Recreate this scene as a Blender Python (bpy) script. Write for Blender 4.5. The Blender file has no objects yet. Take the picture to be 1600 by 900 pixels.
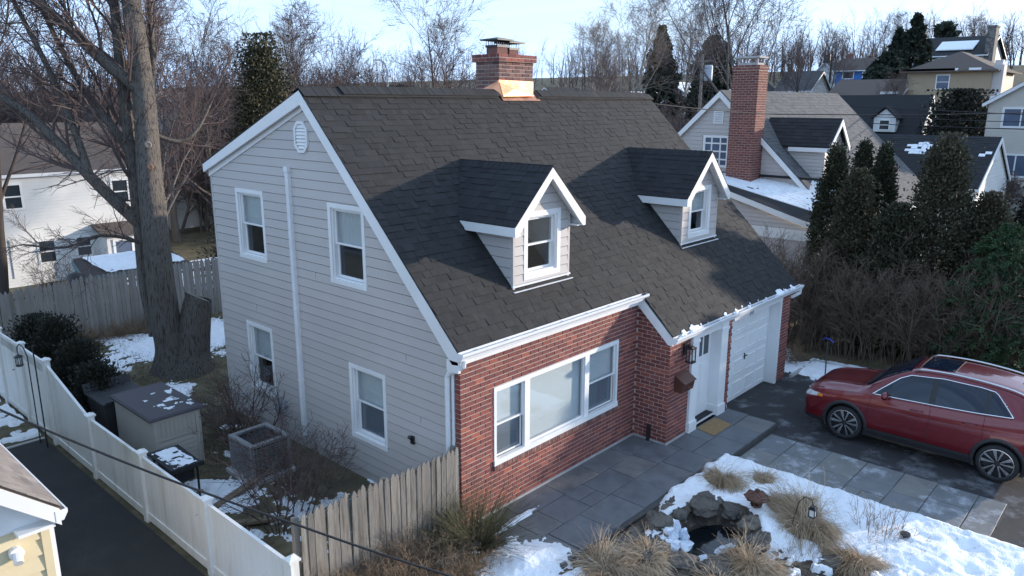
import bpy, bmesh, math, random
import numpy as np
from mathutils import Vector, Matrix

random.seed(11)
rng = np.random.default_rng(11)
sc = bpy.context.scene
COL = sc.collection
R = math.radians

# ---------------------------------------------------------------- camera
CAM = np.array([-8.101, -8.474, 7.084])
cd = bpy.data.cameras.new('camera')
cam = bpy.data.objects.new('camera', cd)
COL.objects.link(cam)
yaw, pitch, roll = -0.834, -0.238, 0.002
fw = Vector((-math.sin(yaw) * math.cos(pitch), math.cos(yaw) * math.cos(pitch), math.sin(pitch)))
rt = Vector((math.cos(yaw), math.sin(yaw), 0))
up = rt.cross(fw)
r2 = rt * math.cos(roll) + up * math.sin(roll)
u2 = up * math.cos(roll) - rt * math.sin(roll)
cam.matrix_world = Matrix(((r2.x, u2.x, -fw.x, CAM[0]), (r2.y, u2.y, -fw.y, CAM[1]), (r2.z, u2.z, -fw.z, CAM[2]), (0, 0, 0, 1)))
cd.sensor_width = 36
cd.lens = 1187.0 / 1600 * 36
cd.clip_end = 3000
sc.camera = cam

# ---------------------------------------------------------------- sky, sun, exposure
SUN_AZ = math.atan2(0.893, -0.45)          # clockwise from +Y
SUN_EL = R(10)
w = bpy.data.worlds.new('World')
sc.world = w
w.use_nodes = True
nt = w.node_tree
nt.nodes.clear()
n_out = nt.nodes.new('ShaderNodeOutputWorld')
n_bg = nt.nodes.new('ShaderNodeBackground')
n_sky = nt.nodes.new('ShaderNodeTexSky')
n_sky.sky_type = 'NISHITA'
n_sky.sun_disc = False
n_sky.sun_elevation = SUN_EL
n_sky.sun_rotation = SUN_AZ
n_sky.air_density = 1.0
n_sky.dust_density = 1.6
n_sky.ozone_density = 1.2
# thin high cloud veil over the blue
n_tc = nt.nodes.new('ShaderNodeTexCoord')
n_map = nt.nodes.new('ShaderNodeMapping')
n_map.inputs['Scale'].default_value = (1.0, 1.0, 7.0)
n_no = nt.nodes.new('ShaderNodeTexNoise')
n_no.inputs['Scale'].default_value = 2.6
n_no.inputs['Detail'].default_value = 7
n_no.inputs['Roughness'].default_value = 0.62
n_no.inputs['Distortion'].default_value = 0.4
n_rp = nt.nodes.new('ShaderNodeMapRange')
n_rp.inputs['From Min'].default_value = 0.36
n_rp.inputs['From Max'].default_value = 0.68
n_rp.inputs['To Min'].default_value = -0.12
n_rp.inputs['To Max'].default_value = 0.38
# haze towards the horizon, even all the way round
n_sep = nt.nodes.new('ShaderNodeSeparateXYZ')
n_hz = nt.nodes.new('ShaderNodeMapRange')
n_hz.inputs['From Min'].default_value = 0.0
n_hz.inputs['From Max'].default_value = 0.55
n_hz.inputs['To Min'].default_value = 0.88
n_hz.inputs['To Max'].default_value = 0.42
n_add = nt.nodes.new('ShaderNodeMath')
n_add.operation = 'ADD'
n_add.use_clamp = True
n_mx = nt.nodes.new('ShaderNodeMix')
n_mx.data_type = 'RGBA'
n_mx.inputs['B'].default_value = (4.2, 6.0, 8.9, 1)
nt.links.new(n_tc.outputs['Generated'], n_map.inputs['Vector'])
nt.links.new(n_map.outputs['Vector'], n_no.inputs['Vector'])
nt.links.new(n_no.outputs['Fac'], n_rp.inputs['Value'])
nt.links.new(n_tc.outputs['Generated'], n_sep.inputs[0])
nt.links.new(n_sep.outputs['Z'], n_hz.inputs['Value'])
nt.links.new(n_rp.outputs[0], n_add.inputs[0])
nt.links.new(n_hz.outputs[0], n_add.inputs[1])
nt.links.new(n_add.outputs[0], n_mx.inputs['Factor'])
nt.links.new(n_sky.outputs['Color'], n_mx.inputs['A'])
nt.links.new(n_mx.outputs['Result'], n_bg.inputs['Color'])
n_bg.inputs['Strength'].default_value = 0.12
nt.links.new(n_bg.outputs['Background'], n_out.inputs['Surface'])

sl = bpy.data.lights.new('sun', 'SUN')
sl.energy = 3.1
sl.angle = R(1.0)
sl.color = (1.0, 0.87, 0.74)
so = bpy.data.objects.new('sun', sl)
COL.objects.link(so)
SUNV = Vector((math.sin(SUN_AZ) * math.cos(SUN_EL), math.cos(SUN_AZ) * math.cos(SUN_EL), math.sin(SUN_EL)))
so.rotation_euler = SUNV.to_track_quat('Z', 'Y').to_euler()
so.location = (30, -20, 30)

sc.view_settings.view_transform = 'Standard'
sc.view_settings.look = 'None'
sc.view_settings.gamma = 1
sc.view_settings.exposure = 0.9
sc.view_settings.use_curve_mapping = False
sc.render.engine = 'CYCLES'
sc.cycles.use_denoising = True
sc.cycles.max_bounces = 6
sc.cycles.transparent_max_bounces = 12
sc.cycles.caustics_reflective = False
sc.cycles.caustics_refractive = False

# ---------------------------------------------------------------- mesh helpers
ORG = {}


def link(name, me, parent=None, loc=(0, 0, 0)):
    o = bpy.data.objects.new(name, me)
    COL.objects.link(o)
    if parent is not None:
        o.parent = parent
    o.location = loc
    return o


def tag(o, label, cat=None, group=None, kind=None):
    if label:
        o['label'] = label
    if cat:
        o['category'] = cat
    if group:
        o['group'] = group
    if kind:
        o['kind'] = kind
    return o


def thing(name, label, cat, loc, group=None):
    o = link(name, None, None, loc)
    o.empty_display_size = 0.2
    ORG[o] = Vector(loc)
    return tag(o, label, cat, group)


def org(p):
    return ORG.get(p, Vector((0, 0, 0))) if p is not None else Vector((0, 0, 0))


def empty_part(name, parent, loc):
    o = link(name, None, parent, Vector(loc) - org(parent))
    o.empty_display_size = 0.1
    ORG[o] = Vector(loc)
    return o


def np_mesh(name, V, F, mat, rnd=None, smooth=False):
    V = np.ascontiguousarray(V, dtype=np.float32)
    F = np.ascontiguousarray(F, dtype=np.int32)
    me = bpy.data.meshes.new(name)
    n, k = F.shape
    me.vertices.add(len(V))
    me.vertices.foreach_set('co', V.ravel())
    me.loops.add(n * k)
    me.loops.foreach_set('vertex_index', F.ravel())
    me.polygons.add(n)
    me.polygons.foreach_set('loop_start', np.arange(0, n * k, k, dtype=np.int32))
    me.polygons.foreach_set('loop_total', np.full(n, k, dtype=np.int32))
    me.update(calc_edges=True)
    me.polygons.foreach_set('use_smooth', np.full(n, bool(smooth)))
    if rnd is not None:
        a = me.attributes.new('rnd', 'FLOAT', 'FACE')
        a.data.foreach_set('value', np.ascontiguousarray(rnd, dtype=np.float32))
    if mat:
        me.materials.append(mat)
    return me


def np_obj(name, V, F, mat, parent=None, rnd=None, smooth=False):
    o0 = org(parent)
    V = np.asarray(V, dtype=np.float64)
    if parent is None:
        lo, hi = V.min(0), V.max(0)
        o0 = Vector(((lo[0] + hi[0]) / 2, (lo[1] + hi[1]) / 2, lo[2]))
    me = np_mesh(name, V - np.array(o0), F, mat, rnd, smooth)
    o = link(name, me, parent, o0 if parent is None else (0, 0, 0))
    ORG[o] = o0
    return o


class MB:
    def __init__(s):
        s.v, s.f, s.m, s.r = [], [], [], []
        s.mi = 0
        s.rv = 0.0

    def face(s, pts):
        b = len(s.v)
        s.v += [tuple(p) for p in pts]
        s.f.append(list(range(b, b + len(pts))))
        s.m.append(s.mi)
        s.r.append(s.rv)

    def grid(s, vs, fs):
        b = len(s.v)
        s.v += [tuple(p) for p in vs]
        for f in fs:
            s.f.append([b + i for i in f])
            s.m.append(s.mi)
            s.r.append(s.rv)

    def box(s, x0, x1, y0, y1, z0, z1):
        s.grid([(x0, y0, z0), (x1, y0, z0), (x1, y1, z0), (x0, y1, z0), (x0, y0, z1), (x1, y0, z1), (x1, y1, z1), (x0, y1, z1)],
               [(0, 3, 2, 1), (4, 5, 6, 7), (0, 1, 5, 4), (1, 2, 6, 5), (2, 3, 7, 6), (3, 0, 4, 7)])

    def prism(s, poly, vec):
        n = len(poly)
        v = [Vector(p) for p in poly]
        e = Vector(vec)
        s.grid(v + [p + e for p in v], [tuple(range(n))[::-1], tuple(range(n, 2 * n))] + [(i, (i + 1) % n, n + (i + 1) % n, n + i) for i in range(n)])

    def beam(s, a, b, wd, ht, upv=(0, 0, 1)):
        a, b = Vector(a), Vector(b)
        t = (b - a).normalized()
        q = Vector(upv)
        sd = t.cross(q).normalized()
        q = sd.cross(t).normalized()
        c = [a - sd * wd / 2 - q * ht / 2, a + sd * wd / 2 - q * ht / 2, a + sd * wd / 2 + q * ht / 2, a - sd * wd / 2 + q * ht / 2]
        s.prism(c, b - a)

    def tube(s, pts, rad, n=6, cap=True):
        pts = [Vector(p) for p in pts]
        if not isinstance(rad, (list, tuple)):
            rad = [rad] * len(pts)
        t0 = (pts[1] - pts[0]).normalized()
        ref = Vector((0, 0, 1)) if abs(t0.z) < 0.9 else Vector((1, 0, 0))
        vs, fs = [], []
        for i, p in enumerate(pts):
            t = (pts[min(i + 1, len(pts) - 1)] - pts[max(i - 1, 0)]).normalized()
            a = t.cross(ref).normalized()
            c = t.cross(a).normalized()
            ref = c.cross(t) if False else ref
            for k in range(n):
                an = 2 * math.pi * k / n
                vs.append(p + (a * math.cos(an) + c * math.sin(an)) * rad[i])
        for i in range(len(pts) - 1):
            for k in range(n):
                fs.append((i * n + k, i * n + (k + 1) % n, (i + 1) * n + (k + 1) % n, (i + 1) * n + k))
        if cap:
            fs.append(tuple(range(n))[::-1])
            fs.append(tuple(range((len(pts) - 1) * n, len(pts) * n)))
        s.grid(vs, fs)

    def lathe(s, prof, n=16, c=(0, 0, 0)):
        vs, fs = [], []
        for (r, z) in prof:
            for k in range(n):
                a = 2 * math.pi * k / n
                vs.append((c[0] + r * math.cos(a), c[1] + r * math.sin(a), c[2] + z))
        for i in range(len(prof) - 1):
            for k in range(n):
                fs.append((i * n + k, i * n + (k + 1) % n, (i + 1) * n + (k + 1) % n, (i + 1) * n + k))
        s.grid(vs, fs)

    def build(s, name, mat, parent=None, smooth=False, bevel=0, rnd=False, fix=True):
        o0 = org(parent)
        if parent is None:
            A = np.array(s.v)
            lo, hi = A.min(0), A.max(0)
            o0 = Vector(((lo[0] + hi[0]) / 2, (lo[1] + hi[1]) / 2, lo[2]))
        me = bpy.data.meshes.new(name)
        me.from_pydata([tuple(Vector(p) - o0) for p in s.v], [], s.f)
        if rnd:
            a = me.attributes.new('rnd', 'FLOAT', 'FACE')
            a.data.foreach_set('value', np.array(s.r, dtype=np.float32))
        for mm in (mat if isinstance(mat, (list, tuple)) else [mat]):
            me.materials.append(mm)
        if max(s.m) > 0:
            me.polygons.foreach_set('material_index', s.m)
        if fix:
            bm = bmesh.new()
            bm.from_mesh(me)
            if smooth:
                bmesh.ops.remove_doubles(bm, verts=bm.verts, dist=1e-5)
            bmesh.ops.recalc_face_normals(bm, faces=bm.faces)
            bm.to_mesh(me)
            bm.free()
        if smooth:
            me.polygons.foreach_set('use_smooth', np.ones(len(me.polygons), dtype=bool))
        o = link(name, me, parent, o0 if parent is None else (0, 0, 0))
        ORG[o] = o0
        if bevel:
            b = o.modifiers.new('edge', 'BEVEL')
            b.width = bevel
            b.segments = 2
            b.limit_method = 'ANGLE'
        return o


class Fr:
    """wall frame: point = O + u*a + n*d + z"""
    def __init__(s, O, u, n):
        s.O, s.u, s.n = Vector(O), Vector(u), Vector(n)

    def p(s, a, z, d=0.0):
        q = s.O + s.u * a + s.n * d
        return Vector((q.x, q.y, z))

    def box(s, mb, a0, a1, z0, z1, d0, d1):
        P = s.p
        mb.grid([P(a0, z0, d0), P(a1, z0, d0), P(a1, z0, d1), P(a0, z0, d1), P(a0, z1, d0), P(a1, z1, d0), P(a1, z1, d1), P(a0, z1, d1)],
                [(0, 3, 2, 1), (4, 5, 6, 7), (0, 1, 5, 4), (1, 2, 6, 5), (2, 3, 7, 6), (3, 0, 4, 7)])

    def wedge(s, mb, a0, a1, b0, b1, z0, z1, dlo, dhi):
        """board: bottom from a0..a1 at z0 proud dlo, top from b0..b1 at z1 proud dhi"""
        P = s.p
        mb.grid([P(a0, z0, 0), P(a1, z0, 0), P(a1, z0, dlo), P(a0, z0, dlo), P(b0, z1, 0), P(b1, z1, 0), P(b1, z1, dhi), P(b0, z1, dhi)],
                [(0, 3, 2, 1), (4, 5, 6, 7), (0, 1, 5, 4), (1, 2, 6, 5), (2, 3, 7, 6), (3, 0, 4, 7)])


# value noise for height fields
def _h(ix, iy, sd):
    n = (ix * 374761393 + iy * 668265263 + sd * 974634777) & 0x7fffffff
    n = (n ^ (n >> 13)) * 1274126177 & 0x7fffffff
    return ((n ^ (n >> 16)) & 0xffff) / 65535.0


def vnoise(x, y, sd=0):
    ix, iy = np.floor(x).astype(np.int64), np.floor(y).astype(np.int64)
    fx, fy = x - ix, y - iy
    fx, fy = fx * fx * (3 - 2 * fx), fy * fy * (3 - 2 * fy)
    a, b = _h(ix, iy, sd), _h(ix + 1, iy, sd)
    c, d = _h(ix, iy + 1, sd), _h(ix + 1, iy + 1, sd)
    return (a * (1 - fx) + b * fx) * (1 - fy) + (c * (1 - fx) + d * fx) * fy


def fbm(x, y, sc_=1.0, o=4, sd=0):
    x = np.asarray(x, float) * sc_
    y = np.asarray(y, float) * sc_
    t, a, nrm = 0, 1.0, 0
    for i in range(o):
        t = t + a * vnoise(x, y, sd + i * 17)
        nrm += a
        a *= 0.5
        x, y = x * 2.03, y * 2.03
    return t / nrm


def sstep(a, b, x):
    t = np.clip((x - a) / (b - a), 0, 1)
    return t * t * (3 - 2 * t)


# ---------------------------------------------------------------- materials
def _n(nt, typ, **kw):
    n = nt.nodes.new(typ)
    for k, v in kw.items():
        setattr(n, k, v)
    return n


def M(name, col, rough=0.6, var=0.14, nscale=3.0, bump=0.0, bscale=40.0, metal=0.0, coat=0.0, stretch=(1, 1, 1), rnd=None, rvar=0.0,
      col2=None, c2=(0.45, 0.62), c2scale=1.5, spec=0.5, sub=None, emit=None, bdist=0.01, rsweep=0.08):
    m = bpy.data.materials.new(name)
    m.use_nodes = True
    nt = m.node_tree
    b = nt.nodes['Principled BSDF']
    L = nt.links.new
    geo = _n(nt, 'ShaderNodeNewGeometry')
    mp = _n(nt, 'ShaderNodeMapping')
    mp.inputs['Scale'].default_value = stretch
    L(geo.outputs['Position'], mp.inputs['Vector'])
    no = _n(nt, 'ShaderNodeTexNoise')
    no.inputs['Scale'].default_value = nscale
    no.inputs['Detail'].default_value = 6
    no.inputs['Roughness'].default_value = 0.6
    L(mp.outputs[0], no.inputs['Vector'])
    if rnd:
        at = _n(nt, 'ShaderNodeAttribute', attribute_name='rnd')
        oi = _n(nt, 'ShaderNodeObjectInfo')
        ad = _n(nt, 'ShaderNodeMath', operation='ADD')
        L(at.outputs['Fac'], ad.inputs[0])
        L(oi.outputs['Random'], ad.inputs[1])
        fr = _n(nt, 'ShaderNodeMath', operation='FRACT')
        L(ad.outputs[0], fr.inputs[0])
        rp = _n(nt, 'ShaderNodeValToRGB')
        els = rp.color_ramp.elements
        for i, c in enumerate(rnd):
            pos = i / max(1, len(rnd) - 1)
            e = els[i] if i < 2 and i < len(els) else els.new(pos)
            e.position = pos
            e.color = (*c, 1)
        L(fr.outputs[0], rp.inputs['Fac'])
        base = rp.outputs['Color']
    else:
        rgb = _n(nt, 'ShaderNodeRGB')
        rgb.outputs[0].default_value = (*col, 1)
        base = rgb.outputs[0]
    if col2 is not None:
        n2 = _n(nt, 'ShaderNodeTexNoise')
        n2.inputs['Scale'].default_value = c2scale
        n2.inputs['Detail'].default_value = 8
        n2.inputs['Roughness'].default_value = 0.65
        L(mp.outputs[0], n2.inputs['Vector'])
        mr2 = _n(nt, 'ShaderNodeMapRange')
        mr2.inputs['From Min'].default_value = c2[0]
        mr2.inputs['From Max'].default_value = c2[1]
        L(n2.outputs['Fac'], mr2.inputs['Value'])
        mx = _n(nt, 'ShaderNodeMix', data_type='RGBA')
        mx.inputs['B'].default_value = (*col2, 1)
        L(mr2.outputs[0], mx.inputs['Factor'])
        L(base, mx.inputs['A'])
        base = mx.outputs['Result']
    mr = _n(nt, 'ShaderNodeMapRange')
    mr.inputs['From Min'].default_value = 0.25
    mr.inputs['From Max'].default_value = 0.75
    mr.inputs['To Min'].default_value = 1 - var
    mr.inputs['To Max'].default_value = 1 + var
    L(no.outputs['Fac'], mr.inputs['Value'])
    vm = _n(nt, 'ShaderNodeVectorMath', operation='SCALE')
    L(base, vm.inputs[0])
    L(mr.outputs[0], vm.inputs['Scale'])
    L(vm.outputs[0], b.inputs['Base Color'])
    rr = _n(nt, 'ShaderNodeMapRange')
    rr.inputs['From Min'].default_value = 0.3
    rr.inputs['From Max'].default_value = 0.7
    rr.inputs['To Min'].default_value = max(0.02, rough - rsweep)
    rr.inputs['To Max'].default_value = min(1, rough + rsweep)
    L(no.outputs['Fac'], rr.inputs['Value'])
    L(rr.outputs[0], b.inputs['Roughness'])
    b.inputs['Metallic'].default_value = metal
    b.inputs['Specular IOR Level'].default_value = spec
    if coat:
        b.inputs['Coat Weight'].default_value = coat
        b.inputs['Coat Roughness'].default_value = 0.04
    if bump:
        nb = _n(nt, 'ShaderNodeTexNoise')
        nb.inputs['Scale'].default_value = bscale
        nb.inputs['Detail'].default_value = 5
        L(mp.outputs[0], nb.inputs['Vector'])
        bp = _n(nt, 'ShaderNodeBump')
        bp.inputs['Strength'].default_value = bump
        bp.inputs['Distance'].default_value = bdist
        L(nb.outputs['Fac'], bp.inputs['Height'])
        L(bp.outputs[0], b.inputs['Normal'])
    if sub:
        b.inputs['Subsurface Weight'].default_value = sub[0]
        b.inputs['Subsurface Radius'].default_value = sub[1]
    if emit:
        b.inputs['Emission Color'].default_value = (*emit[0], 1)
        b.inputs['Emission Strength'].default_value = emit[1]
    return m


def glass_mat(name, tint, refl):
    m = bpy.data.materials.new(name)
    m.use_nodes = True
    nt = m.node_tree
    nt.nodes.clear()
    o = _n(nt, 'ShaderNodeOutputMaterial')
    t = _n(nt, 'ShaderNodeBsdfTransparent')
    t.inputs['Color'].default_value = (*tint, 1)
    g = _n(nt, 'ShaderNodeBsdfGlossy')
    g.inputs['Roughness'].default_value = 0.03
    g.inputs['Color'].default_value = (0.95, 0.97, 1, 1)
    lw = _n(nt, 'ShaderNodeLayerWeight')
    pw_ = _n(nt, 'ShaderNodeMath', operation='POWER')
    pw_.inputs[1].default_value = 4.5
    nt.links.new(lw.outputs['Facing'], pw_.inputs[0])
    ad = _n(nt, 'ShaderNodeMath', operation='MULTIPLY_ADD', use_clamp=True)
    ad.inputs[1].default_value = 0.85
    ad.inputs[2].default_value = refl
    nt.links.new(pw_.outputs[0], ad.inputs[0])
    mx = _n(nt, 'ShaderNodeMixShader')
    nt.links.new(ad.outputs[0], mx.inputs['Fac'])
    nt.links.new(t.outputs[0], mx.inputs[1])
    nt.links.new(g.outputs[0], mx.inputs[2])
    nt.links.new(mx.outputs[0], o.inputs['Surface'])
    return m


WHITE = M('white_trim_paint', (0.78, 0.78, 0.77), 0.45, 0.05, 1.5, 0.05, 60)
WHITE2 = M('white_vinyl', (0.77, 0.76, 0.73), 0.4, 0.06, 1.2, stretch=(2, 2, 0.3), col2=(0.48, 0.45, 0.37), c2=(0.52, 0.80), c2scale=1.4)  # streaky stains, their warm tint also standing in for bounced light
SIDING = M('greige_clapboard', (0.49, 0.455, 0.43), 0.6, 0.05, 0.8, rnd=[(0.472, 0.44, 0.418), (0.505, 0.47, 0.446)], stretch=(1, 1, 0.4))
BRICKM = M('red_brick', (0.2, 0.07, 0.05), 0.85, 0.25, 28, 0.6, 120, rnd=[(0.177, 0.049, 0.041), (0.226, 0.067, 0.054), (0.152, 0.044, 0.040), (0.262, 0.091, 0.071), (0.189, 0.054, 0.045), (0.354, 0.104, 0.067), (0.140, 0.044, 0.043), (0.207, 0.061, 0.049), (0.165, 0.049, 0.044)])
BRICKD = M('dark_weathered_brick', (0.16, 0.07, 0.06), 0.9, 0.25, 20, 0.6, 90, rnd=[(0.16, 0.07, 0.06), (0.24, 0.12, 0.095), (0.11, 0.06, 0.06), (0.28, 0.16, 0.13), (0.18, 0.085, 0.07)])
MORTAR = M('mortar', (0.51, 0.42, 0.37), 0.95, 0.15, 14, 0.5, 150)
SHING = M('charcoal_asphalt_shingle', (0.06, 0.06, 0.06), 0.85, 0.22, 10, 0.12, 200, rnd=[(0.0105, 0.0108, 0.0115), (0.0195, 0.0195, 0.0205), (0.0145, 0.0147, 0.0155), (0.0235, 0.0232, 0.024), (0.0095, 0.0098, 0.0105), (0.017, 0.017, 0.0178), (0.0125, 0.0128, 0.0135)], bdist=0.004)
SHINGD = M('new_black_shingle', (0.03, 0.03, 0.033), 0.85, 0.2, 10, 0.12, 200, rnd=[(0.009, 0.009, 0.011), (0.017, 0.017, 0.020), (0.012, 0.012, 0.0145), (0.021, 0.021, 0.024)], bdist=0.004)
SHINGG = M('grey_weathered_shingle', (0.14, 0.135, 0.13), 0.9, 0.2, 6, 0.6, 90, rnd=[(0.070, 0.071, 0.074), (0.105, 0.105, 0.107), (0.086, 0.087, 0.09)])
SHINGB = M('brown_shingle', (0.10, 0.075, 0.062), 0.9, 0.2, 6, 0.5, 60, rnd=[(0.085, 0.062, 0.052), (0.12, 0.092, 0.076), (0.10, 0.075, 0.062)])
UNDER = M('roof_underlay', (0.028, 0.028, 0.03), 0.9)
COPPER = M('copper_flashing', (0.78, 0.36, 0.20), 0.34, 0.18, 5, 0.1, 20, metal=0.85, col2=(0.55, 0.24, 0.14), c2=(0.5, 0.7), c2scale=3)
GLASS = glass_mat('window_glass', (0.92, 0.95, 0.96), 0.08)
GLASSD = glass_mat('screened_glass', (0.66, 0.69, 0.72), 0.06)
BLIND = M('white_blind', (0.72, 0.72, 0.70), 0.7, 0.04, 1)
CURTAIN = M('white_curtain', (0.70, 0.69, 0.66), 0.8, 0.12, 4, 0.4, 9, stretch=(1, 1, 0.4))
ROOM = M('dim_interior', (0.09, 0.095, 0.105), 0.9, 0.3, 2)
ROOMC = M('grey_interior', (0.36, 0.38, 0.41), 0.9, 0.25, 2)
GUTTER = M('gutter_white', (0.76, 0.77, 0.78), 0.35, 0.05, 3)
GUTIN = M('gutter_grime', (0.33, 0.35, 0.40), 0.5, 0.3, 5)
BLACK = M('black_metal', (0.02, 0.02, 0.022), 0.4, 0.1, 8)
BLACKR = M('black_rubber', (0.018, 0.018, 0.02), 0.75, 0.15, 10)
STONE_B = M('bluestone', (0.14, 0.155, 0.175), 0.62, 0.22, 2.5, 0.4, 60, rnd=[(0.115, 0.123, 0.135), (0.15, 0.155, 0.165), (0.13, 0.137, 0.148), (0.165, 0.162, 0.155), (0.135, 0.142, 0.155)], col2=(0.085, 0.09, 0.10), c2=(0.48, 0.7), c2scale=1.2, rsweep=0.2)
STONE_W = M('walk_flagstone', (0.2, 0.2, 0.2), 0.7, 0.2, 3, 0.4, 50, rnd=[(0.165, 0.172, 0.178), (0.185, 0.183, 0.172), (0.15, 0.16, 0.17), (0.195, 0.19, 0.175), (0.17, 0.178, 0.186)], col2=(0.44, 0.46, 0.49), c2=(0.53, 0.70), c2scale=2.4)
GROUT = M('dark_joint', (0.07, 0.068, 0.065), 0.95, 0.3, 12)
CONC = M('pale_concrete', (0.42, 0.41, 0.40), 0.9, 0.15, 5, 0.4, 70)
ASPH = M('driveway_asphalt', (0.038, 0.037, 0.039), 0.85, 0.25, 3, 0.9, 160, col2=(0.20, 0.205, 0.22), c2=(0.53, 0.70), c2scale=1.7, rsweep=0.15)
ASPH2 = M('sealed_asphalt', (0.022, 0.021, 0.021), 0.8, 0.25, 2, 0.9, 180, col2=(0.045, 0.042, 0.04), c2=(0.5, 0.75), c2scale=0.9)
SNOW = M('old_snow', (0.86, 0.88, 0.91), 0.6, 0.07, 5, 0.6, 34, col2=(0.52, 0.49, 0.45), c2=(0.60, 0.74), c2scale=7, bdist=0.03)
SOIL = M('mulch_soil', (0.055, 0.042, 0.033), 0.95, 0.4, 9, 0.9, 45, col2=(0.16, 0.125, 0.085), c2=(0.5, 0.66), c2scale=6, bdist=0.03)
LAWN = M('winter_lawn', (0.085, 0.075, 0.04), 0.95, 0.35, 5, 0.9, 35, col2=(0.20, 0.155, 0.09), c2=(0.42, 0.68), c2scale=1.1, bdist=0.03)
BARK = M('furrowed_bark', (0.23, 0.20, 0.172), 0.95, 0.35, 5, 1.0, 13, stretch=(8, 8, 0.7), col2=(0.05, 0.042, 0.037), c2=(0.48, 0.60), c2scale=5, bdist=0.08)
BARKD = M('dark_bark', (0.055, 0.043, 0.037), 0.95, 0.3, 6, 0.8, 20, stretch=(2, 2, 0.6))
BARKG = M('grey_bark', (0.12, 0.105, 0.095), 0.9, 0.3, 4, 0.5, 14, stretch=(2, 2, 0.6))
BARKP = M('pale_sycamore_bark', (0.34, 0.31, 0.28), 0.85, 0.25, 1.6, col2=(0.16, 0.14, 0.12), c2=(0.5, 0.6), c2scale=1.2)
TWIG = M('brown_twig', (0.10, 0.07, 0.062), 0.9, 0.25, 1.2, rnd=[(0.075, 0.052, 0.046), (0.12, 0.084, 0.074), (0.10, 0.066, 0.062)])
TWIGR = M('reddish_twig', (0.14, 0.075, 0.065), 0.9, 0.25, 1.2, rnd=[(0.095, 0.064, 0.060), (0.14, 0.098, 0.09), (0.115, 0.082, 0.078)])
TWIGP = M('pale_twig', (0.24, 0.19, 0.15), 0.9, 0.25, 1.2, rnd=[(0.18, 0.14, 0.11), (0.29, 0.235, 0.19)])
TWIGH = M('hedge_twig', (0.13, 0.095, 0.07), 0.9, 0.3, 2, rnd=[(0.09, 0.066, 0.05), (0.17, 0.125, 0.09), (0.13, 0.085, 0.065)])
ARBOR = M('arborvitae_needles', (0.04, 0.05, 0.025), 0.75, 0.3, 2, rnd=[(0.020, 0.028, 0.014), (0.040, 0.050, 0.024), (0.030, 0.040, 0.020), (0.065, 0.060, 0.030), (0.034, 0.046, 0.024)])
ARBOR2 = M('bronzed_evergreen', (0.05, 0.05, 0.025), 0.75, 0.3, 2, rnd=[(0.032, 0.036, 0.020), (0.062, 0.058, 0.030), (0.046, 0.048, 0.026), (0.095, 0.078, 0.042), (0.050, 0.052, 0.030)])
HEML = M('green_hemlock', (0.03, 0.07, 0.02), 0.7, 0.3, 1.5, rnd=[(0.016, 0.042, 0.018), (0.038, 0.078, 0.024), (0.026, 0.060, 0.024), (0.060, 0.105, 0.030), (0.030, 0.066, 0.026)])
PINE = M('dark_pine', (0.03, 0.04, 0.025), 0.8, 0.3, 1, rnd=[(0.018, 0.026, 0.018), (0.034, 0.044, 0.026), (0.026, 0.036, 0.024)])
OLIVE = M('olive_conifer', (0.07, 0.065, 0.03), 0.8, 0.3, 1, rnd=[(0.045, 0.042, 0.02), (0.095, 0.082, 0.038), (0.07, 0.062, 0.028), (0.055, 0.058, 0.028)])
YEWD = M('dark_yew', (0.02, 0.024, 0.016), 0.75, 0.3, 2, rnd=[(0.012, 0.016, 0.011), (0.028, 0.030, 0.018), (0.020, 0.023, 0.014), (0.04, 0.036, 0.022)])
STRAW = M('dry_ornamental_grass', (0.4, 0.29, 0.17), 0.8, 0.2, 4, rnd=[(0.34, 0.24, 0.15), (0.52, 0.40, 0.27), (0.42, 0.31, 0.20), (0.62, 0.51, 0.37), (0.25, 0.165, 0.10), (0.47, 0.35, 0.22)])
BRUSH = M('dead_brush', (0.2, 0.13, 0.08), 0.9, 0.3, 4, rnd=[(0.13, 0.085, 0.055), (0.25, 0.175, 0.11), (0.19, 0.125, 0.08), (0.30, 0.21, 0.13)])
WOODG = M('weathered_grey_picket', (0.3, 0.27, 0.23), 0.9, 0.3, 6, 0.7, 20, stretch=(6, 6, 0.5), rnd=[(0.145, 0.134, 0.118), (0.21, 0.195, 0.172), (0.172, 0.158, 0.14), (0.235, 0.218, 0.192)], col2=(0.07, 0.062, 0.05), c2=(0.52, 0.72), c2scale=2.2)
WOODP = M('pale_stockade_picket', (0.36, 0.335, 0.30), 0.9, 0.25, 6, 0.6, 20, stretch=(6, 6, 0.5), rnd=[(0.22, 0.20, 0.18), (0.31, 0.285, 0.255), (0.26, 0.24, 0.215), (0.34, 0.315, 0.285)], col2=(0.14, 0.12, 0.10), c2=(0.60, 0.8), c2scale=3)
LUMBER = M('old_lumber', (0.20, 0.15, 0.10), 0.9, 0.3, 8, 0.5, 30, stretch=(2, 2, 2))
ROCK = M('garden_rock', (0.16, 0.145, 0.125), 0.85, 0.3, 5, 1.0, 14, rnd=[(0.075, 0.068, 0.062), (0.14, 0.118, 0.095), (0.095, 0.088, 0.08), (0.17, 0.142, 0.11)], col2=(0.04, 0.038, 0.037), c2=(0.48, 0.68), c2scale=4, bdist=0.05)
WATER = M('dark_pond_water', (0.008, 0.010, 0.012), 0.06, 0.1, 3, 0.1, 12, rsweep=0.03)
ICE = M('waterfall_ice', (0.72, 0.78, 0.86), 0.18, 0.15, 8, 0.7, 22, sub=(0.3, (0.05, 0.08, 0.1)), bdist=0.03, coat=0.3)
RUST = M('rusted_iron', (0.085, 0.04, 0.028), 0.8, 0.4, 12, 0.6, 60, col2=(0.16, 0.065, 0.035), c2=(0.5, 0.7), c2scale=10)
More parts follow.
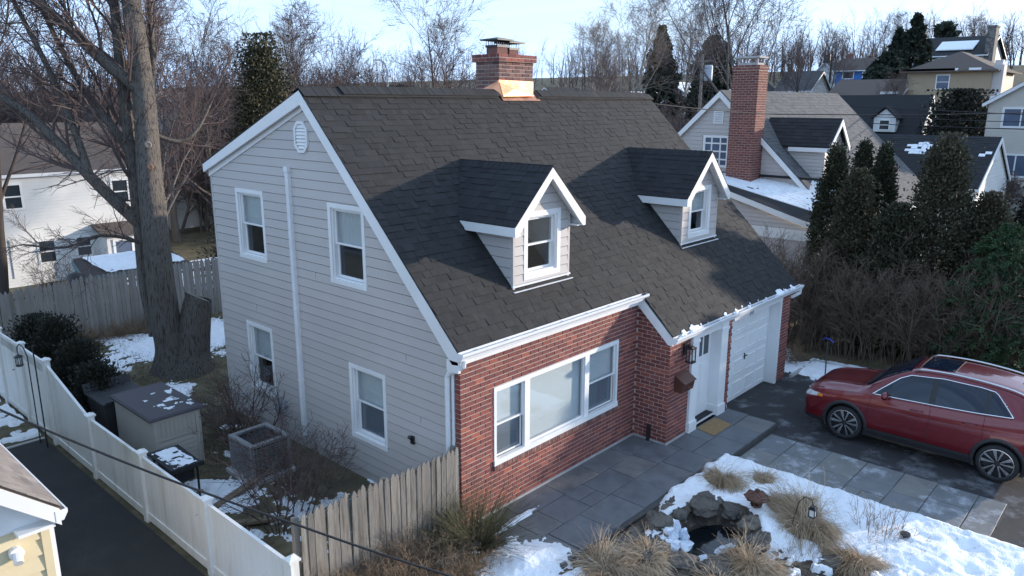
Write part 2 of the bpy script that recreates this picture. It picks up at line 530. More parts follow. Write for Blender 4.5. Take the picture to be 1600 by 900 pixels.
COIR = M('coir_doormat', (0.30, 0.19, 0.09), 0.95, 0.25, 20, 0.9, 260)
MAILB = M('brown_mailbox', (0.085, 0.032, 0.022), 0.5, 0.25, 7, 0.2, 40)
BLUEP = M('blue_plastic', (0.015, 0.035, 0.25), 0.4, 0.1, 5)

# ================================================================ GROUND
def gz(x, y):
    x = np.asarray(x, float)
    y = np.asarray(y, float)
    h = -1.3 * sstep(17.5, 30, y) * (1 - sstep(14, 34, x))
    h = h + 0.105 * np.clip(x - 48, 0, 150) * sstep(45, 75, x)
    h = h - 0.17 * sstep(-0.6, 0.3, x) * (1 - sstep(13.2, 14.5, x)) * (1 - sstep(0.2, 1.2, y))
    return h


def sheet(name, xs, ys, zf, mat, parent=None, smooth=True):
    X, Y = np.meshgrid(xs, ys, indexing='ij')
    Z = zf(X, Y)
    V = np.stack([X, Y, Z], -1).reshape(-1, 3)
    nx, ny = len(xs), len(ys)
    i = np.arange((nx - 1) * (ny - 1))
    a = (i // (ny - 1)) * ny + i % (ny - 1)
    F = np.stack([a, a + ny, a + ny + 1, a + 1], -1)
    return np_obj(name, V, F, mat, parent, None, smooth)


def axis_pts(segs):
    out = []
    for a, b, st in segs:
        out += list(np.arange(a, b, st))
    out.append(segs[-1][1])
    return np.array(out)


gx = axis_pts([(-400, -60, 20), (-60, -12, 4), (-12, 16, 0.5), (16, 90, 2), (90, 220, 5), (220, 900, 40)])
gy = axis_pts([(-300, -60, 20), (-60, -14, 4), (-14, 32, 0.5), (32, 120, 3), (120, 900, 40)])
tag(sheet('ground', gx, gy, lambda x, y: gz(x, y) - 0.02 + 0.03 * (fbm(x, y, 0.8, 3, 5) - 0.5), LAWN), 'winter lawn and bare earth', None, None, 'structure')


def flat(name, pts, z, mat, th=0.03, kind='structure', label=None):
    m = MB()
    m.prism([(x, y, z - th) for x, y in pts], (0, 0, th))
    o = m.build(name, mat)
    return tag(o, label, None, None, kind)


flat('driveway', [(5.9, -30), (13.2, -30), (13.2, -0.5), (7.5, -0.5), (7.5, -2.0), (6.6, -2.3), (5.9, -6.6)], -0.135, ASPH, 0.05, label='dark asphalt driveway with dried salt streaks')
flat('neighbour_driveway', [(-5.9, -20), (-3.62, -20), (-3.62, 9.3), (-5.9, 9.2)], 0.006, ASPH2, 0.05, label='black sealed asphalt drive beside the white fence')
flat('street', [(-200, -26), (300, -26), (300, -18), (-200, -18)], -0.11, ASPH, 0.05)
m = MB()
m.box(-5.9, -3.62, 9.25, 9.33, -0.04, 0.03)
tag(m.build('kerb', CONC), None, None, None, 'structure')
m = MB()
m.box(11.42, 13.2, -1.02, -0.94, -0.16, -0.06)
m.box(13.12, 13.2, -1.02, -1.02 - 5.5, -0.16, -0.07)
tag(m.build('driveway_edging', CONC), None, None, None, 'structure')

# patio of bluestone slabs, each its own piece
patio = MB()
patio.prism([(0.02, -0.02, -0.16), (0.02, -1.95, -0.16), (5.35, -2.12, -0.16), (7.95, -2.12, -0.16), (8.02, -0.9, -0.16), (5.3, -0.9, -0.16), (5.2, -0.02, -0.16)], (0, 0, 0.14))
patio_o = tag(patio.build('patio', GROUT), 'bluestone patio along the brick front wall', None, None, 'structure')


def slab(name, x0, x1, y0, y1, ztop, mat, parent, th=0.035, gap=0.007, j=0.006):
    m = MB()
    q = lambda: random.uniform(-j, j)
    zt = ztop + random.uniform(-0.003, 0.003)
    pts = [(x0 + gap + q(), y0 + gap + q()), (x1 - gap + q(), y0 + gap + q()), (x1 - gap + q(), y1 - gap + q()), (x0 + gap + q(), y1 - gap + q())]
    vs = [(x, y, zt - th) for x, y in pts] + [(x, y, zt - 0.006) for x, y in pts]
    cx, cy = (x0 + x1) / 2, (y0 + y1) / 2
    vs += [(x + math.copysign(0.006, cx - x), y + math.copysign(0.006, cy - y), zt) for x, y in pts]
    fs = [(8, 9, 10, 11)]
    for k in range(4):
        fs += [(k, (k + 1) % 4, 4 + (k + 1) % 4, 4 + k), (4 + k, 4 + (k + 1) % 4, 8 + (k + 1) % 4, 8 + k)]
    m.grid(vs, fs)
    return m.build(name, mat, parent)


PS = []                                # x0 x1 y0 y1 : coursed slabs read off the photograph
for (y0_, y1_, xs_) in ((-0.56, -0.03, (0.05, 0.98, 2.12, 3.22, 4.28, 5.18)), (-1.18, -0.56, (0.05, 0.72, 1.30, 2.08, 2.62, 3.52, 4.35, 5.18)), (-1.93, -1.18, (0.05, 0.86, 1.72, 2.70, 3.55, 4.50, 5.30)),
                        (-1.42, -0.86, (5.30, 6.0, 6.9, 7.98)), (-2.10, -1.42, (5.30, 6.4, 7.15, 7.94))):
    for xa_, xb_ in zip(xs_[:-1], xs_[1:]):
        if (round(xa_, 2), y1_) == (2.08, -0.56):
            PS += [(xa_, xb_, y0_, -0.9), (xa_, xb_, -0.9, y1_)]
        else:
            PS.append((xa_, xb_, y0_, y1_))
PS += [(5.18, 5.30, -1.18, -0.86)]
for q_ in PS:
    slab('slab', *q_, 0.0, STONE_B, patio_o)
walk = MB()
walk.prism([(5.75, -2.13, -0.2), (7.6, -2.13, -0.2), (7.5, -6.74, -0.2), (6.5, -6.74, -0.2), (5.75, -6.2, -0.2)], (0, 0, 0.075))
walk_o = tag(walk.build('path', GROUT), 'flagstone path between the driveway and the snowy garden', None, None, 'structure')
yy = -2.15
k = 0
while yy > -6.65:
    hgt = random.uniform(0.55, 0.8)
    y2 = max(yy - hgt, -6.72)
    xm = 6.7 + (0.12 if k % 2 else -0.1)
    xa = 5.78 + 0.12 * (k / 7)
    if k == 3:
        slab('flagstone', xa, 6.25, y2, yy - 0.3, -0.118, STONE_W, walk_o, 0.05)
        slab('flagstone', xa, 6.25, yy - 0.3, yy, -0.118, STONE_W, walk_o, 0.05)
        slab('flagstone', 6.25, xm, y2, yy, -0.118, STONE_W, walk_o, 0.05)
    else:
        slab('flagstone', xa, xm, y2, yy, -0.118, STONE_W, walk_o, 0.05)
    ys_ = (yy + y2) / 2 + random.uniform(-0.1, 0.1)
    slab('flagstone', xm, 7.55, y2, yy, -0.118, STONE_W, walk_o, 0.05)
    yy = y2
    k += 1
m = MB()
for k in range(9):
    m.box(5.66 + 0.012 * k, 5.76 + 0.012 * k, -2.2 - 0.52 * (k + 1) + 0.02, -2.2 - 0.52 * k, -0.2, -0.095 + random.uniform(-0.01, 0.01))
tag(m.build('path_edging', CONC), None, None, None, 'structure')

# ================================================================ MAIN HOUSE
house = thing('cape_house', 'greige sided cape house with brick front, charcoal roof and two dormers', 'house', (0, 0, 0))
FG = Fr((0, 0, 0), (0, 1, 0), (-1, 0, 0))          # gable wall, faces -X ; a = y
FF = Fr((0, 0, 0), (1, 0, 0), (0, -1, 0))          # brick front, faces -Y ; a = x
FD = Fr((0, -0.82, 0), (1, 0, 0), (0, -1, 0))      # door wall ; a = x
FS = Fr((5.225, 0, 0), (0, 1, 0), (-1, 0, 0))      # step return wall ; a = y

CLAP = 0.178
ROOFK = 3.32


def clap_rows(F, z0, z1, bnd, opens, e=CLAP, dlo=0.022, dhi=0.012, back=0.035, groove=0.013):
    """yield one MB per board row piece; bnd(z)->(a0,a1)"""
    rows = []
    z = z0
    ri = 0
    while z < z1 - 0.01:
        zt = min(z + e, z1)
        a0, a1 = bnd(z + 1e-4)
        b0, b1 = bnd(zt - 1e-4)
        cuts = sorted(set([o_[0] for o_ in opens if o_[2] < zt and o_[3] > z] + [o_[1] for o_ in opens if o_[2] < zt and o_[3] > z]))
        xs = [None] + cuts + [None]
        groups = []
        for i in range(len(xs) - 1):
            l0 = a0 if xs[i] is None else xs[i]
            l1 = a1 if xs[i + 1] is None else xs[i + 1]
            t0 = b0 if xs[i] is None else xs[i]
            t1 = b1 if xs[i + 1] is None else xs[i + 1]
            lo_, hi_ = min(a0, b0), max(a1, b1)
            l0, l1, t0, t1 = [min(max(q, lo_), hi_) for q in (l0, l1, t0, t1)]
            if max(l1 - l0, t1 - t0) < 0.01:
                continue
            mid = (l0 + l1 + t0 + t1) / 4
            zs, ze = z, zt
            blocked = False
            for o_ in opens:
                if o_[0] - 1e-6 <= mid <= o_[1] + 1e-6 and o_[2] < ze and o_[3] > zs:
                    if o_[2] <= zs and o_[3] >= ze:
                        blocked = True
                    elif o_[2] > zs:
                        ze = o_[2]
                    else:
                        zs = o_[3]
            if blocked or ze - zs < 0.012:
                groups.append(None)
                continue
            f0, f1 = (zs - z) / e, (ze - z) / e
            groups.append((l0 + (t0 - l0) * f0, l1 + (t1 - l1) * f0, l0 + (t0 - l0) * f1, l1 + (t1 - l1) * f1, zs, ze, dlo + (dhi - dlo) * f0, dlo + (dhi - dlo) * f1))
        cur = []
        for g in groups + [None]:
            if g is None:
                if cur:
                    mb = MB()
                    for c in cur:
                        q = Fr(F.O - F.n * back, F.u, F.n)
                        gv = min(groove, (c[5] - c[4]) * 0.5) if abs(c[4] - z) < 1e-6 else 0.0
                        fz = gv / (c[5] - c[4])
                        q.wedge(mb, c[0] + (c[2] - c[0]) * fz, c[1] + (c[3] - c[1]) * fz, c[2], c[3], c[4] + gv, c[5], c[6] + back, c[7] + back)
                        if gv:
                            q.wedge(mb, c[0], c[1], c[0] + (c[2] - c[0]) * fz, c[1] + (c[3] - c[1]) * fz, c[4], c[4] + gv, back - 0.012, back - 0.012)
                    rows.append(mb)
                cur = []
            else:
                cur.append(g)
        z += e
        ri += 1
    return rows


def window(host, F, a0, a1, z0, z1, cas=0.085, sub=True, top=BLIND, bot=ROOM, tg=GLASS, bg=GLASSD, kind='dh', name='window', recess=0.075, topfrac=0.5, blind_drop=None):
    """casing, jambs, two sashes, panes and what is seen behind them"""
    mb = MB()
    F.box(mb, a0, a1, z1 - cas, z1, -0.04, 0.028)
    F.box(mb, a0, a1, z0, z0 + cas, -0.04, 0.030)
    F.box(mb, a0, a0 + cas, z0 + cas, z1 - cas, -0.04, 0.026)
    F.box(mb, a1 - cas, a1, z0 + cas, z1 - cas, -0.04, 0.026)
    win = mb.build(name, WHITE, host)
    par = win if sub else host
    i0, i1, j0, j1 = a0 + cas, a1 - cas, z0 + cas, z1 - cas
    mb = MB()
    t = 0.028
    F.box(mb, i0 - 0.004, i0 + t, j0, j1, -0.16, -0.012)
    F.box(mb, i1 - t, i1 + 0.004, j0, j1, -0.16, -0.012)
    F.box(mb, i0 + t, i1 - t, j1 - t, j1 + 0.004, -0.16, -0.014)
    F.box(mb, i0 + t, i1 - t, j0 - 0.004, j0 + t, -0.16, -0.010)
    i0, i1, j0, j1 = i0 + t, i1 - t, j0 + t, j1 - t
    panes = []
    r = recess
    if kind == 'dh':
        zm = j0 + (j1 - j0) * topfrac
        s = 0.038
        for (za, zb, dd) in ((zm - 0.018, j1, -r + 0.02), (j0, zm + 0.018, -r - 0.022)):
            dd0 = dd - 0.03
            F.box(mb, i0, i0 + s, za, zb, dd0, dd)
            F.box(mb, i1 - s, i1, za, zb, dd0, dd)
            F.box(mb, i0 + s, i1 - s, za, za + s, dd0, dd)
            F.box(mb, i0 + s, i1 - s, zb - s, zb, dd0, dd)
            panes.append((i0 + s, i1 - s, za + s, zb - s, dd - 0.014))
    else:
        panes.append((i0, i1, j0, j1, -r))
    mb.build('frame', WHITE, par)
    for k, (p0, p1, q0, q1, d) in enumerate(panes):
        mb = MB()
        F.box(mb, p0 - 0.005, p1 + 0.005, q0 - 0.005, q1 + 0.005, d - 0.006, d)
        mb.build('pane', (tg if k == 0 else bg), par)
    mb = MB()                                          # closed box behind the glass
    P = F.p
    d0, d1 = -0.165, -0.75
    g = 0.3 if sub else 0.035
    c = [(i0 - g, j0 - g), (i1 + g, j0 - g), (i1 + g, j1 + g), (i0 - g, j1 + g)]
    mb.face([P(a, z, d1) for a, z in c])
    for k in range(4):
        (a, z), (b_, zz) = c[k], c[(k + 1) % 4]
        mb.face([P(a, z, d0), P(b_, zz, d0), P(b_, zz, d1), P(a, z, d1)])
    F2 = [(i0 - g, i0 - 0.03, j0 - g, j1 + g), (i1 + 0.03, i1 + g, j0 - g, j1 + g), (i0 - 0.03, i1 + 0.03, j0 - g, j0 - 0.03), (i0 - 0.03, i1 + 0.03, j1 + 0.03, j1 + g)]
    for (a, b_, z, zz) in F2:
        mb.face([P(a, z, d0), P(b_, z, d0), P(b_, zz, d0), P(a, zz, d0)])
    mb.build('interior', bot, par, fix=False)
    if blind_drop:
        zb = j1 - (j1 - j0) * blind_drop
        mb = MB()
        if top is BLIND:
            zz = j1
            while zz > zb:
                mb.face([P(i0, zz, -0.145), P(i1, zz, -0.145), P(i1, zz - 0.028, -0.133), P(i0, zz - 0.028, -0.133)])
                zz -= 0.026
        else:
            na = 15
            for k in range(na):
                aa, ab = i0 + (i1 - i0) * k / na, i0 + (i1 - i0) * (k + 1) / na
                da, db = -0.15 + 0.02 * (k % 2), -0.15 + 0.02 * ((k + 1) % 2)
                mb.face([P(aa, zb, da), P(ab, zb, db), P(ab, j1, db), P(aa, j1, da)])
        mb.build('blind' if top is BLIND else 'curtain', top, par, fix=False)
    return win


# --- gable wall with clapboards
GW = [(5.748, 6.864, 3.828, 5.334), (2.378, 3.481, 3.794, 5.307), (5.78, 6.84, 0.816, 2.397), (1.95, 3.052, 0.789, 2.302)]
opens = [(a + 0.02, b - 0.02, c + 0.02, d - 0.02) for a, b, c, d in GW]


def gb(z):
    f = 0.155 if z < ROOFK - 0.1 else max(0.155, z - ROOFK + 0.10)
    r = 7.89 if z < 5.62 else 7.89 - (z - 5.62) / 0.40
    return f, r


mb = MB()
FG.box(mb, 7.86, 7.93, -0.3, 5.68, -0.03, 0.022)
FG.box(mb, 0.12, 7.86, -0.35, 0.16, -0.06, 0.0)
gwall = mb.build('gable_wall', [SIDING], house)
for mb in clap_rows(FG, 0.16, 7.1, gb, opens):
    mb.build('clapboard', SIDING, gwall)
m = MB()
for (ya, za) in ((6.35, 2.66), (1.35, 2.66), (4.0, 3.73), (1.0, 1.59)):
    FG.box(m, ya, ya + 0.004, za, za + CLAP - 0.01, 0.0, 0.022)
m.build('butt_joint', GUTIN, gwall)
window(house, FG, *GW[0], top=BLIND, bot=ROOM, blind_drop=0.5)
window(house, FG, *GW[1], top=CURTAIN, bot=ROOMC, blind_drop=0.5)
window(house, FG, *GW[2], bot=ROOM, bg=GLASSD, blind_drop=0.5)
window(house, FG, *GW[3], bot=ROOMC, bg=GLASSD, blind_drop=1.0)

# other outside walls, closed volume
mb = MB()
mb.prism([(11.36, 0.1, -0.3), (11.36, 7.89, -0.3), (11.36, 7.89, 5.6), (11.36, 4.0, 7.1), (11.36, 0.1, 3.2)], (-0.12, 0, 0))
mb.prism([(11.36, -0.7, -0.3), (11.36, 0.1, -0.3), (11.36, 0.1, 3.2), (11.36, -0.7, 2.4)], (-0.12, 0, 0))
mb.box(0.03, 11.24, 7.77, 7.89, -0.3, 5.6)
mb.build('wall', SIDING, house)
mb = MB()
mb.box(0.2, 11.2, 0.75, 7.7, 2.62, 2.7)
mb.build('inner_floor', ROOM, house)

# --- brickwork
mb = MB()
WX0, WX1, WZ0, WZ1 = 0.771, 4.519, 0.902, 2.347
mt = 0.006
mb.box(-0.012, WX0 + 0.05, mt, 0.12, -0.3, 3.1)
mb.box(WX1 - 0.05, 5.24, mt, 0.12, -0.3, 3.1)
mb.box(WX0 + 0.05, WX1 - 0.05, mt, 0.12, -0.3, WZ0 + 0.04)
mb.box(WX0 + 0.05, WX1 - 0.05, mt, 0.12, WZ1 - 0.04, 3.1)
bwall = mb.build('brick_wall', MORTAR, house)
mb = MB()
mb.prism([(5.231, mt, -0.3), (5.231, -0.81, -0.3), (5.231, -0.81, 2.32), (5.231, mt, 3.06)], (0.1, 0, 0))
mb.box(5.34, 6.1, -0.814, -0.72, -0.3, 2.32)
mb.build('step_wall', MORTAR, house)
mb = MB()
mb.box(7.70, 8.02, -0.814, -0.5, -0.3, 2.32)
mb.build('pier', MORTAR, house)
mb = MB()
mb.box(10.756, 11.354, -0.814, -0.5, -0.3, 2.32)
mb.build('pier', MORTAR, house)

BP, BH, BL, BPL = 0.0862, 0.0715, 0.2155, 0.2325
bricks = []


def lay(F, L, z0, z1, opn=(), topfn=None, phase=0.0, a_start=0.0):
    c = 0
    z = z0
    while z + BP * 0.5 < z1:
        a = a_start - (BPL / 2 if c % 2 else 0.0) - phase
        while a < a_start + L:
            segs = [(max(a, a_start), min(a + BL, a_start + L))]
            for (o0, o1, p0, p1) in opn:
                if p0 < z + BH - 0.01 and p1 > z + 0.01:
                    ns = []
                    for s0, s1 in segs:
                        if s1 <= o0 or s0 >= o1:
                            ns.append((s0, s1))
                        else:
                            if s0 < o0:
                                ns.append((s0, o0 - 0.004))
                            if s1 > o1:
                                ns.append((o1 + 0.004, s1))
                    segs = ns
            for s0, s1 in segs:
                if topfn:
                    ok = [q for q in np.linspace(s0, s1, 9) if topfn(q) > z + BH]
                    if len(ok) < 2:
                        continue
                    s0, s1 = ok[0], ok[-1]
                if s1 - s0 > 0.025:
                    bricks.append((F, (s0 + s1) / 2, z, s1 - s0))
            a += BPL
        z += BP
        c += 1


lay(FF, 5.25, 0.03, 2.98, [(WX0, WX1, WZ0 - 0.11, WZ1)], None, 0, -0.02)
lay(Fr((-0.02, 0, 0), (0, 1, 0), (-1, 0, 0)), 0.115, 0.03, 3.0, (), None, 0.1)
lay(FS, 0.82, 0.03, 3.0, (), lambda y: 2.25 + (y + 0.82) * 0.9, 0, -0.822)
lay(FD, 0.86, 0.03, 2.26, (), None, 0, 5.222)
lay(FD, 0.31, -0.10, 2.26, (), None, 0.05, 7.715)
lay(FD, 0.605, -0.12, 2.26, (), None, 0.03, 10.755)
lay(Fr((10.75, -0.82, 0), (0, 1, 0), (-1, 0, 0)), 0.2, -0.12, 2.26, (), None, 0.1)
# rowlock sill course under the picture window
sill = []
a = WX0 - 0.02
while a < WX1 + 0.02:
    sill.append(a)
    a += 0.0675


def unit_brick():
    d0, d1, d2 = 0.0, 0.006, 0.0105
    e = 0.0035
    V, Fc = [], []
    for (dd, ins) in ((d0, 0), (d1, 0), (d2, e)):
        V += [(-0.5 + ins * 5, dd, ins), (0.5 - ins * 5, dd, ins), (0.5 - ins * 5, dd, BH - ins), (-0.5 + ins * 5, dd, BH - ins)]
    for L0 in (0, 4):
        for k in range(4):
            Fc.append((L0 + k, L0 + (k + 1) % 4, L0 + 4 + (k + 1) % 4, L0 + 4 + k))
    Fc.append((8, 9, 10, 11))
    return np.array(V), np.array(Fc)


UV, UF = unit_brick()
bme = np_mesh('brick', UV, UF, BRICKM)


def brick_pos(b):
    F, a, z, L = b
    return F.p(a, z, -0.005)


bricks.sort(key=lambda b: (brick_pos(b) - Vector(CAM)).length)
shown = [b for b in bricks if b[3] > 0.06][:300]
ids = set(id(b) for b in shown)
for b in shown:
    F, a, z, L = b
    p = brick_pos(b)
    o = link('brick', bme, bwall, p - org(bwall))
    o.scale = (L, random.uniform(0.75, 1.25), random.uniform(0.97, 1.03))
    o.rotation_euler = (random.uniform(-0.008, 0.008), 0, math.atan2(-F.n.x, F.n.y))


def join_bricks(lst, name, mat, parent):
    Vs, Fs, rn = [], [], []
    nv = 0
    for (F, a, z, L) in lst:
        p = F.p(a, z, -0.005)
        ang = math.atan2(-F.n.x, F.n.y)
        c_, s_ = math.cos(ang), math.sin(ang)
        v = UV * np.array([L, random.uniform(0.75, 1.25), 1])
        v = np.stack([v[:, 0] * c_ - v[:, 1] * s_ + p.x, v[:, 0] * s_ + v[:, 1] * c_ + p.y, v[:, 2] + p.z], -1)
        Vs.append(v)
        Fs.append(UF + nv)
        rn += [random.random()] * len(UF)
        nv += len(v)
    o = np_obj(name, np.concatenate(Vs), np.concatenate(Fs), mat, parent, rn)
    o['kind'] = 'stuff'
    return o


join_bricks([b for b in bricks if id(b) not in ids], 'brickwork', BRICKM, bwall)
m = MB()
for a in sill:
    m.rv = random.random()
    dj = random.uniform(-0.003, 0.003)
    m.prism([(a, 0.02, WZ0 - 0.105), (a, -0.04 + dj, WZ0 - 0.105), (a, -0.04 + dj, WZ0 - 0.022), (a, 0.02, WZ0 - 0.004)], (0.0585, 0, 0))
so_ = m.build('rowlock_sill', BRICKD, bwall, rnd=True)
so_['kind'] = 'stuff'
m = MB()
m.box(0.02, 5.23, -0.035, 0.02, -0.05, 0.028)
m.box(5.19, 5.24, -0.82, -0.02, -0.05, 0.028)
m.box(5.19, 6.05, -0.85, -0.81, -0.05, 0.028)
m.build('mortar_base', CONC, bwall)

# --- picture window of three lights
pw = MB()
c_ = 0.085
FF.box(pw, WX0, WX1, WZ1 - c_, WZ1, -0.05, 0.02)
FF.box(pw, WX0 - 0.01, WX1 + 0.01, WZ0 - 0.02, WZ0 + c_, -0.05, 0.035)
FF.box(pw, WX0, WX0 + 0.06, WZ0 + c_, WZ1 - c_, -0.05, 0.018)
FF.box(pw, WX1 - 0.06, WX1, WZ0 + c_, WZ1 - c_, -0.05, 0.018)
FF.box(pw, 1.58, 1.72, WZ0 + c_, WZ1 - c_, -0.05, 0.014)
FF.box(pw, 3.38, 3.52, WZ0 + c_, WZ1 - c_, -0.05, 0.014)
pwo = pw.build('picture_window', WHITE, house)


def light(a0, a1, dh, drop):
    z0, z1 = WZ0 + c_, WZ1 - c_
    mb = MB()
    s = 0.035
    ps = []
    if dh:
        zm = (z0 + z1) / 2 - 0.01
        for za, zb, dd in ((zm - 0.018, z1, -0.035), (z0, zm + 0.018, -0.072)):
            FF.box(mb, a0, a0 + s, za, zb, dd - 0.03, dd)
            FF.box(mb, a1 - s, a1, za, zb, dd - 0.03, dd)
            FF.box(mb, a0 + s, a1 - s, za, za + s, dd - 0.03, dd)
            FF.box(mb, a0 + s, a1 - s, zb - s, zb, dd - 0.03, dd)
            ps.append((a0 + s, a1 - s, za + s, zb - s, dd - 0.015))
    else:
        FF.box(mb, a0, a0 + 0.025, z0, z1, -0.08, -0.03)
        FF.box(mb, a1 - 0.025, a1, z0, z1, -0.08, -0.03)
        FF.box(mb, a0 + .025, a1 - .025, z0, z0 + 0.03, -0.08, -0.03)
        FF.box(mb, a0 + .025, a1 - .025, z1 - 0.03, z1, -0.08, -0.03)
        ps.append((a0 + 0.025, a1 - 0.025, z0 + 0.03, z1 - 0.03, -0.05))
    mb.build('sash', WHITE, pwo)
    for k, (p0, p1, q0, q1, d) in enumerate(ps):
        mb = MB()
        FF.box(mb, p0 - .004, p1 + .004, q0 - .004, q1 + .004, d - .006, d)
        mb.build('pane', GLASS if k == 0 else GLASSD, pwo)
    mb = MB()
    P = FF.p
    zz = z1
    while zz > z1 - (z1 - z0) * drop:
        mb.face([P(a0, zz, -0.125), P(a1, zz, -0.125), P(a1, zz - 0.027, -0.112), P(a0, zz - 0.027, -0.112)])
        zz -= 0.025
    mb.build('blind', BLIND, pwo, fix=False)


light(WX0 + 0.06, 1.58, True, 1.0)
light(1.72, 3.38, False, 1.0)
light(3.52, WX1 - 0.06, True, 1.0)
m = MB()
m.face([FF.p(WX0, WZ0, -0.22), FF.p(WX1, WZ0, -0.22), FF.p(WX1, WZ1, -0.22), FF.p(WX0, WZ1, -0.22)])
m.build('interior', ROOMC, pwo)

# --- main roof deck
XL, XR, XS = -0.13, 11.53, 5.20
YE1, YE2, YRG, ZRG = -0.10, -0.90, 4.02, 7.34
m = MB()
dk = 0.05


def rp(y):
    return y + ROOFK - 0.012


m.prism([(XL, YE1, rp(YE1)), (XL, YRG, rp(YRG)), (XL, YRG, rp(YRG) - dk), (XL, YE1, rp(YE1) - dk)], (XR - XL, 0, 0))
m.prism([(XS, YE2, rp(YE2)), (XS, YE1, rp(YE1)), (XS, YE1, rp(YE1) - dk), (XS, YE2, rp(YE2) - dk)], (XR - XS, 0, 0))
ZB = 5.80
m.prism([(XL, YRG, rp(YRG)), (XL, 8.02, ZB), (XL, 8.02, ZB - dk), (XL, YRG, rp(YRG) - dk)], (XR - XL, 0, 0))
roof = m.build('roof', UNDER, house)

EXPO = 0.143
SQ = math.sqrt(0.5)
sh = []   # (x centre, s0, width, thick)
s0 = 0.0


def slope_pt(x, s):   # s measured up the slope from garage eave line
    return Vector((x, YE2 + s * SQ, YE2 + ROOFK + s * SQ))


SMAIN = (YE1 - YE2) / SQ
STOP = (YRG - YE2) / SQ - 0.02
nrow = int(STOP / EXPO)
for r in range(nrow + 1):
    s = r * EXPO
    x0 = XS - 0.02 if s < SMAIN - 0.02 else XL - 0.01
    x = x0 - random.uniform(0, 0.2)
    while x < XR:
        wd = random.choice((0.11, 0.13, 0.15, 0.17, 0.2, 0.23))
        a, b = max(x, x0), min(x + wd, XR + 0.01)
        if b - a > 0.02:
            sh.append(((a + b) / 2, s + random.uniform(-0.003, 0.003), b - a, random.choice((0.006, 0.008, 0.013, 0.017))))
        x += wd


def unit_shingle():
    V = [(-0.5, 0, 0), (0.5, 0, 0), (0.5, EXPO + 0.012, 0), (-0.5, EXPO + 0.012, 0), (-0.495, 0, 1), (0.495, 0, 1), (0.495, EXPO + 0.012, 0.35), (-0.495, EXPO + 0.012, 0.35)]
    Fc = [(4, 5, 6, 7), (0, 1, 5, 4), (1, 2, 6, 5), (3, 0, 4, 7)]
    return np.array(V), np.array(Fc)


SV, SF = unit_shingle()
sme = np_mesh('shingle', SV, SF, SHING)
sh.sort(key=lambda q: (slope_pt(q[0], q[1]) - Vector(CAM)).length)
vis = [q for q in sh if q[2] > 0.1]
rest = vis[300:] + [q for q in sh if q[2] <= 0.1]
for (x, s, wd, th) in vis[:300]:
    o = link('shingle', sme, roof, slope_pt(x, s) - org(roof))
    o.rotation_euler = (R(45), 0, 0)
    o.scale = (wd, 1, th)


def join_shingles(lst, fn, ux, us, un, name, mat, parent):
    """fn(x,s)->point ; ux,us,un local axes"""
    Vs, Fs, rn, nv = [], [], [], 0
    ux, us, un = np.array(ux), np.array(us), np.array(un)
    for (x, s, wd, th) in lst:
        p = np.array(fn(x, s))
        Vs.append(p + SV[:, :1] * wd * ux + SV[:, 1:2] * us + SV[:, 2:] * th * un)
        Fs.append(SF + nv)
        rn += [random.random()] * len(SF)
        nv += len(SV)
    o = np_obj(name, np.concatenate(Vs), np.concatenate(Fs), mat, parent, rn)
    o['kind'] = 'stuff'
    return o


join_shingles(rest, slope_pt, (1, 0, 0), (0, SQ, SQ), (0, -SQ, SQ), 'shingles', SHING, roof)

# ridge vent with cap shingles, open at the chimney
m = MB()
for (xa, xb) in ((0.75, 5.02), (6.45, 11.2)):
    m.prism([(xa, YRG - 0.17, ZRG - 0.13), (xa, YRG - 0.17, ZRG - 0.085), (xa, YRG, ZRG + 0.05), (xa, YRG + 0.2, ZRG - 0.03), (xa, YRG + 0.2, ZRG - 0.07), (xa, YRG, ZRG)], (xb - xa, 0, 0))
m.build('ridge_vent', UNDER, roof)
m = MB()
x = XL - 0.01
while x < XR:
    if not (4.95 < x < 6.38):
        rise = 0.056 if (0.72 < x < 4.95 or 6.4 < x < 11.15) else 0.012
        m.rv = random.random()
        w_ = 0.16
        t = random.uniform(0.010, 0.014)
        P = [(YRG - 0.19, ZRG - 0.19 + 0.05 + rise), (YRG, ZRG + rise + 0.004), (YRG + 0.21, ZRG - 0.08 + rise)]
        for (ya, za), (yb, zb) in zip(P[:-1], P[1:]):
            m.grid([(x, ya, za), (x + w_, ya, za - 0.004), (x + w_, yb, zb - 0.004), (x, yb, zb), (x, ya, za + t), (x + w_, ya, za + t - 0.004), (x + w_, yb, zb + t - 0.004), (x, yb, zb + t)],
                   [(4, 5, 6, 7), (0, 1, 5, 4), (1, 2, 6, 5), (3, 0, 4, 7), (2, 3, 7, 6)])
    x += 0.145
o = m.build('ridge_caps', SHING, roof, rnd=True)
o['kind'] = 'stuff'

# --- white trim: rakes, frieze, gutters
rk = 0.20
m = MB()
m.prism([(XL - 0.005, YE1 + 0.02, YE1 + ROOFK - 0.03), (XL - 0.005, YRG, YRG + ROOFK - 0.03), (XL - 0.005, YRG, YRG + ROOFK - 0.03 - rk * 1.25), (XL - 0.005, YE1 + 0.16, YE1 + ROOFK - 0.06 - rk * 0.9), (XL - 0.005, YE1 + 0.02, YE1 + ROOFK - 0.22)], (0.05, 0, 0))
m.build('rake_board', WHITE, house)
m = MB()
m.prism([(XL - 0.005, YRG, ZRG - 0.03), (XL - 0.005, 8.0, ZB - 0.03), (XL - 0.005, 8.0, ZB - 0.2), (XL - 0.005, YRG, ZRG - 0.03 - rk * 1.25)], (0.05, 0, 0))
m.build('rake_board', WHITE, house)
m = MB()
m.prism([(XL + 0.05, YRG, ZRG - 0.14), (XL + 0.05, 8.0, ZB - 0.11), (XL + 0.05, 8.0, ZB - 0.13), (XL + 0.05, YRG, ZRG - 0.16)], (0.12, 0, 0))
m.build('soffit', WHITE, house)
m = MB()
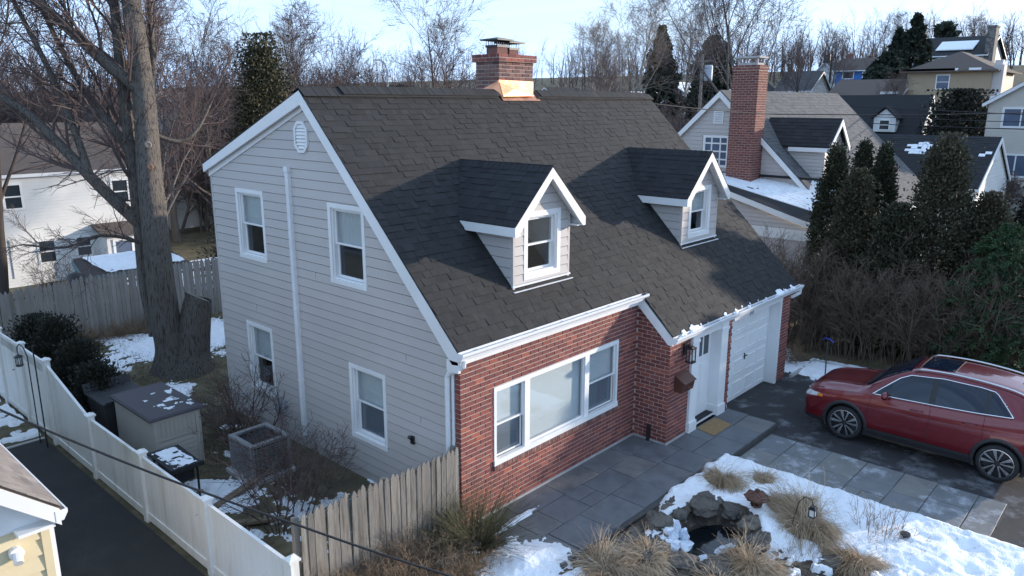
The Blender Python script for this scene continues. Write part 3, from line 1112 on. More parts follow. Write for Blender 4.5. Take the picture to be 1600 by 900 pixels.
m.prism([(XL + 0.05, 0.1, 0.1 + ROOFK - 0.2), (XL + 0.05, YRG, ZRG - 0.2), (XL + 0.05, YRG, ZRG - 0.23), (XL + 0.05, 0.1, 0.1 + ROOFK - 0.23)], (0.12, 0, 0))
m.build('soffit', WHITE, house)
m = MB()
m.prism([(XL + 0.09, YRG, ZRG - 0.2), (XL + 0.09, 7.95, ZB - 0.15), (XL + 0.09, 7.95, ZB - 0.3), (XL + 0.09, YRG, ZRG - 0.36)], (0.03, 0, 0))
m.build('rake_moulding', WHITE, house)
m = MB()
m.box(XL - 0.005, XL + 0.045, -0.09, 0.19, 2.86, 3.05)
m.build('cornice_return', WHITE, house)
m = MB()
m.prism([(XR - 0.045, YE2, YE2 + ROOFK - 0.03), (XR - 0.045, YRG, ZRG - 0.03), (XR - 0.045, YRG, ZRG - 0.2), (XR - 0.045, YE2, YE2 + ROOFK - 0.2)], (0.05, 0, 0))
m.build('rake_board', WHITE, house)

m = MB()
m.box(XL, 5.22, -0.055, -0.012, 2.97, 3.2)
m.box(XL, 5.22, -0.09, -0.055, 3.05, 3.19)
m.box(5.2, XR, -0.872, -0.832, 2.24, 2.42)
m.box(5.2, XR, -0.89, -0.872, 2.3, 2.42)
m.box(5.3, 11.3, -0.83, -0.5, 2.252, 2.29)
m.build('frieze', WHITE, house)
m = MB()
m.prism([(5.165, -0.02, 3.2), (5.165, -0.90, 2.38), (5.165, -0.90, 2.235), (5.165, -0.80, 2.235), (5.165, -0.02, 2.955)], (0.045, 0, 0))
m.build('step_rake_board', WHITE, house)


def gutter(x0, x1, yb, z0, name):
    pr = [(0, 0), (-0.075, 0), (-0.09, 0.045), (-0.122, 0.085), (-0.125, 0.125), (-0.108, 0.127), (-0.106, 0.098), (0, 0.098)]
    m = MB()
    m.prism([(x0, yb + a, z0 + b) for a, b in pr], (x1 - x0, 0, 0))
    m.box(x0 + 0.005, x1 - 0.005, yb - 0.012, yb - 0.001, z0 + 0.098, z0 + 0.135)
    for xe in (x0 - 0.006, x1):
        m.prism([(xe, yb, z0 - 0.001), (xe, yb - 0.077, z0 - 0.001), (xe, yb - 0.127, z0 + 0.085), (xe, yb - 0.127, z0 + 0.128), (xe, yb, z0 + 0.128)], (0.006, 0, 0))
    g = m.build(name, GUTTER, house)
    m = MB()
    m.box(x0 + 0.02, x1 - 0.02, yb - 0.104, yb - 0.012, z0 + 0.09, z0 + 0.1015)
    m.build('trough', GUTIN, g)
    m = MB()
    x = x0 + 0.4
    while x < x1:
        m.box(x, x + 0.018, yb - 0.11, yb - 0.012, z0 + 0.112, z0 + 0.118)
        x += 0.75
    m.build('hanger', GUTTER, g)
    return g


g1 = gutter(XL - 0.02, 5.30, -0.093, 3.085, 'gutter')
g2 = gutter(5.17, 11.68, -0.893, 2.285, 'gutter')
m = MB()
m.tube([(XL + 0.07, -0.14, 3.09), (XL + 0.07, -0.13, 2.98), (XL + 0.07, 0.02, 2.86), (XL + 0.07, 0.2, 2.80), (-0.062, 0.26, 2.70), (-0.062, 0.26, 1.3), (-0.062, 0.26, 0.15)], 0.045, 8)
m.box(-0.025, 0.0, 0.14, 0.2, 0.0, 2.9)
m.build('corner_downspout', GUTTER, house, smooth=False)
m = MB()
FG.box(m, 4.66, 4.76, 0.3, 5.86, 0.012, 0.085)
FG.box(m, 4.645, 4.775, 5.80, 5.90, 0.006, 0.10)
FG.box(m, 4.652, 4.768, 3.02, 3.06, 0.01, 0.09)
FG.box(m, 4.652, 4.768, 1.5, 1.54, 0.01, 0.09)
for q_ in (4.68, 4.705, 4.73):
    FG.box(m, q_, q_ + 0.008, 0.3, 5.8, 0.085, 0.089)
m.build('downspout', GUTTER, house)
m = MB()
m.tube([(11.62, -0.95, 2.3), (11.62, -0.95, 2.2), (11.5, -0.8, 2.08), (11.42, -0.6, 2.02), (11.42, -0.58, 0.0)], 0.045, 8)
m.build('rear_downspout', GUTTER, house)

# octagonal louvred gable vent
m = MB()
oc = [(0.10, 0.29), (0.22, 0.16), (0.22, -0.16), (0.10, -0.29), (-0.10, -0.29), (-0.22, -0.16), (-0.22, 0.16), (-0.10, 0.29)]
vy, vz = 4.19, 6.47
for k in range(8):
    a, b = oc[k], oc[(k + 1) % 8]
    ai, bi = (a[0] * 0.78, a[1] * 0.82), (b[0] * 0.78, b[1] * 0.82)
    m.prism([FG.p(vy + a[0], vz + a[1], 0.0), FG.p(vy + b[0], vz + b[1], 0.0), FG.p(vy + bi[0], vz + bi[1], 0.0), FG.p(vy + ai[0], vz + ai[1], 0.0)], (-0.05, 0, 0))
vent = m.build('gable_vent', WHITE, house)
for k in range(7):
    zz = vz - 0.2 + k * 0.064
    hw = 0.165 if abs(zz - vz) < 0.13 else 0.165 - (abs(zz - vz) - 0.13) * 0.75
    m = MB()
    m.grid([FG.p(vy - hw, zz - 0.012, 0.042), FG.p(vy + hw, zz - 0.012, 0.042), FG.p(vy + hw, zz + 0.05, 0.012), FG.p(vy - hw, zz + 0.05, 0.012),
            FG.p(vy - hw, zz - 0.02, 0.038), FG.p(vy + hw, zz - 0.02, 0.038), FG.p(vy + hw, zz + 0.042, 0.008), FG.p(vy - hw, zz + 0.042, 0.008)],
           [(0, 1, 2, 3), (4, 7, 6, 5), (0, 4, 5, 1)])
    m.build('louvre', WHITE, vent)

# --- chimney with copper cricket flashing
CX0, CX1, CY0, CY1 = 5.14, 6.33, 3.96, 4.70
chim = empty_part('chimney', house, (5.73, 4.33, 7.0))
m = MB()
m.box(CX0 + .006, CX1 - .006, CY0 + .006, CY1 - .006, 6.5, 8.09)
m.build('core', MORTAR, chim)
cb = []
keep = bricks
for F, L in ((Fr((0, CY0, 0), (1, 0, 0), (0, -1, 0)), CX1 - CX0), (Fr((CX0, CY0, 0), (0, 1, 0), (-1, 0, 0)), CY1 - CY0)):
    st = CX0 if F.n.y else 0.0
    bricks = []
    lay(F, L, 7.1, 8.03, (), None, 0, st)
    cb += bricks
bricks = keep
join_bricks(cb, 'brickwork', BRICKD, chim)
m = MB()
q_ = 0.065
m.box(CX0 - q_ + .004, CX1 + q_ - .004, CY0 - q_ + .004, CY1 + q_ - .004, 8.03, 8.18)
m.build('cap_core', MORTAR, chim)
cb = []
for F, L, st in ((Fr((0, CY0 - q_, 0), (1, 0, 0), (0, -1, 0)), CX1 - CX0 + 2 * q_, CX0 - q_), (Fr((CX0 - q_, CY0 - q_, 0), (0, 1, 0), (-1, 0, 0)), CY1 - CY0 + 2 * q_, 0.0)):
    bricks = []
    lay(F, L, 8.04, 8.17, (), None, 0.03, st)
    cb += bricks
bricks = keep
join_bricks(cb, 'cap_bricks', BRICKM, chim)
m = MB()
m.box(5.27, 5.62, 4.13, 4.48, 8.18, 8.36)
m.box(5.73, 6.05, 4.17, 4.47, 8.18, 8.32)
m.build('flue', BRICKD, chim)
m = MB()
for (a, b, c_, d, z) in ((5.25, 5.64, 4.11, 4.50, 8.36), (5.71, 6.07, 4.15, 4.49, 8.32)):
    m.box(a, b, c_, d, z, z + 0.05)
    for xx in np.linspace(a + 0.02, b - 0.02, 6):
        m.box(xx - 0.004, xx + 0.004, c_ + .015, c_ + 0.022, z + 0.05, z + 0.15)
        m.box(xx - 0.004, xx + 0.004, d - .022, d - 0.015, z + 0.05, z + 0.15)
    for yv in np.linspace(c_ + 0.02, d - 0.02, 5):
        m.box(a + .012, a + 0.02, yv - 0.004, yv + 0.004, z + 0.05, z + 0.15)
    xm, ym = (a + b) / 2, (c_ + d) / 2
    hx, hy = (b - a) / 2 + 0.09, (d - c_) / 2 + 0.09
    zc = z + 0.15
    m.grid([(xm - hx, ym - hy, zc), (xm + hx, ym - hy, zc), (xm + hx, ym + hy, zc), (xm - hx, ym + hy, zc), (xm - hx, ym - hy, zc + 0.03), (xm + hx, ym - hy, zc + 0.03), (xm + hx, ym + hy, zc + 0.03), (xm - hx, ym + hy, zc + 0.03), (xm, ym, zc + 0.085)],
           [(0, 3, 2, 1), (0, 1, 5, 4), (1, 2, 6, 5), (2, 3, 7, 6), (3, 0, 4, 7), (4, 5, 8), (5, 6, 8), (6, 7, 8), (7, 4, 8)])
m.build('chimney_cap', BLACK, chim)
m = MB()
zf, e_ = 7.62, 0.012
m.grid([(CX0 - e_, CY0 - e_, 7.05), (CX1 + e_, CY0 - e_, 7.05), (CX1 + e_, CY0 - e_, zf - 0.02), (CX0 - e_, CY0 - e_, zf)], [(0, 1, 2, 3)])
m.grid([(CX0 - e_, CY0 - e_, 7.0), (CX0 - e_, CY1, 7.0), (CX0 - e_, CY1, 7.3), (CX0 - e_, CY0 - e_, zf)], [(0, 1, 2, 3)])
m.grid([(CX1 + e_, CY0 - e_, 7.0), (CX1 + e_, CY1, 7.0), (CX1 + e_, CY1, 7.3), (CX1 + e_, CY0 - e_, zf)], [(0, 1, 2, 3)])
m.grid([(CX0, CY0 - 0.02, zf - 0.05), (CX0 + 0.02, CY0 - 0.12, 7.25), (CX1 - 0.05, CY0 - 0.10, 7.27), (CX1 - 0.12, CY0 - 0.02, 7.31), (CX0 + 0.42, CY0 - 0.10, 7.42)],
       [(0, 1, 4), (1, 2, 4), (2, 3, 4), (3, 0, 4)])
m.grid([(CX0 - 0.16, CY0 + 0.12, 7.36), (CX0 + 0.01, CY0 - 0.12, 7.22), (CX0 - e_ * 2, CY0 - e_, zf - 0.02), (CX0 - e_ * 2, CY1 - 0.15, 7.40)], [(0, 1, 2, 3)])
m.prism([(CX0 - 0.02, CY0 - 0.16, CY0 - 0.16 + ROOFK + 0.03), (CX1 + 0.12, CY0 - 0.16, CY0 - 0.16 + ROOFK + 0.03), (CX1 + 0.12, CY0 - 0.0, CY0 + ROOFK + 0.03), (CX0 - 0.02, CY0 - 0.0, CY0 + ROOFK + 0.03)], (0, -0.004, 0.004))
m.build('copper_flashing', COPPER, chim, fix=False)


# --- dormers
def dormer(x0, x1, wx0, wx1, wz0, wz1, label, drop):
    d = empty_part('dormer', house, ((x0 + x1) / 2, 0.5, 3.8))
    d['label'] = label
    yf = 0.5
    cx = (x0 + x1) / 2
    hw = (x1 - x0) / 2
    zp, oh, fo = 5.99, 0.19, 0.24
    HW = hw + oh
    ze = zp - HW * 0.985
    FRT = Fr((0, yf, 0), (1, 0, 0), (0, -1, 0))
    CH = Fr((x0, 0, 0), (0, 1, 0), (-1, 0, 0))
    zwall = zp - hw * 0.985 - 0.12

    def fb(z):
        if z < zwall:
            return x0 + 0.03, x1 - 0.03
        t = max(0.02, (zp - 0.14 - z) / 0.985)
        return max(cx - t, x0 + 0.03), min(cx + t, x1 - 0.03)
    for mb in clap_rows(FRT, yf + ROOFK + 0.05, zp - 0.2, fb, [(wx0 + .02, wx1 - .02, wz0 + .02, wz1 - .02)]):
        mb.build('clapboard', SIDING, d)
    for mb in clap_rows(CH, yf + ROOFK + 0.02, ze + 0.06, lambda z: (yf + 0.03, max(yf + 0.05, z - ROOFK)), []):
        mb.build('clapboard', SIDING, d)
    m = MB()
    for xx in (x0 - 0.004, x1 - 0.05):
        if xx > x0:
            m.build('corner_board', SIDING, d)
            m = MB()
        m.box(xx, xx + 0.054, yf - 0.02, yf + 0.04, yf + ROOFK - 0.05, ze + 0.1)
    m.prism([(x1 - 0.02, yf, yf + ROOFK), (x1 - 0.02, yf, ze + 0.1), (x1 - 0.02, ze + 0.1 - ROOFK, ze + 0.1)], (0.02, 0, 0))
    m.build('corner_board', SIDING, d)
    m = MB()
    m.box(x0 - 0.02, x1 + 0.02, yf - 0.04, yf + 0.02, yf + ROOFK + 0.02, yf + ROOFK + 0.055)
    m.box(x0 - 0.03, x1 + 0.05, yf - 0.09, yf - 0.04, yf + ROOFK - 0.06, yf + ROOFK - 0.045)
    m.build('base_flashing', GUTTER, d)
    # roof slabs
    yr0 = yf - fo
    m = MB()
    for sg in (-1, 1):
        yb_e = ze - ROOFK + 0.05
        yb_r = zp - ROOFK + 0.05
        top = [(cx, yr0, zp), (cx + sg * HW, yr0, ze), (cx + sg * HW, yb_e, ze), (cx, yb_r, zp)]
        m.grid([(a, b, c) for a, b, c in top] + [(a, b, c - 0.04) for a, b, c in top], [(0, 1, 2, 3), (7, 6, 5, 4), (0, 4, 5, 1), (1, 5, 6, 2), (2, 6, 7, 3), (3, 7, 4, 0)])
    m.build('roof_deck', UNDER, d)
    for sg in (-1, 1):
        sl = math.hypot(1, 0.985)
        us = Vector((-sg / sl, 0, 0.985 / sl))
        un = Vector((sg * 0.985 / sl, 0, 1 / sl))
        LT = HW * sl
        lst = []
        nr = int(LT / EXPO) + 1
        for r in range(nr):
            s = r * EXPO
            if s > LT - 0.05:
                break
            zz = ze + s * 0.985 / sl
            yb = zz - ROOFK + 0.06
            y = yr0 - 0.012 - random.uniform(0, 0.15)
            while y < yb:
                wd = random.choice((0.16, 0.2, 0.24, 0.3))
                a, b = max(y, yr0 - 0.012), min(y + wd, yb)
                if b - a > 0.02:
                    lst.append(((a + b) / 2, s - 0.012, b - a, random.choice((0.007, 0.013))))
                y += wd
        base = Vector((cx + sg * HW, 0, ze))
        join_shingles(lst, lambda yv, s: base + us * s + Vector((0, yv, 0)) + un * 0.001, (0, 1, 0), us, un, 'shingles', SHINGD, d)
    m = MB()
    y = yr0 - 0.01
    while y < zp - ROOFK - 0.05:
        m.rv = random.random()
        for sg in (-1, 1):
            m.grid([(cx, y, zp + 0.022), (cx + sg * 0.13, y, zp - 0.105), (cx + sg * 0.13, y + 0.155, zp - 0.112), (cx, y + 0.155, zp + 0.012),
                    (cx, y, zp + 0.008), (cx + sg * 0.13, y, zp - 0.12)], [(0, 1, 2, 3), (0, 4, 5, 1)])
        y += 0.142
    o = m.build('ridge_caps', SHINGD, d, rnd=True, fix=False)
    o['kind'] = 'stuff'
    # white barge boards, soffit, eave fascia
    m = MB()
    for sg in (-1, 1):
        m.prism([(cx, yr0 - 0.006, zp - 0.02), (cx + sg * (HW + 0.01), yr0 - 0.006, ze - 0.02), (cx + sg * (HW + 0.01), yr0 - 0.006, ze - 0.185), (cx + sg * (HW - 0.07), yr0 - 0.006, ze - 0.185), (cx, yr0 - 0.006, zp - 0.21)], (0, 0.035, 0))
        m.prism([(cx, yr0 + 0.03, zp - 0.1), (cx + sg * HW, yr0 + 0.03, ze - 0.1), (cx + sg * HW, yr0 + 0.03, ze - 0.115), (cx, yr0 + 0.03, zp - 0.115)], (0, fo - 0.02, 0))
        xf = cx + sg * HW
        xa, xb = (xf - 0.008, xf + 0.02) if sg < 0 else (xf - 0.02, xf + 0.008)
        m.prism([(xa, yr0 + 0.03, ze - 0.02), (xa, ze - ROOFK, ze - 0.02), (xa, ze - 0.185 - ROOFK, ze - 0.185), (xa, yr0 + 0.03, ze - 0.185)], (xb - xa, 0, 0))
        xa, xb = (xf + 0.02, x0 + 0.01) if sg < 0 else (x1 - 0.01, xf - 0.02)
        m.prism([(xa, yr0 + 0.03, ze - 0.165), (xa, ze - 0.15 - ROOFK, ze - 0.165), (xa, ze - 0.15 - ROOFK, ze - 0.185), (xa, yr0 + 0.03, ze - 0.185)], (xb - xa, 0, 0))
    m.build('barge_board', WHITE, d)
    window(d, FRT, wx0, wx1, wz0, wz1, cas=0.10, sub=False, name='window', top=BLIND, bot=ROOMC, bg=GLASSD, recess=0.09, blind_drop=drop, tg=GLASS)
    # step flashing line up the cheek
    m = MB()
    m.prism([(x0 - 0.03, yf, yf + ROOFK + 0.012), (x0 - 0.03, ze - 0.1 - ROOFK, ze - 0.1 + 0.012), (x0 - 0.03, ze - 0.1 - ROOFK, ze - 0.1 + 0.05), (x0 - 0.03, yf, yf + ROOFK + 0.05)], (0.012, 0, 0))
    m.build('step_flashing', UNDER, d)
    return d


dormer(1.80, 3.43, 2.09, 3.14, 3.93, 5.18, 'dormer nearer the tall gable wall, dark window behind', 0.02)
dormer(7.72, 9.42, 8.02, 9.05, 3.95, 5.17, 'dormer above the front door, white blind half drawn', 0.48)

# --- entrance
ent = MB()
PL0, PL1, PR0, PR1 = 6.07, 6.36, 7.40, 7.72
for a, b in ((PL0, PL1), (PR0, PR1)):
    ent.box(a, b, -0.885, -0.60, 0.0, 2.25)
    ent.box(a - 0.02, b + 0.02, -0.915, -0.60, 0.0, 0.24)
    ent.box(a - 0.012, b + 0.012, -0.905, -0.62, 2.05, 2.12)
ent.box(PL1, PR0, -0.86, -0.58, 2.12, 2.25)
ent.box(PL1, PR0, -0.80, -0.58, 0.0, 0.06)
surround = ent.build('door_surround', WHITE, house, bevel=0.006)
DF = Fr((0, -0.62, 0), (1, 0, 0), (0, -1, 0))
m = MB()
DF.box(m, PL1, PR0, 0.08, 2.12, -0.05, 0.0)
for (a0, a1, z0, z1) in ((6.47, 6.83, 0.25, 1.35), (6.93, 7.29, 0.25, 1.35)):
    DF.box(m, a0, a1, z0, z1, -0.01, 0.008)
    DF.box(m, a0 + .05, a1 - .05, z0 + .05, z1 - .05, 0.008, 0.016)
door = m.build('front_door', WHITE, house, bevel=0.004)
for k in range(3):
    a0 = 6.48 + k * 0.29
    m = MB()
    DF.box(m, a0, a0 + 0.22, 1.52, 1.98, 0.001, 0.004)
    m.build('pane', GLASSD if False else ROOM, door)
m = MB()
DF.box(m, 6.41, 6.45, 0.92, 1.22, 0.0, 0.012)
m.tube([(6.43, -0.64, 1.0), (6.43, -0.69, 1.0), (6.43, -0.69, 1.12), (6.43, -0.64, 1.12)], 0.009, 6)
m.build('handle', BLACK, door)
m = MB()
m.box(PL1 + .01, PR0 - .01, -0.80, -0.62, 0.062, 0.075)
m.build('threshold', BLACKR, door)

# wall lantern
m = MB()
lx, ly, lz = 5.80, -0.83, 2.02
m.box(lx - 0.055, lx + 0.055, ly - 0.03, ly, lz - 0.13, lz + 0.13)
m.tube([(lx, ly, lz + 0.04), (lx, ly - 0.12, lz + 0.10), (lx, ly - 0.16, lz + 0.06)], 0.012, 6)
m.box(lx - 0.085, lx + 0.085, ly - 0.245, ly - 0.075, lz + 0.03, lz + 0.06)
m.box(lx - 0.05, lx + 0.05, ly - 0.21, ly - 0.11, lz + 0.06, lz + 0.085)
for sx in (-0.07, 0.07):
    for sy in (-0.23, -0.09):
        m.box(lx + sx - 0.009, lx + sx + 0.009, ly + sy - 0.009, ly + sy + 0.009, lz - 0.26, lz + 0.03)
m.box(lx - 0.085, lx + 0.085, ly - 0.245, ly - 0.075, lz - 0.275, lz - 0.25)
lan = m.build('wall_lantern', BLACK, house)
m = MB()
m.box(lx - 0.062, lx + 0.062, ly - 0.222, ly - 0.098, lz - 0.25, lz + 0.03)
m.build('pane', GLASS, lan)
m = MB()
m.tube([(lx, ly - 0.16, lz - 0.25), (lx, ly - 0.16, lz - 0.12)], 0.018, 8)
m.build('candle_tube', WHITE, lan)
# mailbox
m = MB()
mx0, mx1 = 5.46, 5.93
m.prism([(mx0, -0.825, 1.14), (mx0, -1.02, 1.14), (mx0, -1.06, 1.36), (mx0, -0.825, 1.5)], (mx1 - mx0, 0, 0))
m.prism([(mx0 - 0.012, -0.825, 1.515), (mx0 - 0.012, -1.085, 1.365), (mx0 - 0.012, -1.085, 1.345), (mx0 - 0.012, -0.825, 1.495)], (mx1 - mx0 + 0.024, 0, 0))
mbx = m.build('mailbox', MAILB, house, bevel=0.006)
m = MB()
m.tube([(5.60, -1.055, 1.27), (5.63, -1.085, 1.25), (5.76, -1.085, 1.25), (5.79, -1.055, 1.27)], 0.008, 6)
m.build('handle', MAILB, mbx)

# --- garage door, 4 x 4 raised panels
GF = Fr((0, -0.56, 0), (1, 0, 0), (0, -1, 0))
m = MB()
GF.box(m, 8.0, 10.66, -0.13, 2.2, -0.04, 0.0)
gd = m.build('garage_door', WHITE, house)
gw_, gh_ = 2.60 / 4, 2.26 / 4
for r in range(4):
    m = MB()
    GF.box(m, 8.02, 10.64, -0.12 + r * gh_ + 0.004, -0.12 + (r + 1) * gh_ - 0.004, 0.0, 0.014)
    m.build('door_section', WHITE, gd)
    for c in range(4):
        a0, a1 = 8.03 + c * gw_ + 0.06, 8.03 + (c + 1) * gw_ - 0.06
        z0, z1 = -0.12 + r * gh_ + 0.09, -0.12 + (r + 1) * gh_ - 0.09
        m = MB()
        P = GF.p
        o_, i_ = 0.014, 0.05
        m.grid([P(a0, z0, o_), P(a1, z0, o_), P(a1, z1, o_), P(a0, z1, o_), P(a0 + .025, z0 + .025, 0.034), P(a1 - .025, z0 + .025, 0.034), P(a1 - .025, z1 - .025, 0.034), P(a0 + .025, z1 - .025, 0.034),
                P(a0 + i_, z0 + i_, 0.022), P(a1 - i_, z0 + i_, 0.022), P(a1 - i_, z1 - i_, 0.022), P(a0 + i_, z1 - i_, 0.022)],
               [(0, 1, 5, 4), (1, 2, 6, 5), (2, 3, 7, 6), (3, 0, 4, 7), (4, 5, 9, 8), (5, 6, 10, 9), (6, 7, 11, 10), (7, 4, 8, 11), (8, 9, 10, 11)])
        m.build('panel', WHITE, gd)
m = MB()
GF.box(m, 9.31, 9.35, 0.83, 0.99, 0.014, 0.03)
m.tube([GF.p(9.24, 0.93, 0.05), GF.p(9.42, 0.93, 0.05)], 0.012, 6)
m.tube([GF.p(9.33, 0.93, 0.014), GF.p(9.33, 0.93, 0.05)], 0.01, 6)
m.build('handle', BLACK, gd)
m = MB()
m.box(10.65, 10.748, -0.86, -0.5, -0.13, 2.25)
m.box(8.02, 8.07, -0.80, -0.5, -0.13, 2.25)
m.box(8.03, 10.65, -0.80, -0.5, 2.14, 2.25)
m.build('garage_jamb', WHITE, house)
# header board and house number 77
m = MB()
m.box(8.03, 10.74, -0.868, -0.802, 2.15, 2.238)
m.build('garage_header', WHITE, house)
for k in (0, 1):
    m = MB()
    x = 8.80 + k * 0.115
    m.box(x, x + 0.085, -0.882, -0.873, 2.252, 2.272)
    m.prism([(x + 0.062, -0.882, 2.253), (x + 0.085, -0.882, 2.253), (x + 0.045, -0.882, 2.135), (x + 0.022, -0.882, 2.135)], (0, 0.008, 0))
    m.build('house_number', BLACK, house)
# small fittings on the gable
m = MB()
FG.box(m, 5.58, 5.72, 0.55, 0.92, 0.0, 0.10)
m.tube([FG.p(5.65, 0.55, 0.05), FG.p(5.65, 0.05, 0.05)], 0.02, 6)
FG.box(m, 5.42, 5.5, 0.62, 0.86, 0.0, 0.08)
m.build('electric_box', GUTIN, house)
m = MB()
FG.box(m, 1.18, 1.26, 1.2, 1.34, 0.0, 0.06)
m.tube([FG.p(1.22, 1.3, 0.06), FG.p(1.22, 1.36, 0.12)], 0.035, 6)
m.build('floodlight', BLACK, house)
m = MB()
m.box(5.12, 5.22, -0.45, -0.40, 0.0, 0.35)
m.tube([(5.16, -0.42, 0.35), (5.12, -0.42, 0.40), (5.10, -0.42, 0.33)], 0.012, 6)
m.build('hose_spigot', BLACK, house)
# doormat
m = MB()
m.prism([(6.32, -1.38, 0.002), (7.14, -1.39, 0.002), (7.24, -0.93, 0.002), (6.42, -0.92, 0.002)], (0, 0, 0.016))
tag(m.build('doormat', COIR), 'tan coir doormat on the stone step at the front door', 'doormat')
# remnants of snow along the garage eave
def snow_patch(name, fn, nu, nv, tf, parent, hgt=0.05, label=None):
    U, W_ = np.meshgrid(np.linspace(0, 1, nu), np.linspace(0, 1, nv), indexing='ij')
    T = tf(U, W_)
    P = np.array([[tuple(fn(U[i, j], W_[i, j])) for j in range(nv)] for i in range(nu)])
    P[..., 2] += np.where(T > 0, 0.008 + hgt * np.minimum(1, T * 3), np.maximum(T * 2, -0.06))
    i = np.arange((nu - 1) * (nv - 1))
    a = (i // (nv - 1)) * nv + i % (nv - 1)
    F = np.stack([a, a + nv, a + nv + 1, a + 1], -1)
    F = F[(T.ravel()[F] > -0.02).any(1)]
    us_ = np.unique(F)
    mp = -np.ones(nu * nv, dtype=int)
    mp[us_] = np.arange(len(us_))
    o = np_obj(name, P.reshape(-1, 3)[us_], mp[F], SNOW, parent, None, True)
    return tag(o, label, None, None, 'stuff')


snow_patch('eave_snow', lambda u, v: slope_pt(5.3 + 6.2 * u, -0.10 + 0.30 * v) + Vector((0, -0.01, 0.012 + 0.08 * max(0, 0.33 - v))), 420, 24,
           lambda u, v: fbm(u * 6.2, v * 0.3, 7.0, 4, 9) - 0.69 + 0.20 * np.exp(-((u - 0.10) / 0.07) ** 2) + 0.20 * np.exp(-((u - 0.86) / 0.12) ** 2) - 0.25 * (v - 0.25) ** 2 * 4, None, 0.013, 'crumbs of snow left along the garage gutter')

# ================================================================ FENCES
def picket_mesh(name, wd, h, tk, mat, notch=True, pt=0.09):
    hw = wd / 2
    if notch:
        pts = [(-hw, 0), (hw, 0), (hw, h - pt - 0.035), (hw * 0.72, h - pt - 0.02), (hw, h - pt), (hw * 0.55, h - pt * 0.42), (0, h), (-hw * 0.55, h - pt * 0.42), (-hw, h - pt), (-hw * 0.72, h - pt - 0.02), (-hw, h - pt - 0.035)]
    else:
        pts = [(-hw, 0), (hw, 0), (hw, h - pt), (0, h), (-hw, h - pt)]
    n = len(pts)
    V = [(a, 0, b) for a, b in pts] + [(a, tk, b) for a, b in pts]
    me = bpy.data.meshes.new(name)
    me.from_pydata(V, [], [tuple(range(n)), tuple(range(2 * n - 1, n - 1, -1))] + [(i, n + i, n + (i + 1) % n, (i + 1) % n) for i in range(n)])
    me.materials.append(mat)
    return me


# grey gothic picket fence between the house corner and the white fence
fen = thing('picket_fence', 'weathered grey pointed picket fence meeting the brick corner', 'fence', (-1.5, 0.0, 0))
pm = picket_mesh('picket', 0.094, 1.62, 0.02, WOODG)
x = -3.03
while x < -0.03:
    o = link('picket', pm, fen, Vector((x, 0.02 + random.uniform(-0.004, 0.004), -0.05 + 0.02 * math.sin(x * 2) + random.uniform(-0.012, 0.012))) - org(fen))
    o.rotation_euler = (random.uniform(-0.01, 0.01), random.uniform(-0.012, 0.012), random.uniform(-0.03, 0.03))
    o.scale = (random.uniform(0.95, 1.04), 1, random.uniform(0.985, 1.012))
    x += 0.1045
for z in (0.28, 0.82, 1.36):
    m = MB()
    m.box(-3.08, -0.01, 0.045, 0.085, z, z + 0.085)
    m.build('rail', WOODG, fen)
for xx in (-3.1, -1.55, -0.07):
    m = MB()
    m.box(xx - 0.04, xx + 0.04, 0.086, 0.166, -0.1, 1.5)
    m.build('post', WOODG, fen)

# pale stockade fence across the back
fen2 = thing('stockade_fence', 'pale weathered stockade fence across the back yard', 'fence', (1.5, 16.3, 0))
pm = picket_mesh('picket', 0.118, 1.98, 0.025, WOODP, False, 0.11)
x = -5.6
while x < 8.6:
    yv = 16.25 + 0.03 * (x - 1) + 0.02 * math.sin(x)
    o = link('picket', pm, fen2, Vector((x, yv, -0.05 + 0.05 * math.sin(x * 0.5 + 1) + random.uniform(-0.02, 0.02))) - org(fen2))
    o.rotation_euler = (random.uniform(-0.015, 0.015), random.uniform(-0.012, 0.012), random.uniform(-0.04, 0.04))
    o.scale = (random.uniform(0.88, 1.05), 1, random.uniform(0.98, 1.02))
    x += 0.127
for z in (0.35, 1.05, 1.6):
    m = MB()
    m.beam((-5.6, 16.25 - 0.19 + 0.06, z), (8.6, 16.25 + 0.03 * 7.6 + 0.06, z), 0.04, 0.08)
    m.build('rail', WOODP, fen2)

# white vinyl fence along the drive
vf = thing('vinyl_fence', 'white vinyl privacy fence with square caps along the black drive', 'fence', (-3.5, 5, 0))
VX = -3.5
posts = [(-0.42, 1.27), (1.93, 1.27), (4.26, 1.27), (6.59, 1.27), (8.84, 1.86), (10.5, 1.86), (12.2, 1.86), (13.9, 1.86), (15.6, 1.86)]
for (y, h) in posts:
    m = MB()
    m.box(VX - 0.064, VX + 0.064, y - 0.064, y + 0.064, -0.1, h)
    po = m.build('post', WHITE2, vf, bevel=0.005)
    m = MB()
    m.box(VX - 0.085, VX + 0.085, y - 0.085, y + 0.085, h, h + 0.03)
    m.grid([(VX - 0.075, y - 0.075, h + 0.03), (VX + 0.075, y - 0.075, h + 0.03), (VX + 0.075, y + 0.075, h + 0.03), (VX - 0.075, y + 0.075, h + 0.03), (VX, y, h + 0.075)], [(0, 1, 4), (1, 2, 4), (2, 3, 4), (3, 0, 4)])
    m.build('post_cap', WHITE2, po)
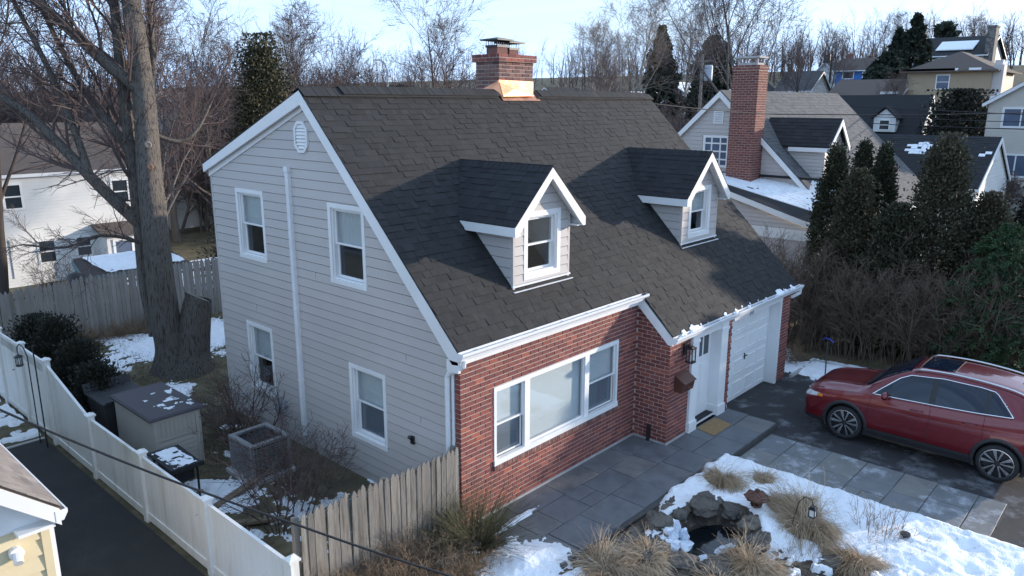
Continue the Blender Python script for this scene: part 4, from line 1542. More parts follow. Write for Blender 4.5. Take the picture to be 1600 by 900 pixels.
for (y0, h0), (y1, h1) in zip(posts[:-1], posts[1:]):
    ta, tb = h0 - 0.06, h1 - 0.06
    lat = h0 > 1.5 and h1 > 1.5
    if h1 > h0:
        ta, tb = h0 - 0.06, h1 - 0.10
    pt_, pb_ = (ta - 0.30, tb - 0.30) if lat else (ta, tb)
    a, b = y0 + 0.064, y1 - 0.064
    m = MB()
    m.beam((VX, a, ta - 0.03), (VX, b, tb - 0.03), 0.05, 0.07)
    m.build('rail', WHITE2, vf)
    m = MB()
    m.box(VX - 0.03, VX + 0.03, a, b, 0.03, 0.17)
    m.build('rail', WHITE2, vf)
    if lat:
        m = MB()
        m.beam((VX, a, pt_), (VX, b, pb_), 0.045, 0.06)
        m.build('rail', WHITE2, vf)
        m = MB()
        z0, z1 = pt_ + 0.03, ta - 0.065
        hh = z1 - z0
        q = a - hh
        while q < b:
            for sg in (1, -1):
                p0, p1 = (q, z0), (q + hh, z1)
                if sg < 0:
                    p0, p1 = (q, z1), (q + hh, z0)
                if p0[0] > a and p1[0] < b:
                    m.beam((VX + 0.004 * sg, p0[0], p0[1]), (VX + 0.004 * sg, p1[0], p1[1]), 0.006, 0.03, (1, 0, 0))
            q += 0.085
        lo_ = m.build('lattice', WHITE2, vf)
        lo_['kind'] = 'stuff'
    nb = 14
    for k in range(nb):
        ya, yb = a + (b - a) * k / nb, a + (b - a) * (k + 1) / nb
        za, zb = pt_ + (pb_ - pt_) * k / nb - 0.03, pt_ + (pb_ - pt_) * (k + 1) / nb - 0.03
        m = MB()
        m.grid([(VX - 0.011, ya + 0.006, 0.15), (VX - 0.011, yb - 0.006, 0.15), (VX - 0.011, yb - 0.006, zb), (VX - 0.011, ya + 0.006, za),
                (VX - 0.006, ya, 0.15), (VX - 0.006, yb, 0.15), (VX - 0.006, yb, zb), (VX - 0.006, ya, za),
                (VX + 0.011, ya, 0.15), (VX + 0.011, yb, 0.15), (VX + 0.011, yb, zb), (VX + 0.011, ya, za)],
               [(0, 1, 2, 3), (0, 4, 5, 1), (1, 5, 6, 2), (3, 2, 6, 7), (0, 3, 7, 4), (4, 8, 9, 5), (5, 9, 10, 6), (6, 10, 11, 7), (7, 11, 8, 4), (8, 11, 10, 9)])
        m.build('board', WHITE2, vf)

# ================================================================ YARD THINGS
BEIGE = M('beige_resin', (0.40, 0.37, 0.32), 0.6, 0.08, 2)
LIDG = M('slate_resin_lid', (0.075, 0.068, 0.075), 0.7, 0.15, 4, 0.3, 40)
DARKP = M('charcoal_plastic', (0.035, 0.035, 0.038), 0.6, 0.2, 4)
shed = thing('storage_shed', 'beige resin garden storage box with slate lid behind white fence', 'storage box', (-2.28, 6.5, 0))
m = MB()
m.box(-2.76, -1.84, 5.62, 7.42, 0.0, 1.2)
m.build('body', BEIGE, shed, bevel=0.02)
for k in range(7):
    zb = 0.06 + k * 0.095
    m = MB()
    m.prism([(-2.68, 5.622, zb), (-2.68, 5.598, zb), (-2.68, 5.61, zb + 0.088), (-2.68, 5.622, zb + 0.088)], (0.78, 0, 0))
    m.build('slat', BEIGE, shed)
    m = MB()
    m.prism([(-1.842, 5.7, zb), (-1.815, 5.7, zb), (-1.828, 5.7, zb + 0.088), (-1.842, 5.7, zb + 0.088)], (0, 1.64, 0))
    m.build('slat', BEIGE, shed)
m = MB()
for q_ in (-2.74, -1.92):
    m.box(q_, q_ + 0.06, 5.59, 5.622, 0.02, 1.19)
for z_ in (0.74, 1.13):
    m.box(-2.68, -1.92, 5.595, 5.622, z_, z_ + 0.05)
    m.box(-1.842, -1.81, 5.68, 7.36, z_, z_ + 0.05)
for q_ in np.arange(-2.6, -1.95, 0.085):
    m.box(q_, q_ + 0.012, 5.606, 5.622, 0.79, 1.13)
m.box(-1.842, -1.808, 5.62, 5.68, 0.02, 1.19)
m.box(-1.842, -1.808, 7.36, 7.42, 0.02, 1.19)
m.build('trim', BEIGE, shed)
m = MB()
m.box(-2.83, -1.75, 5.53, 7.48, 1.2, 1.25)
m.box(-2.80, -1.78, 5.56, 7.45, 1.25, 1.262)
m.build('lid', LIDG, shed, bevel=0.008)
snow_patch('snow_dusting', lambda u, v: Vector((-2.5 + 0.7 * u, 5.7 + 1.2 * v, 1.262)), 60, 90, lambda u, v: fbm(u * 3, v * 5, 1.6, 4, 3) - 0.55 + 0.22 * np.exp(-((u - 0.65 - 0.25 * (v - 0.5)) / 0.22) ** 2 - ((v - 0.5) / 0.3) ** 2) - 0.10, shed, 0.012)

m = MB()
m.prism([(-2.86, 7.62, 0.05), (-2.06, 7.62, 0.05), (-2.0, 7.55, 1.0), (-2.92, 7.55, 1.0)], (0, 0.95, 0))
tb = thing('utility_bin', 'charcoal plastic bin with flat lid beside the beige storage box', 'bin', (-2.45, 8.1, 0))
m.build('body', DARKP, tb, bevel=0.02)
m = MB()
m.box(-2.95, -1.97, 7.52, 8.6, 1.0, 1.06)
m.prism([(-2.95, 8.55, 1.05), (-1.97, 8.55, 1.05), (-1.97, 8.62, 1.22), (-2.95, 8.62, 1.22)], (0, 0.03, 0))
m.build('lid', DARKP, tb, bevel=0.015)
m = MB()
m.tube([(-1.92, 7.6, 0.9), (-1.9, 7.52, 1.08), (-2.9, 7.5, 1.08)], 0.02, 6)
m.build('handle', BLACK, tb)

# black grill cart with old snow
gr = thing('grill_cart', 'black folding grill cart with crusted snow on its top', 'grill', (-2.8, 4.65, 0))
m = MB()
m.prism([(-3.1, 4.1, 0.78), (-2.55, 4.1, 0.78), (-2.48, 5.2, 0.74), (-3.05, 5.25, 0.74)], (0, 0, 0.03))
m.box(-3.1, -2.52, 4.06, 4.1, 0.76, 0.84)
m.build('top', BLACKR, gr)
for (a, b) in ((-3.0, 4.2), (-2.6, 4.2), (-3.0, 5.1), (-2.55, 5.1)):
    m = MB()
    m.tube([(a, b, 0), (a * 0.98 - 0.05, b, 0.76)], 0.02, 6)
    m.build('leg', BLACK, gr)
m = MB()
m.box(-2.98, -2.6, 4.3, 5.0, 0.42, 0.72)
m.build('firebox', BLACK, gr, bevel=0.03)
snow_patch('snow_crust', lambda u, v: Vector((-3.02 + 0.44 * u, 4.16 + 0.95 * v, 0.808 - 0.036 * v)), 40, 70, lambda u, v: fbm(u * 4, v * 8, 1.0, 4, 51) - 0.46 + 0.10 * np.exp(-((v - 0.3) / 0.2) ** 2) - 0.25 * (np.abs(u - 0.55) > 0.4), gr, 0.02)

# heat pump condenser
ac = thing('condenser_unit', 'pale louvred air conditioner condenser beside the gable wall', 'condenser', (-1.2, 4.47, 0))
ACM = M('condenser_paint', (0.24, 0.24, 0.24), 0.5, 0.1, 4)
m = MB()
x0, x1, y0, y1 = -1.62, -0.80, 4.04, 4.90
m.box(x0 - 0.08, x1 + 0.08, y0 - 0.08, y1 + 0.08, -0.02, 0.06)
m.build('pad', CONC, ac)
m = MB()
m.box(x0 + 0.05, x1 - 0.05, y0 + 0.05, y1 - 0.05, 0.06, 0.70)
m.build('coil', BLACKR, ac)
m = MB()
for (a, b) in ((x0, y0), (x1 - 0.06, y0), (x0, y1 - 0.06), (x1 - 0.06, y1 - 0.06)):
    m = MB()
    m.box(a, a + 0.06, b, b + 0.06, 0.06, 0.72)
    m.build('corner_post', ACM, ac)
m = MB()
for z in np.arange(0.10, 0.68, 0.05):
    m.box(x0 + 0.06, x1 - 0.06, y0 + 0.005, y0 + 0.03, z, z + 0.018)
    m.box(x0 + 0.005, x0 + 0.03, y0 + 0.06, y1 - 0.06, z, z + 0.018)
for q in np.arange(0.1, 0.8, 0.1):
    m.box(x0 + q, x0 + q + 0.012, y0, y0 + 0.02, 0.08, 0.7)
    m.box(x0, x0 + 0.02, y0 + q, y0 + q + 0.012, 0.08, 0.7)
lo_ = m.build('louvres', ACM, ac)
lo_['kind'] = 'stuff'
m = MB()
m.box(x0 - 0.01, x1 + 0.01, y0 - 0.01, y0 + 0.09, 0.72, 0.77)
m.box(x0 - 0.01, x1 + 0.01, y1 - 0.09, y1 + 0.01, 0.72, 0.77)
m.box(x0 - 0.01, x0 + 0.09, y0 + 0.09, y1 - 0.09, 0.72, 0.77)
m.box(x1 - 0.09, x1 + 0.01, y0 + 0.09, y1 - 0.09, 0.72, 0.77)
m.build('top_frame', ACM, ac)
m = MB()
xc, yc = (x0 + x1) / 2, (y0 + y1) / 2
for r_ in np.arange(0.06, 0.34, 0.045):
    m.tube([(xc + r_ * math.cos(t), yc + r_ * math.sin(t), 0.765) for t in np.linspace(0, 2 * math.pi, 20)], 0.005, 4, False)
for k in range(6):
    t = k * math.pi / 3
    m.tube([(xc, yc, 0.768), (xc + 0.36 * math.cos(t), yc + 0.36 * math.sin(t), 0.768)], 0.006, 4)
lo_ = m.build('fan_guard', BLACK, ac)
lo_['kind'] = 'stuff'

# timber offcuts lying by the shrubs
for k, (p, q, lab) in enumerate((((-2.62, 3.7, 0.05), (-1.35, 4.1, 0.12), 'old timber plank lying in snow under the bare shrub, upper'), ((-2.9, 3.15, 0.05), (-2.05, 2.6, 0.05), 'old timber plank lying in snow nearer the picket fence'), ((-2.75, 3.0, 0.06), (-1.9, 2.45, 0.06), 'thin timber rail lying beside the lower plank'))):
    m = MB()
    m.beam(p, q, 0.14 if k < 2 else 0.07, 0.05)
    tag(m.build('timber_plank', LUMBER), lab, 'plank', 'timber offcuts by the shrubs')

# shepherd hooks outside the white fence
hk = thing('shepherd_hook', 'black shepherd hook with a hanging lantern by the white fence', 'garden hook', (-3.75, 9.1, 0))
m = MB()
m.tube([(-3.75, 9.1, 0.0), (-3.75, 9.1, 1.95), (-3.77, 9.2, 2.12), (-3.78, 9.42, 2.16), (-3.78, 9.62, 2.05), (-3.78, 9.66, 1.93), (-3.78, 9.6, 1.9)], 0.012, 6)
m.build('pole', BLACK, hk)
hl = thing('hanging_lantern', 'small black lantern hanging from the shepherd hook', 'lantern', (-3.78, 9.63, 1.62))
m = MB()
m.lathe([(0.0, 0.28), (0.02, 0.26), (0.085, 0.22), (0.09, 0.2), (0.07, 0.2)], 8, (-3.78, 9.63, 1.62))
m.lathe([(0.07, 0.0), (0.08, 0.02), (0.0, 0.02)], 8, (-3.78, 9.63, 1.62))
for k in range(6):
    t = k * math.pi / 3
    m.box(-3.78 + 0.065 * math.cos(t) - 0.006, -3.78 + 0.065 * math.cos(t) + 0.006, 9.63 + 0.065 * math.sin(t) - 0.006, 9.63 + 0.065 * math.sin(t) + 0.006, 1.63, 1.83)
m.build('frame', BLACK, hl)
m = MB()
m.lathe([(0.05, 0.02), (0.05, 0.2)], 8, (-3.78, 9.63, 1.62))
m.build('pane', GLASS, hl)
m = MB()
m.tube([(-3.72, 8.75, 0.0), (-3.72, 8.75, 2.2)], 0.014, 6)
m.tube([(-3.72, 8.75, 2.2), (-3.70, 8.75, 2.26)], 0.02, 6)
tag(m.build('garden_stake', BLACK), 'straight black stake standing beside the shepherd hook', 'garden stake')

# blue snow shovel leaning at the garage corner
sv = thing('snow_shovel', 'blue snow shovel standing in the snow behind the car', 'shovel', (11.3, -2.0, -0.1))
m = MB()
m.tube([(11.05, -2.02, 0.12), (11.75, -1.75, 1.0)], 0.016, 6)
m.build('shaft', BLACK, sv)
m = MB()
m.tube([(11.70, -1.92, 1.0), (11.72, -1.82, 1.06), (11.80, -1.68, 1.05), (11.82, -1.60, 0.99)], 0.025, 6)
m.build('grip', BLUEP, sv)
m = MB()
n = 8
vs, fs = [], []
for i in range(n + 1):
    t = (i / n - 0.5) * 1.5
    for j in range(3):
        vs.append((10.72 + j * 0.17 - 0.05 * abs(t), -2.02 + 0.26 * math.sin(t) * 1.0 + 0.03 * j, -0.1 + j * 0.11 + 0.07 * (1 - math.cos(t))))
for i in range(n):
    for j in range(2):
        a = i * 3 + j
        fs.append((a, a + 3, a + 4, a + 1))
m.grid(vs, fs)
ob = m.build('blade', BLUEP, sv, smooth=True)
md = ob.modifiers.new('th', 'SOLIDIFY')
md.thickness = 0.012

# ================================================================ GARDEN
GRASS = [(4.49, -2.50, 0.42, 0.42), (3.95, -4.42, 0.62, 0.72), (4.25, -3.85, 0.36, 0.45), (3.45, -5.35, 0.42, 0.4), (0.62, -2.55, 0.5, 0.55), (1.15, -2.95, 0.38, 0.4), (2.08, -4.2, 0.48, 0.5), (5.0, -3.1, 0.3, 0.3), (1.3, -4.0, 0.4, 0.4)]
POND = (2.55, -3.25, 0.95, 0.55)


def soil_z(x, y):
    z = -0.045 + 0.05 * fbm(x, y, 1.3, 3, 3)
    d = ((x - POND[0]) / POND[2]) ** 2 + ((y - POND[1]) / POND[3]) ** 2
    z = z + 0.16 * np.exp(-((np.sqrt(d) - 1.25) / 0.35) ** 2)
    return z - 0.30 * (1 - sstep(0.5, 1.05, np.sqrt(d)))


def pedge(x):   # garden side edge of the patio
    return -1.95 - 0.17 * np.clip(x / 5.3, 0, 1.0)


gsx = np.arange(-2.2, 5.70, 0.07)
gsy = np.arange(-12, -1.0, 0.07)
tag(sheet('garden_bed', gsx, gsy, lambda x, y: np.where(y > pedge(x) + 0.0, np.where(x > -0.05, -0.3, soil_z(x, y)), soil_z(x, y)), SOIL), 'mulched front garden bed', None, None, 'structure')


def snow_t(x, y):
    n = fbm(x, y, 1.0, 5, 21)
    n2 = fbm(x, y, 5.5, 3, 40)
    t = 0.10 + 0.13 * (n - 0.5) + 0.045 * (n2 - 0.5)
    wob = 0.30 * (fbm(x, y, 2.2, 4, 60) - 0.5)
    # retreat from patio, strongest to the left where the slab shows
    edge = (pedge(x) - y) + wob * 1.1 - 0.30 * np.exp(-((x - 1.7) / 0.8) ** 2) + 0.16 * sstep(2.4, 3.4, x)
    t = t - 0.20 * (1 - sstep(-0.05, 0.16, edge))
    t = t - 0.25 * (1 - sstep(0.0, 0.12, 5.66 + 0.11 * np.clip((-y - 2.2) / 4.5, 0, 1) - x + 0.10 * wob))
    for gx_, gy_, gr_, gh_ in GRASS:
        d = np.hypot(x - gx_, y - gy_)
        t = t - 0.16 * (1 - sstep(gr_ * 0.35, gr_ * 0.85, d + wob * 0.6))
    d = np.sqrt(((x - POND[0]) / (POND[2] + 0.22)) ** 2 + ((y - POND[1]) / (POND[3] + 0.22)) ** 2)
    t = t - 0.25 * (1 - sstep(0.75, 1.15, d + wob * 0.6))
    t = t - 0.16 * np.exp(-(((x - 1.2) / 1.1) ** 2 + ((y + 3.3) / 0.9) ** 2))
    t = t - 0.22 * np.exp(-(((x - 2.6) / 0.8) ** 2 + ((y + 5.4) / 1.2) ** 2)) * (n2 > 0.42)
    # trodden dimples
    for fx_, fy_ in ((4.9, -6.0), (5.1, -6.5), (4.4, -6.7), (4.0, -6.2), (4.7, -7.3), (3.6, -7.0)):
        t = t - 0.05 * np.exp(-((x - fx_) ** 2 + (y - fy_) ** 2) / 0.02)
    return t


def snow_sheet(name, xs, ys, tf, zf, label, jit=0.0):
    X, Y = np.meshgrid(xs, ys, indexing='ij')
    T = tf(X, Y)
    T = T + 0.030 * (fbm(X, Y, 13, 2, 303) - 0.5)
    T = np.where(T > 0, 0.004 + T, T * 3)
    T = np.maximum(T, -0.08)
    Z = zf(X, Y) + T
    nx, ny = len(xs), len(ys)
    i = np.arange((nx - 1) * (ny - 1))
    a = (i // (ny - 1)) * ny + i % (ny - 1)
    F = np.stack([a, a + ny, a + ny + 1, a + 1], -1)
    keep = (T.ravel()[F] > -0.05).any(1)
    F = F[keep]
    used = np.unique(F)
    mp = -np.ones(nx * ny, dtype=int)
    mp[used] = np.arange(len(used))
    V = np.stack([X, Y, Z], -1).reshape(-1, 3)[used]
    return tag(np_obj(name, V, mp[F], SNOW, None, None, True), label, None, None, 'stuff')


snow_sheet('garden_snow', np.arange(-0.6, 5.85, 0.035), np.arange(-11, -1.55, 0.035), snow_t, lambda x, y: np.where(y > pedge(x), 0.0, np.maximum(soil_z(x, y), -0.04)), 'melting snow over the front garden')


def snow_l(x, y):   # tongue of snow on the near end of the patio
    wob = 0.5 * (fbm(x, y, 2.6, 4, 77) - 0.5)
    d = 0.42 - np.abs((y + 0.46) - (-0.02) * 1) * 5 - sstep(0.9, 1.75, x) * 0.6      # strip up the patio edge
    e = 0.75 - np.hypot((x + 0.05) / 1.0, (y + 1.45) / 0.85)
    t = np.maximum(0.10 * (d + wob), 0.16 * (e + wob))
    return t + 0.02 * (fbm(x, y, 8, 2, 5) - 0.5)


def zl(x, y):
    return np.where((x > 0.02) & (y > pedge(x)), 0.0, np.maximum(soil_z(x, y), -0.06) * sstep(-0.1, -0.4, x) + 0.0)


snow_sheet('patio_snow', np.arange(-1.0, 1.9, 0.03), np.arange(-2.6, -0.2, 0.03), snow_l, zl, 'tongue of melting snow on the near end of the patio')


def snow_b(x, y):
    n = fbm(x, y, 1.6, 5, 91) - 0.5
    wgt = 0
    for cx_, cy_, rx_, ry_, a_ in ((2.2, 14.2, 3.0, 1.5, 0.17), (5.6, 12.5, 1.4, 1.8, 0.15), (-0.8, 9.9, 0.9, 0.9, 0.15), (-2.2, 4.3, 0.8, 1.1, 0.08), (-1.9, 2.6, 0.9, 0.8, 0.06), (-0.7, 8.2, 0.5, 0.5, 0.05), (-0.4, 6.9, 0.6, 0.5, 0.03), (-2.2, 12.6, 1.0, 1.5, 0.05)):
        wgt = wgt + a_ * np.exp(-((x - cx_) / rx_) ** 2 - ((y - cy_) / ry_) ** 2)
    return wgt - 0.055 + 0.17 * n + 0.06 * (fbm(x, y, 7, 3, 12) - 0.5)


snow_sheet('lawn_snow', np.arange(-3.35, 8.0, 0.06), np.arange(1.0, 16.1, 0.06), snow_b, lambda x, y: gz(x, y) + 0.0, 'patchy melting snow on the back lawn')


def snow_c(x, y):
    n = fbm(x, y, 2.1, 5, 131) - 0.5
    return 0.03 * sstep(9.3, 10.3, y) + 0.22 * n + 0.08 * (fbm(x, y, 8, 3, 12) - 0.5) - 0.2 * (1 - sstep(9.35, 9.7, y))


snow_sheet('verge_snow', np.arange(-9, -3.6, 0.06), np.arange(9.3, 20, 0.06), snow_c, lambda x, y: gz(x, y), 'patchy snow on the grass beyond the black drive')


snow_sheet('field_snow', np.arange(5.5, 18, 0.12), np.arange(17, 32, 0.12), lambda x, y: 0.10 * (fbm(x, y, 0.7, 5, 171) - 0.44), lambda x, y: gz(x, y), 'patchy snow on the ground beyond the stockade fence')


def snow_d(x, y):
    n = fbm(x, y, 1.8, 5, 151) - 0.5
    return 0.09 * np.exp(-((x - 12.6) / 0.9) ** 2 - ((y + 1.6) / 1.1) ** 2) + 0.09 * np.exp(-((x - 12.3) / 0.7) ** 2 - ((y - 1.2) / 1.3) ** 2) - 0.045 + 0.16 * n


snow_sheet('hedge_snow', np.arange(11.6, 14.3, 0.05), np.arange(-5, 4, 0.05), snow_d, lambda x, y: -0.1 + 0 * x, 'strip of snow below the bare hedge')
# small snow scraps on the black drive and the patio
snow_patch('drive_snow', lambda u, v: Vector((-5.0 + 1.2 * u, -0.6 + 2.2 * v, 0.006)), 60, 100, lambda u, v: fbm(u * 6, v * 11, 1.0, 4, 31) - 0.46 + 0.20 * np.exp(-((u - 0.5) / 0.18) ** 2 - ((v - 0.55) / 0.16) ** 2) - 0.06, None, 0.02, 'scrap of snow on the black drive')

m = MB()
n = 40
m.face([(POND[0] + POND[2] * (1.08 + 0.14 * math.sin(3 * t + 1) + 0.08 * math.sin(7 * t)) * math.cos(t), POND[1] + POND[3] * (1.08 + 0.16 * math.sin(2 * t) + 0.07 * math.sin(5 * t)) * math.sin(t), -0.125) for t in np.linspace(0, 2 * math.pi, n, False)])
tag(m.build('pond_water', WATER), 'dark water of the small garden pond', None, None, 'structure')
# stones too small to single out
m = MB()
rs = random.Random(3)
for k in range(150):
    t, q = rs.uniform(0, 6.28), rs.uniform(0.75, 1.75)
    x, y = POND[0] + POND[2] * q * math.cos(t), POND[1] + POND[3] * q * 1.15 * math.sin(t)
    if y > -2.1:
        continue
    z = max(float(soil_z(np.array(x), np.array(y))), -0.13)
    r_ = rs.uniform(0.025, 0.085)
    m.rv = rs.random()
    pts = []
    for (a, b, c) in ((1, 0, 0), (0.3, 0.95, 0), (-0.8, 0.6, 0), (-0.8, -0.6, 0), (0.3, -0.95, 0), (0.5, 0.1, 0.7), (-0.3, 0.5, 0.8), (-0.3, -0.5, 0.65)):
        pts.append((x + a * r_ * rs.uniform(.7, 1.3), y + b * r_ * rs.uniform(.7, 1.3), z + c * r_ * rs.uniform(.6, 1.1)))
    m.grid(pts, [(0, 1, 5), (1, 6, 5), (1, 2, 6), (2, 3, 7, 6), (3, 4, 7), (4, 5, 7), (4, 0, 5), (5, 6, 7)])
tag(m.build('pond_rubble', ROCK, rnd=True), 'small loose stones between the pond rocks', None, None, 'stuff')

from mathutils import noise as mnoise


def rock(name, x, y, z, sx, sy, sz, mat, label, cat='rock', group='rocks around the pond', seed=0, rough=0.35, rot=0.0, sub_=3, parent=None):
    bm = bmesh.new()
    bmesh.ops.create_icosphere(bm, subdivisions=sub_, radius=1)
    off = Vector((seed * 3.1, seed * 1.7, seed))
    for v in bm.verts:
        c = v.co.copy()
        cell = mnoise.cell_vector(c * 1.4 + off)
        d = mnoise.fractal(c * 1.1 + off, 1.0, 2.0, 4) * rough + (cell.x - 0.5) * 0.34 + 0.10 * mnoise.noise(c * 3.7 + off)
        v.co = c * (1 + d)
        v.co.z = max(v.co.z, -0.5)
        if v.co.z > 0.62:
            v.co.z = 0.62 + (v.co.z - 0.62) * 0.3
    me = bpy.data.meshes.new(name)
    bm.to_mesh(me)
    bm.free()
    me.materials.append(mat)
    o = link(name, me, parent, (x, y, z + sz * 0.4))
    o.scale = (sx, sy, sz)
    o.rotation_euler = (random.uniform(-.15, .15), random.uniform(-.15, .15), rot)
    if parent is None:
        tag(o, label, cat, group)
    return o


ROCKS = [(3.27, -2.78, .42, .26, .20, 'large flat grey rock overhanging the pond mouth'), (2.85, -2.38, .18, .15, .15, 'brown rock left of the large flat pond rock'), (2.72, -2.63, .15, .13, .13, 'small tan rock at the upper lip of the pond'),
         (2.20, -2.52, .30, .2, .2, 'tilted rock streaked with ice beside the waterfall'), (1.56, -2.42, .36, .22, .2, 'brown rock at the patio end of the pond'), (3.28, -3.68, .26, .2, .17, 'rock capped with a little snow by the iron lantern'),
         (3.12, -2.3, .24, .18, .13, 'low rock half under snow above the pond'), (1.35, -2.85, .40, .28, .22, 'large dark rock behind the straw clump'), (2.75, -4.0, .34, .22, .17, 'whitish iced rock on the pond front edge'),
         (1.75, -3.85, .5, .2, .14, 'long flat rock at the near end of the pond'), (3.15, -5.05, .26, .2, .18, 'grey rock beside the trailing straw grass'), (2.3, -4.35, .16, .14, .12, 'small brown rock in front of the iced rock'),
         (2.55, -2.35, .15, .12, .1, 'small snow speckled rock uphill of the tilted rock'), (1.95, -2.2, .18, .13, .1, 'small flat rock next to the patio slabs'), (3.5, -3.2, .2, .16, .14, 'dark rock behind the iron lantern'),
         (1.5, -3.4, .26, .2, .15, 'dark wet rock low in the pond end'), (3.9, -2.75, .16, .12, .1, 'little grey rock below the upper straw clump'), (4.75, -4.05, .22, .18, .22, 'round brown boulder behind the big straw clump')]
for k, (x, y, a, b, c, lab) in enumerate(ROCKS):
    rock('garden_rock', x, y, float(soil_z(np.array(x), np.array(y))) - 0.03, a * 0.95, b * 1.0, c * 0.72, ROCK, lab, seed=k + 2, rot=random.uniform(-0.8, 0.8))
ice = thing('ice_fall', 'frozen waterfall of white ice spilling between the pond rocks', 'ice', (2.15, -2.9, -0.15))
for k, (x, y, z, a, b, c) in enumerate(((2.12, -2.74, -0.08, .17, .13, .24), (1.98, -2.88, -0.12, .17, .14, .18), (2.36, -2.70, -0.08, .10, .11, .26), (2.46, -2.86, -0.13, .08, .09, .18), (1.88, -2.66, -0.06, .2, .13, .2), (2.22, -2.97, -0.16, .18, .13, .10), (1.72, -3.05, -0.15, .12, .18, .10), (2.6, -3.55, -0.15, .3, .1, .06), (2.0, -3.45, -0.15, .25, .12, .05))):
    o = rock('ice_sheet', x, y, z, a, b, c, ICE, None, seed=k + 40, rough=0.5, parent=ice)
    o.location = Vector((x, y, z + c * 0.4)) - org(ice)
# rusty pagoda lantern
pg = thing('pagoda_lantern', 'rusted cast iron pagoda lantern standing by the pond', 'lantern', (3.72, -3.55, -0.05))
px, py, pz = 3.72, -3.55, 0.0
m = MB()
m.lathe([(0.0, 0.0), (0.13, 0.0), (0.12, 0.05), (0.06, 0.08), (0.05, 0.2), (0.1, 0.24), (0.1, 0.26), (0.0, 0.26)], 8, (px, py, pz))
m.build('pedestal', RUST, pg)
m = MB()
for k in range(6):
    t = k * math.pi / 3
    m.box(px + 0.085 * math.cos(t) - 0.014, px + 0.085 * math.cos(t) + 0.014, py + 0.085 * math.sin(t) - 0.014, py + 0.085 * math.sin(t) + 0.014, pz + 0.26, pz + 0.37)
m.build('fire_box', RUST, pg)
m = MB()
vs = []
for (r_, z_) in ((0.21, 0.36), (0.235, 0.40), (0.13, 0.46), (0.04, 0.51), (0.045, 0.54), (0.0, 0.57)):
    for k in range(12):
        t = k * math.pi / 6
        rr = r_ * (1.0 if k % 2 == 0 else 0.9)
        vs.append((px + rr * math.cos(t), py + rr * math.sin(t), pz + z_ + (0.035 if (k % 2 == 0 and r_ > 0.2) else 0)))
m.grid(vs, [(i * 12 + k, i * 12 + (k + 1) % 12, (i + 1) * 12 + (k + 1) % 12, (i + 1) * 12 + k) for i in range(5) for k in range(12)])
m.build('roof', RUST, pg)
# solar lantern on hook in the straw
sh_ = thing('solar_lantern_hook', 'little black hook lamp standing in the big straw clump', 'garden lamp', (3.62, -4.25, 0))
m = MB()
m.tube([(3.62, -4.22, 0.1), (3.66, -4.30, 0.62), (3.70, -4.38, 0.72), (3.72, -4.48, 0.70), (3.72, -4.52, 0.6)], 0.009, 6)
m.build('hook', BLACK, sh_)
m = MB()
lx, ly, lz = 3.72, -4.52, 0.40
m.box(lx - 0.06, lx + 0.06, ly - 0.06, ly + 0.06, lz + 0.14, lz + 0.165)
m.box(lx - 0.04, lx + 0.04, ly - 0.04, ly + 0.04, lz + 0.165, lz + 0.19)
m.box(lx - 0.055, lx + 0.055, ly - 0.055, ly + 0.055, lz, lz + 0.015)
for sx in (-.048, .048):
    for sy in (-.048, .048):
        m.box(lx + sx - .007, lx + sx + .007, ly + sy - .007, ly + sy + .007, lz + 0.01, lz + 0.145)
m.build('lamp_frame', BLACK, sh_)
m = MB()
m.box(lx - 0.042, lx + 0.042, ly - 0.042, ly + 0.042, lz + 0.016, lz + 0.139)
m.build('lamp_glass', M('frosted_lamp_glass', (0.6, 0.62, 0.62), 0.3), sh_)
pl = thing('path_light', 'low black disc path light beside the upright dry stems', 'garden lamp', (4.69, -5.72, 0))
m = MB()
m.lathe([(0.0, 0.17), (0.08, 0.155), (0.085, 0.13), (0.0, 0.125)], 14, (4.69, -5.72, 0))
m.build('cap', BLACK, pl)
m = MB()
m.tube([(4.69, -5.72, 0.0), (4.69, -5.72, 0.13)], 0.035, 8)
m.build('stem', DARKP, pl)

# ================================================================ CAR
CARRED = M('dark_red_car_paint', (0.15, 0.004, 0.010), 0.30, 0.06, 1.5, metal=0.35, coat=1.0, rsweep=0.03)
CHROME = M('bright_chrome', (0.75, 0.76, 0.78), 0.12, 0.03, 2, metal=1.0, rsweep=0.03)
SILVER = M('machined_alloy', (0.62, 0.62, 0.63), 0.25, 0.05, 5, metal=1.0)
CARGLASS = glass_mat('tinted_car_glass', (0.12, 0.14, 0.15), 0.16)
CLAD = M('car_cladding', (0.022, 0.022, 0.024), 0.55, 0.1, 6)
LAMPG = M('headlamp_lens', (0.62, 0.66, 0.7), 0.1, 0.2, 12, metal=0.5, coat=1)
AMBER = M('amber_lens', (0.75, 0.22, 0.03), 0.15, coat=1)
TAIL = M('red_tail_lens', (0.4, 0.01, 0.01), 0.12, coat=1)
CS, CXC, CYF, CZ = 1.10, 9.33, -2.44, -0.132
car = thing('parked_car', 'dark red compact crossover car parked nose-in before the garage', 'car', (CXC, CYF - 2.4, CZ))


def cw(a, b, c):
    return (CXC + b * CS, CYF - a * CS, CZ + c * CS * 1.085)


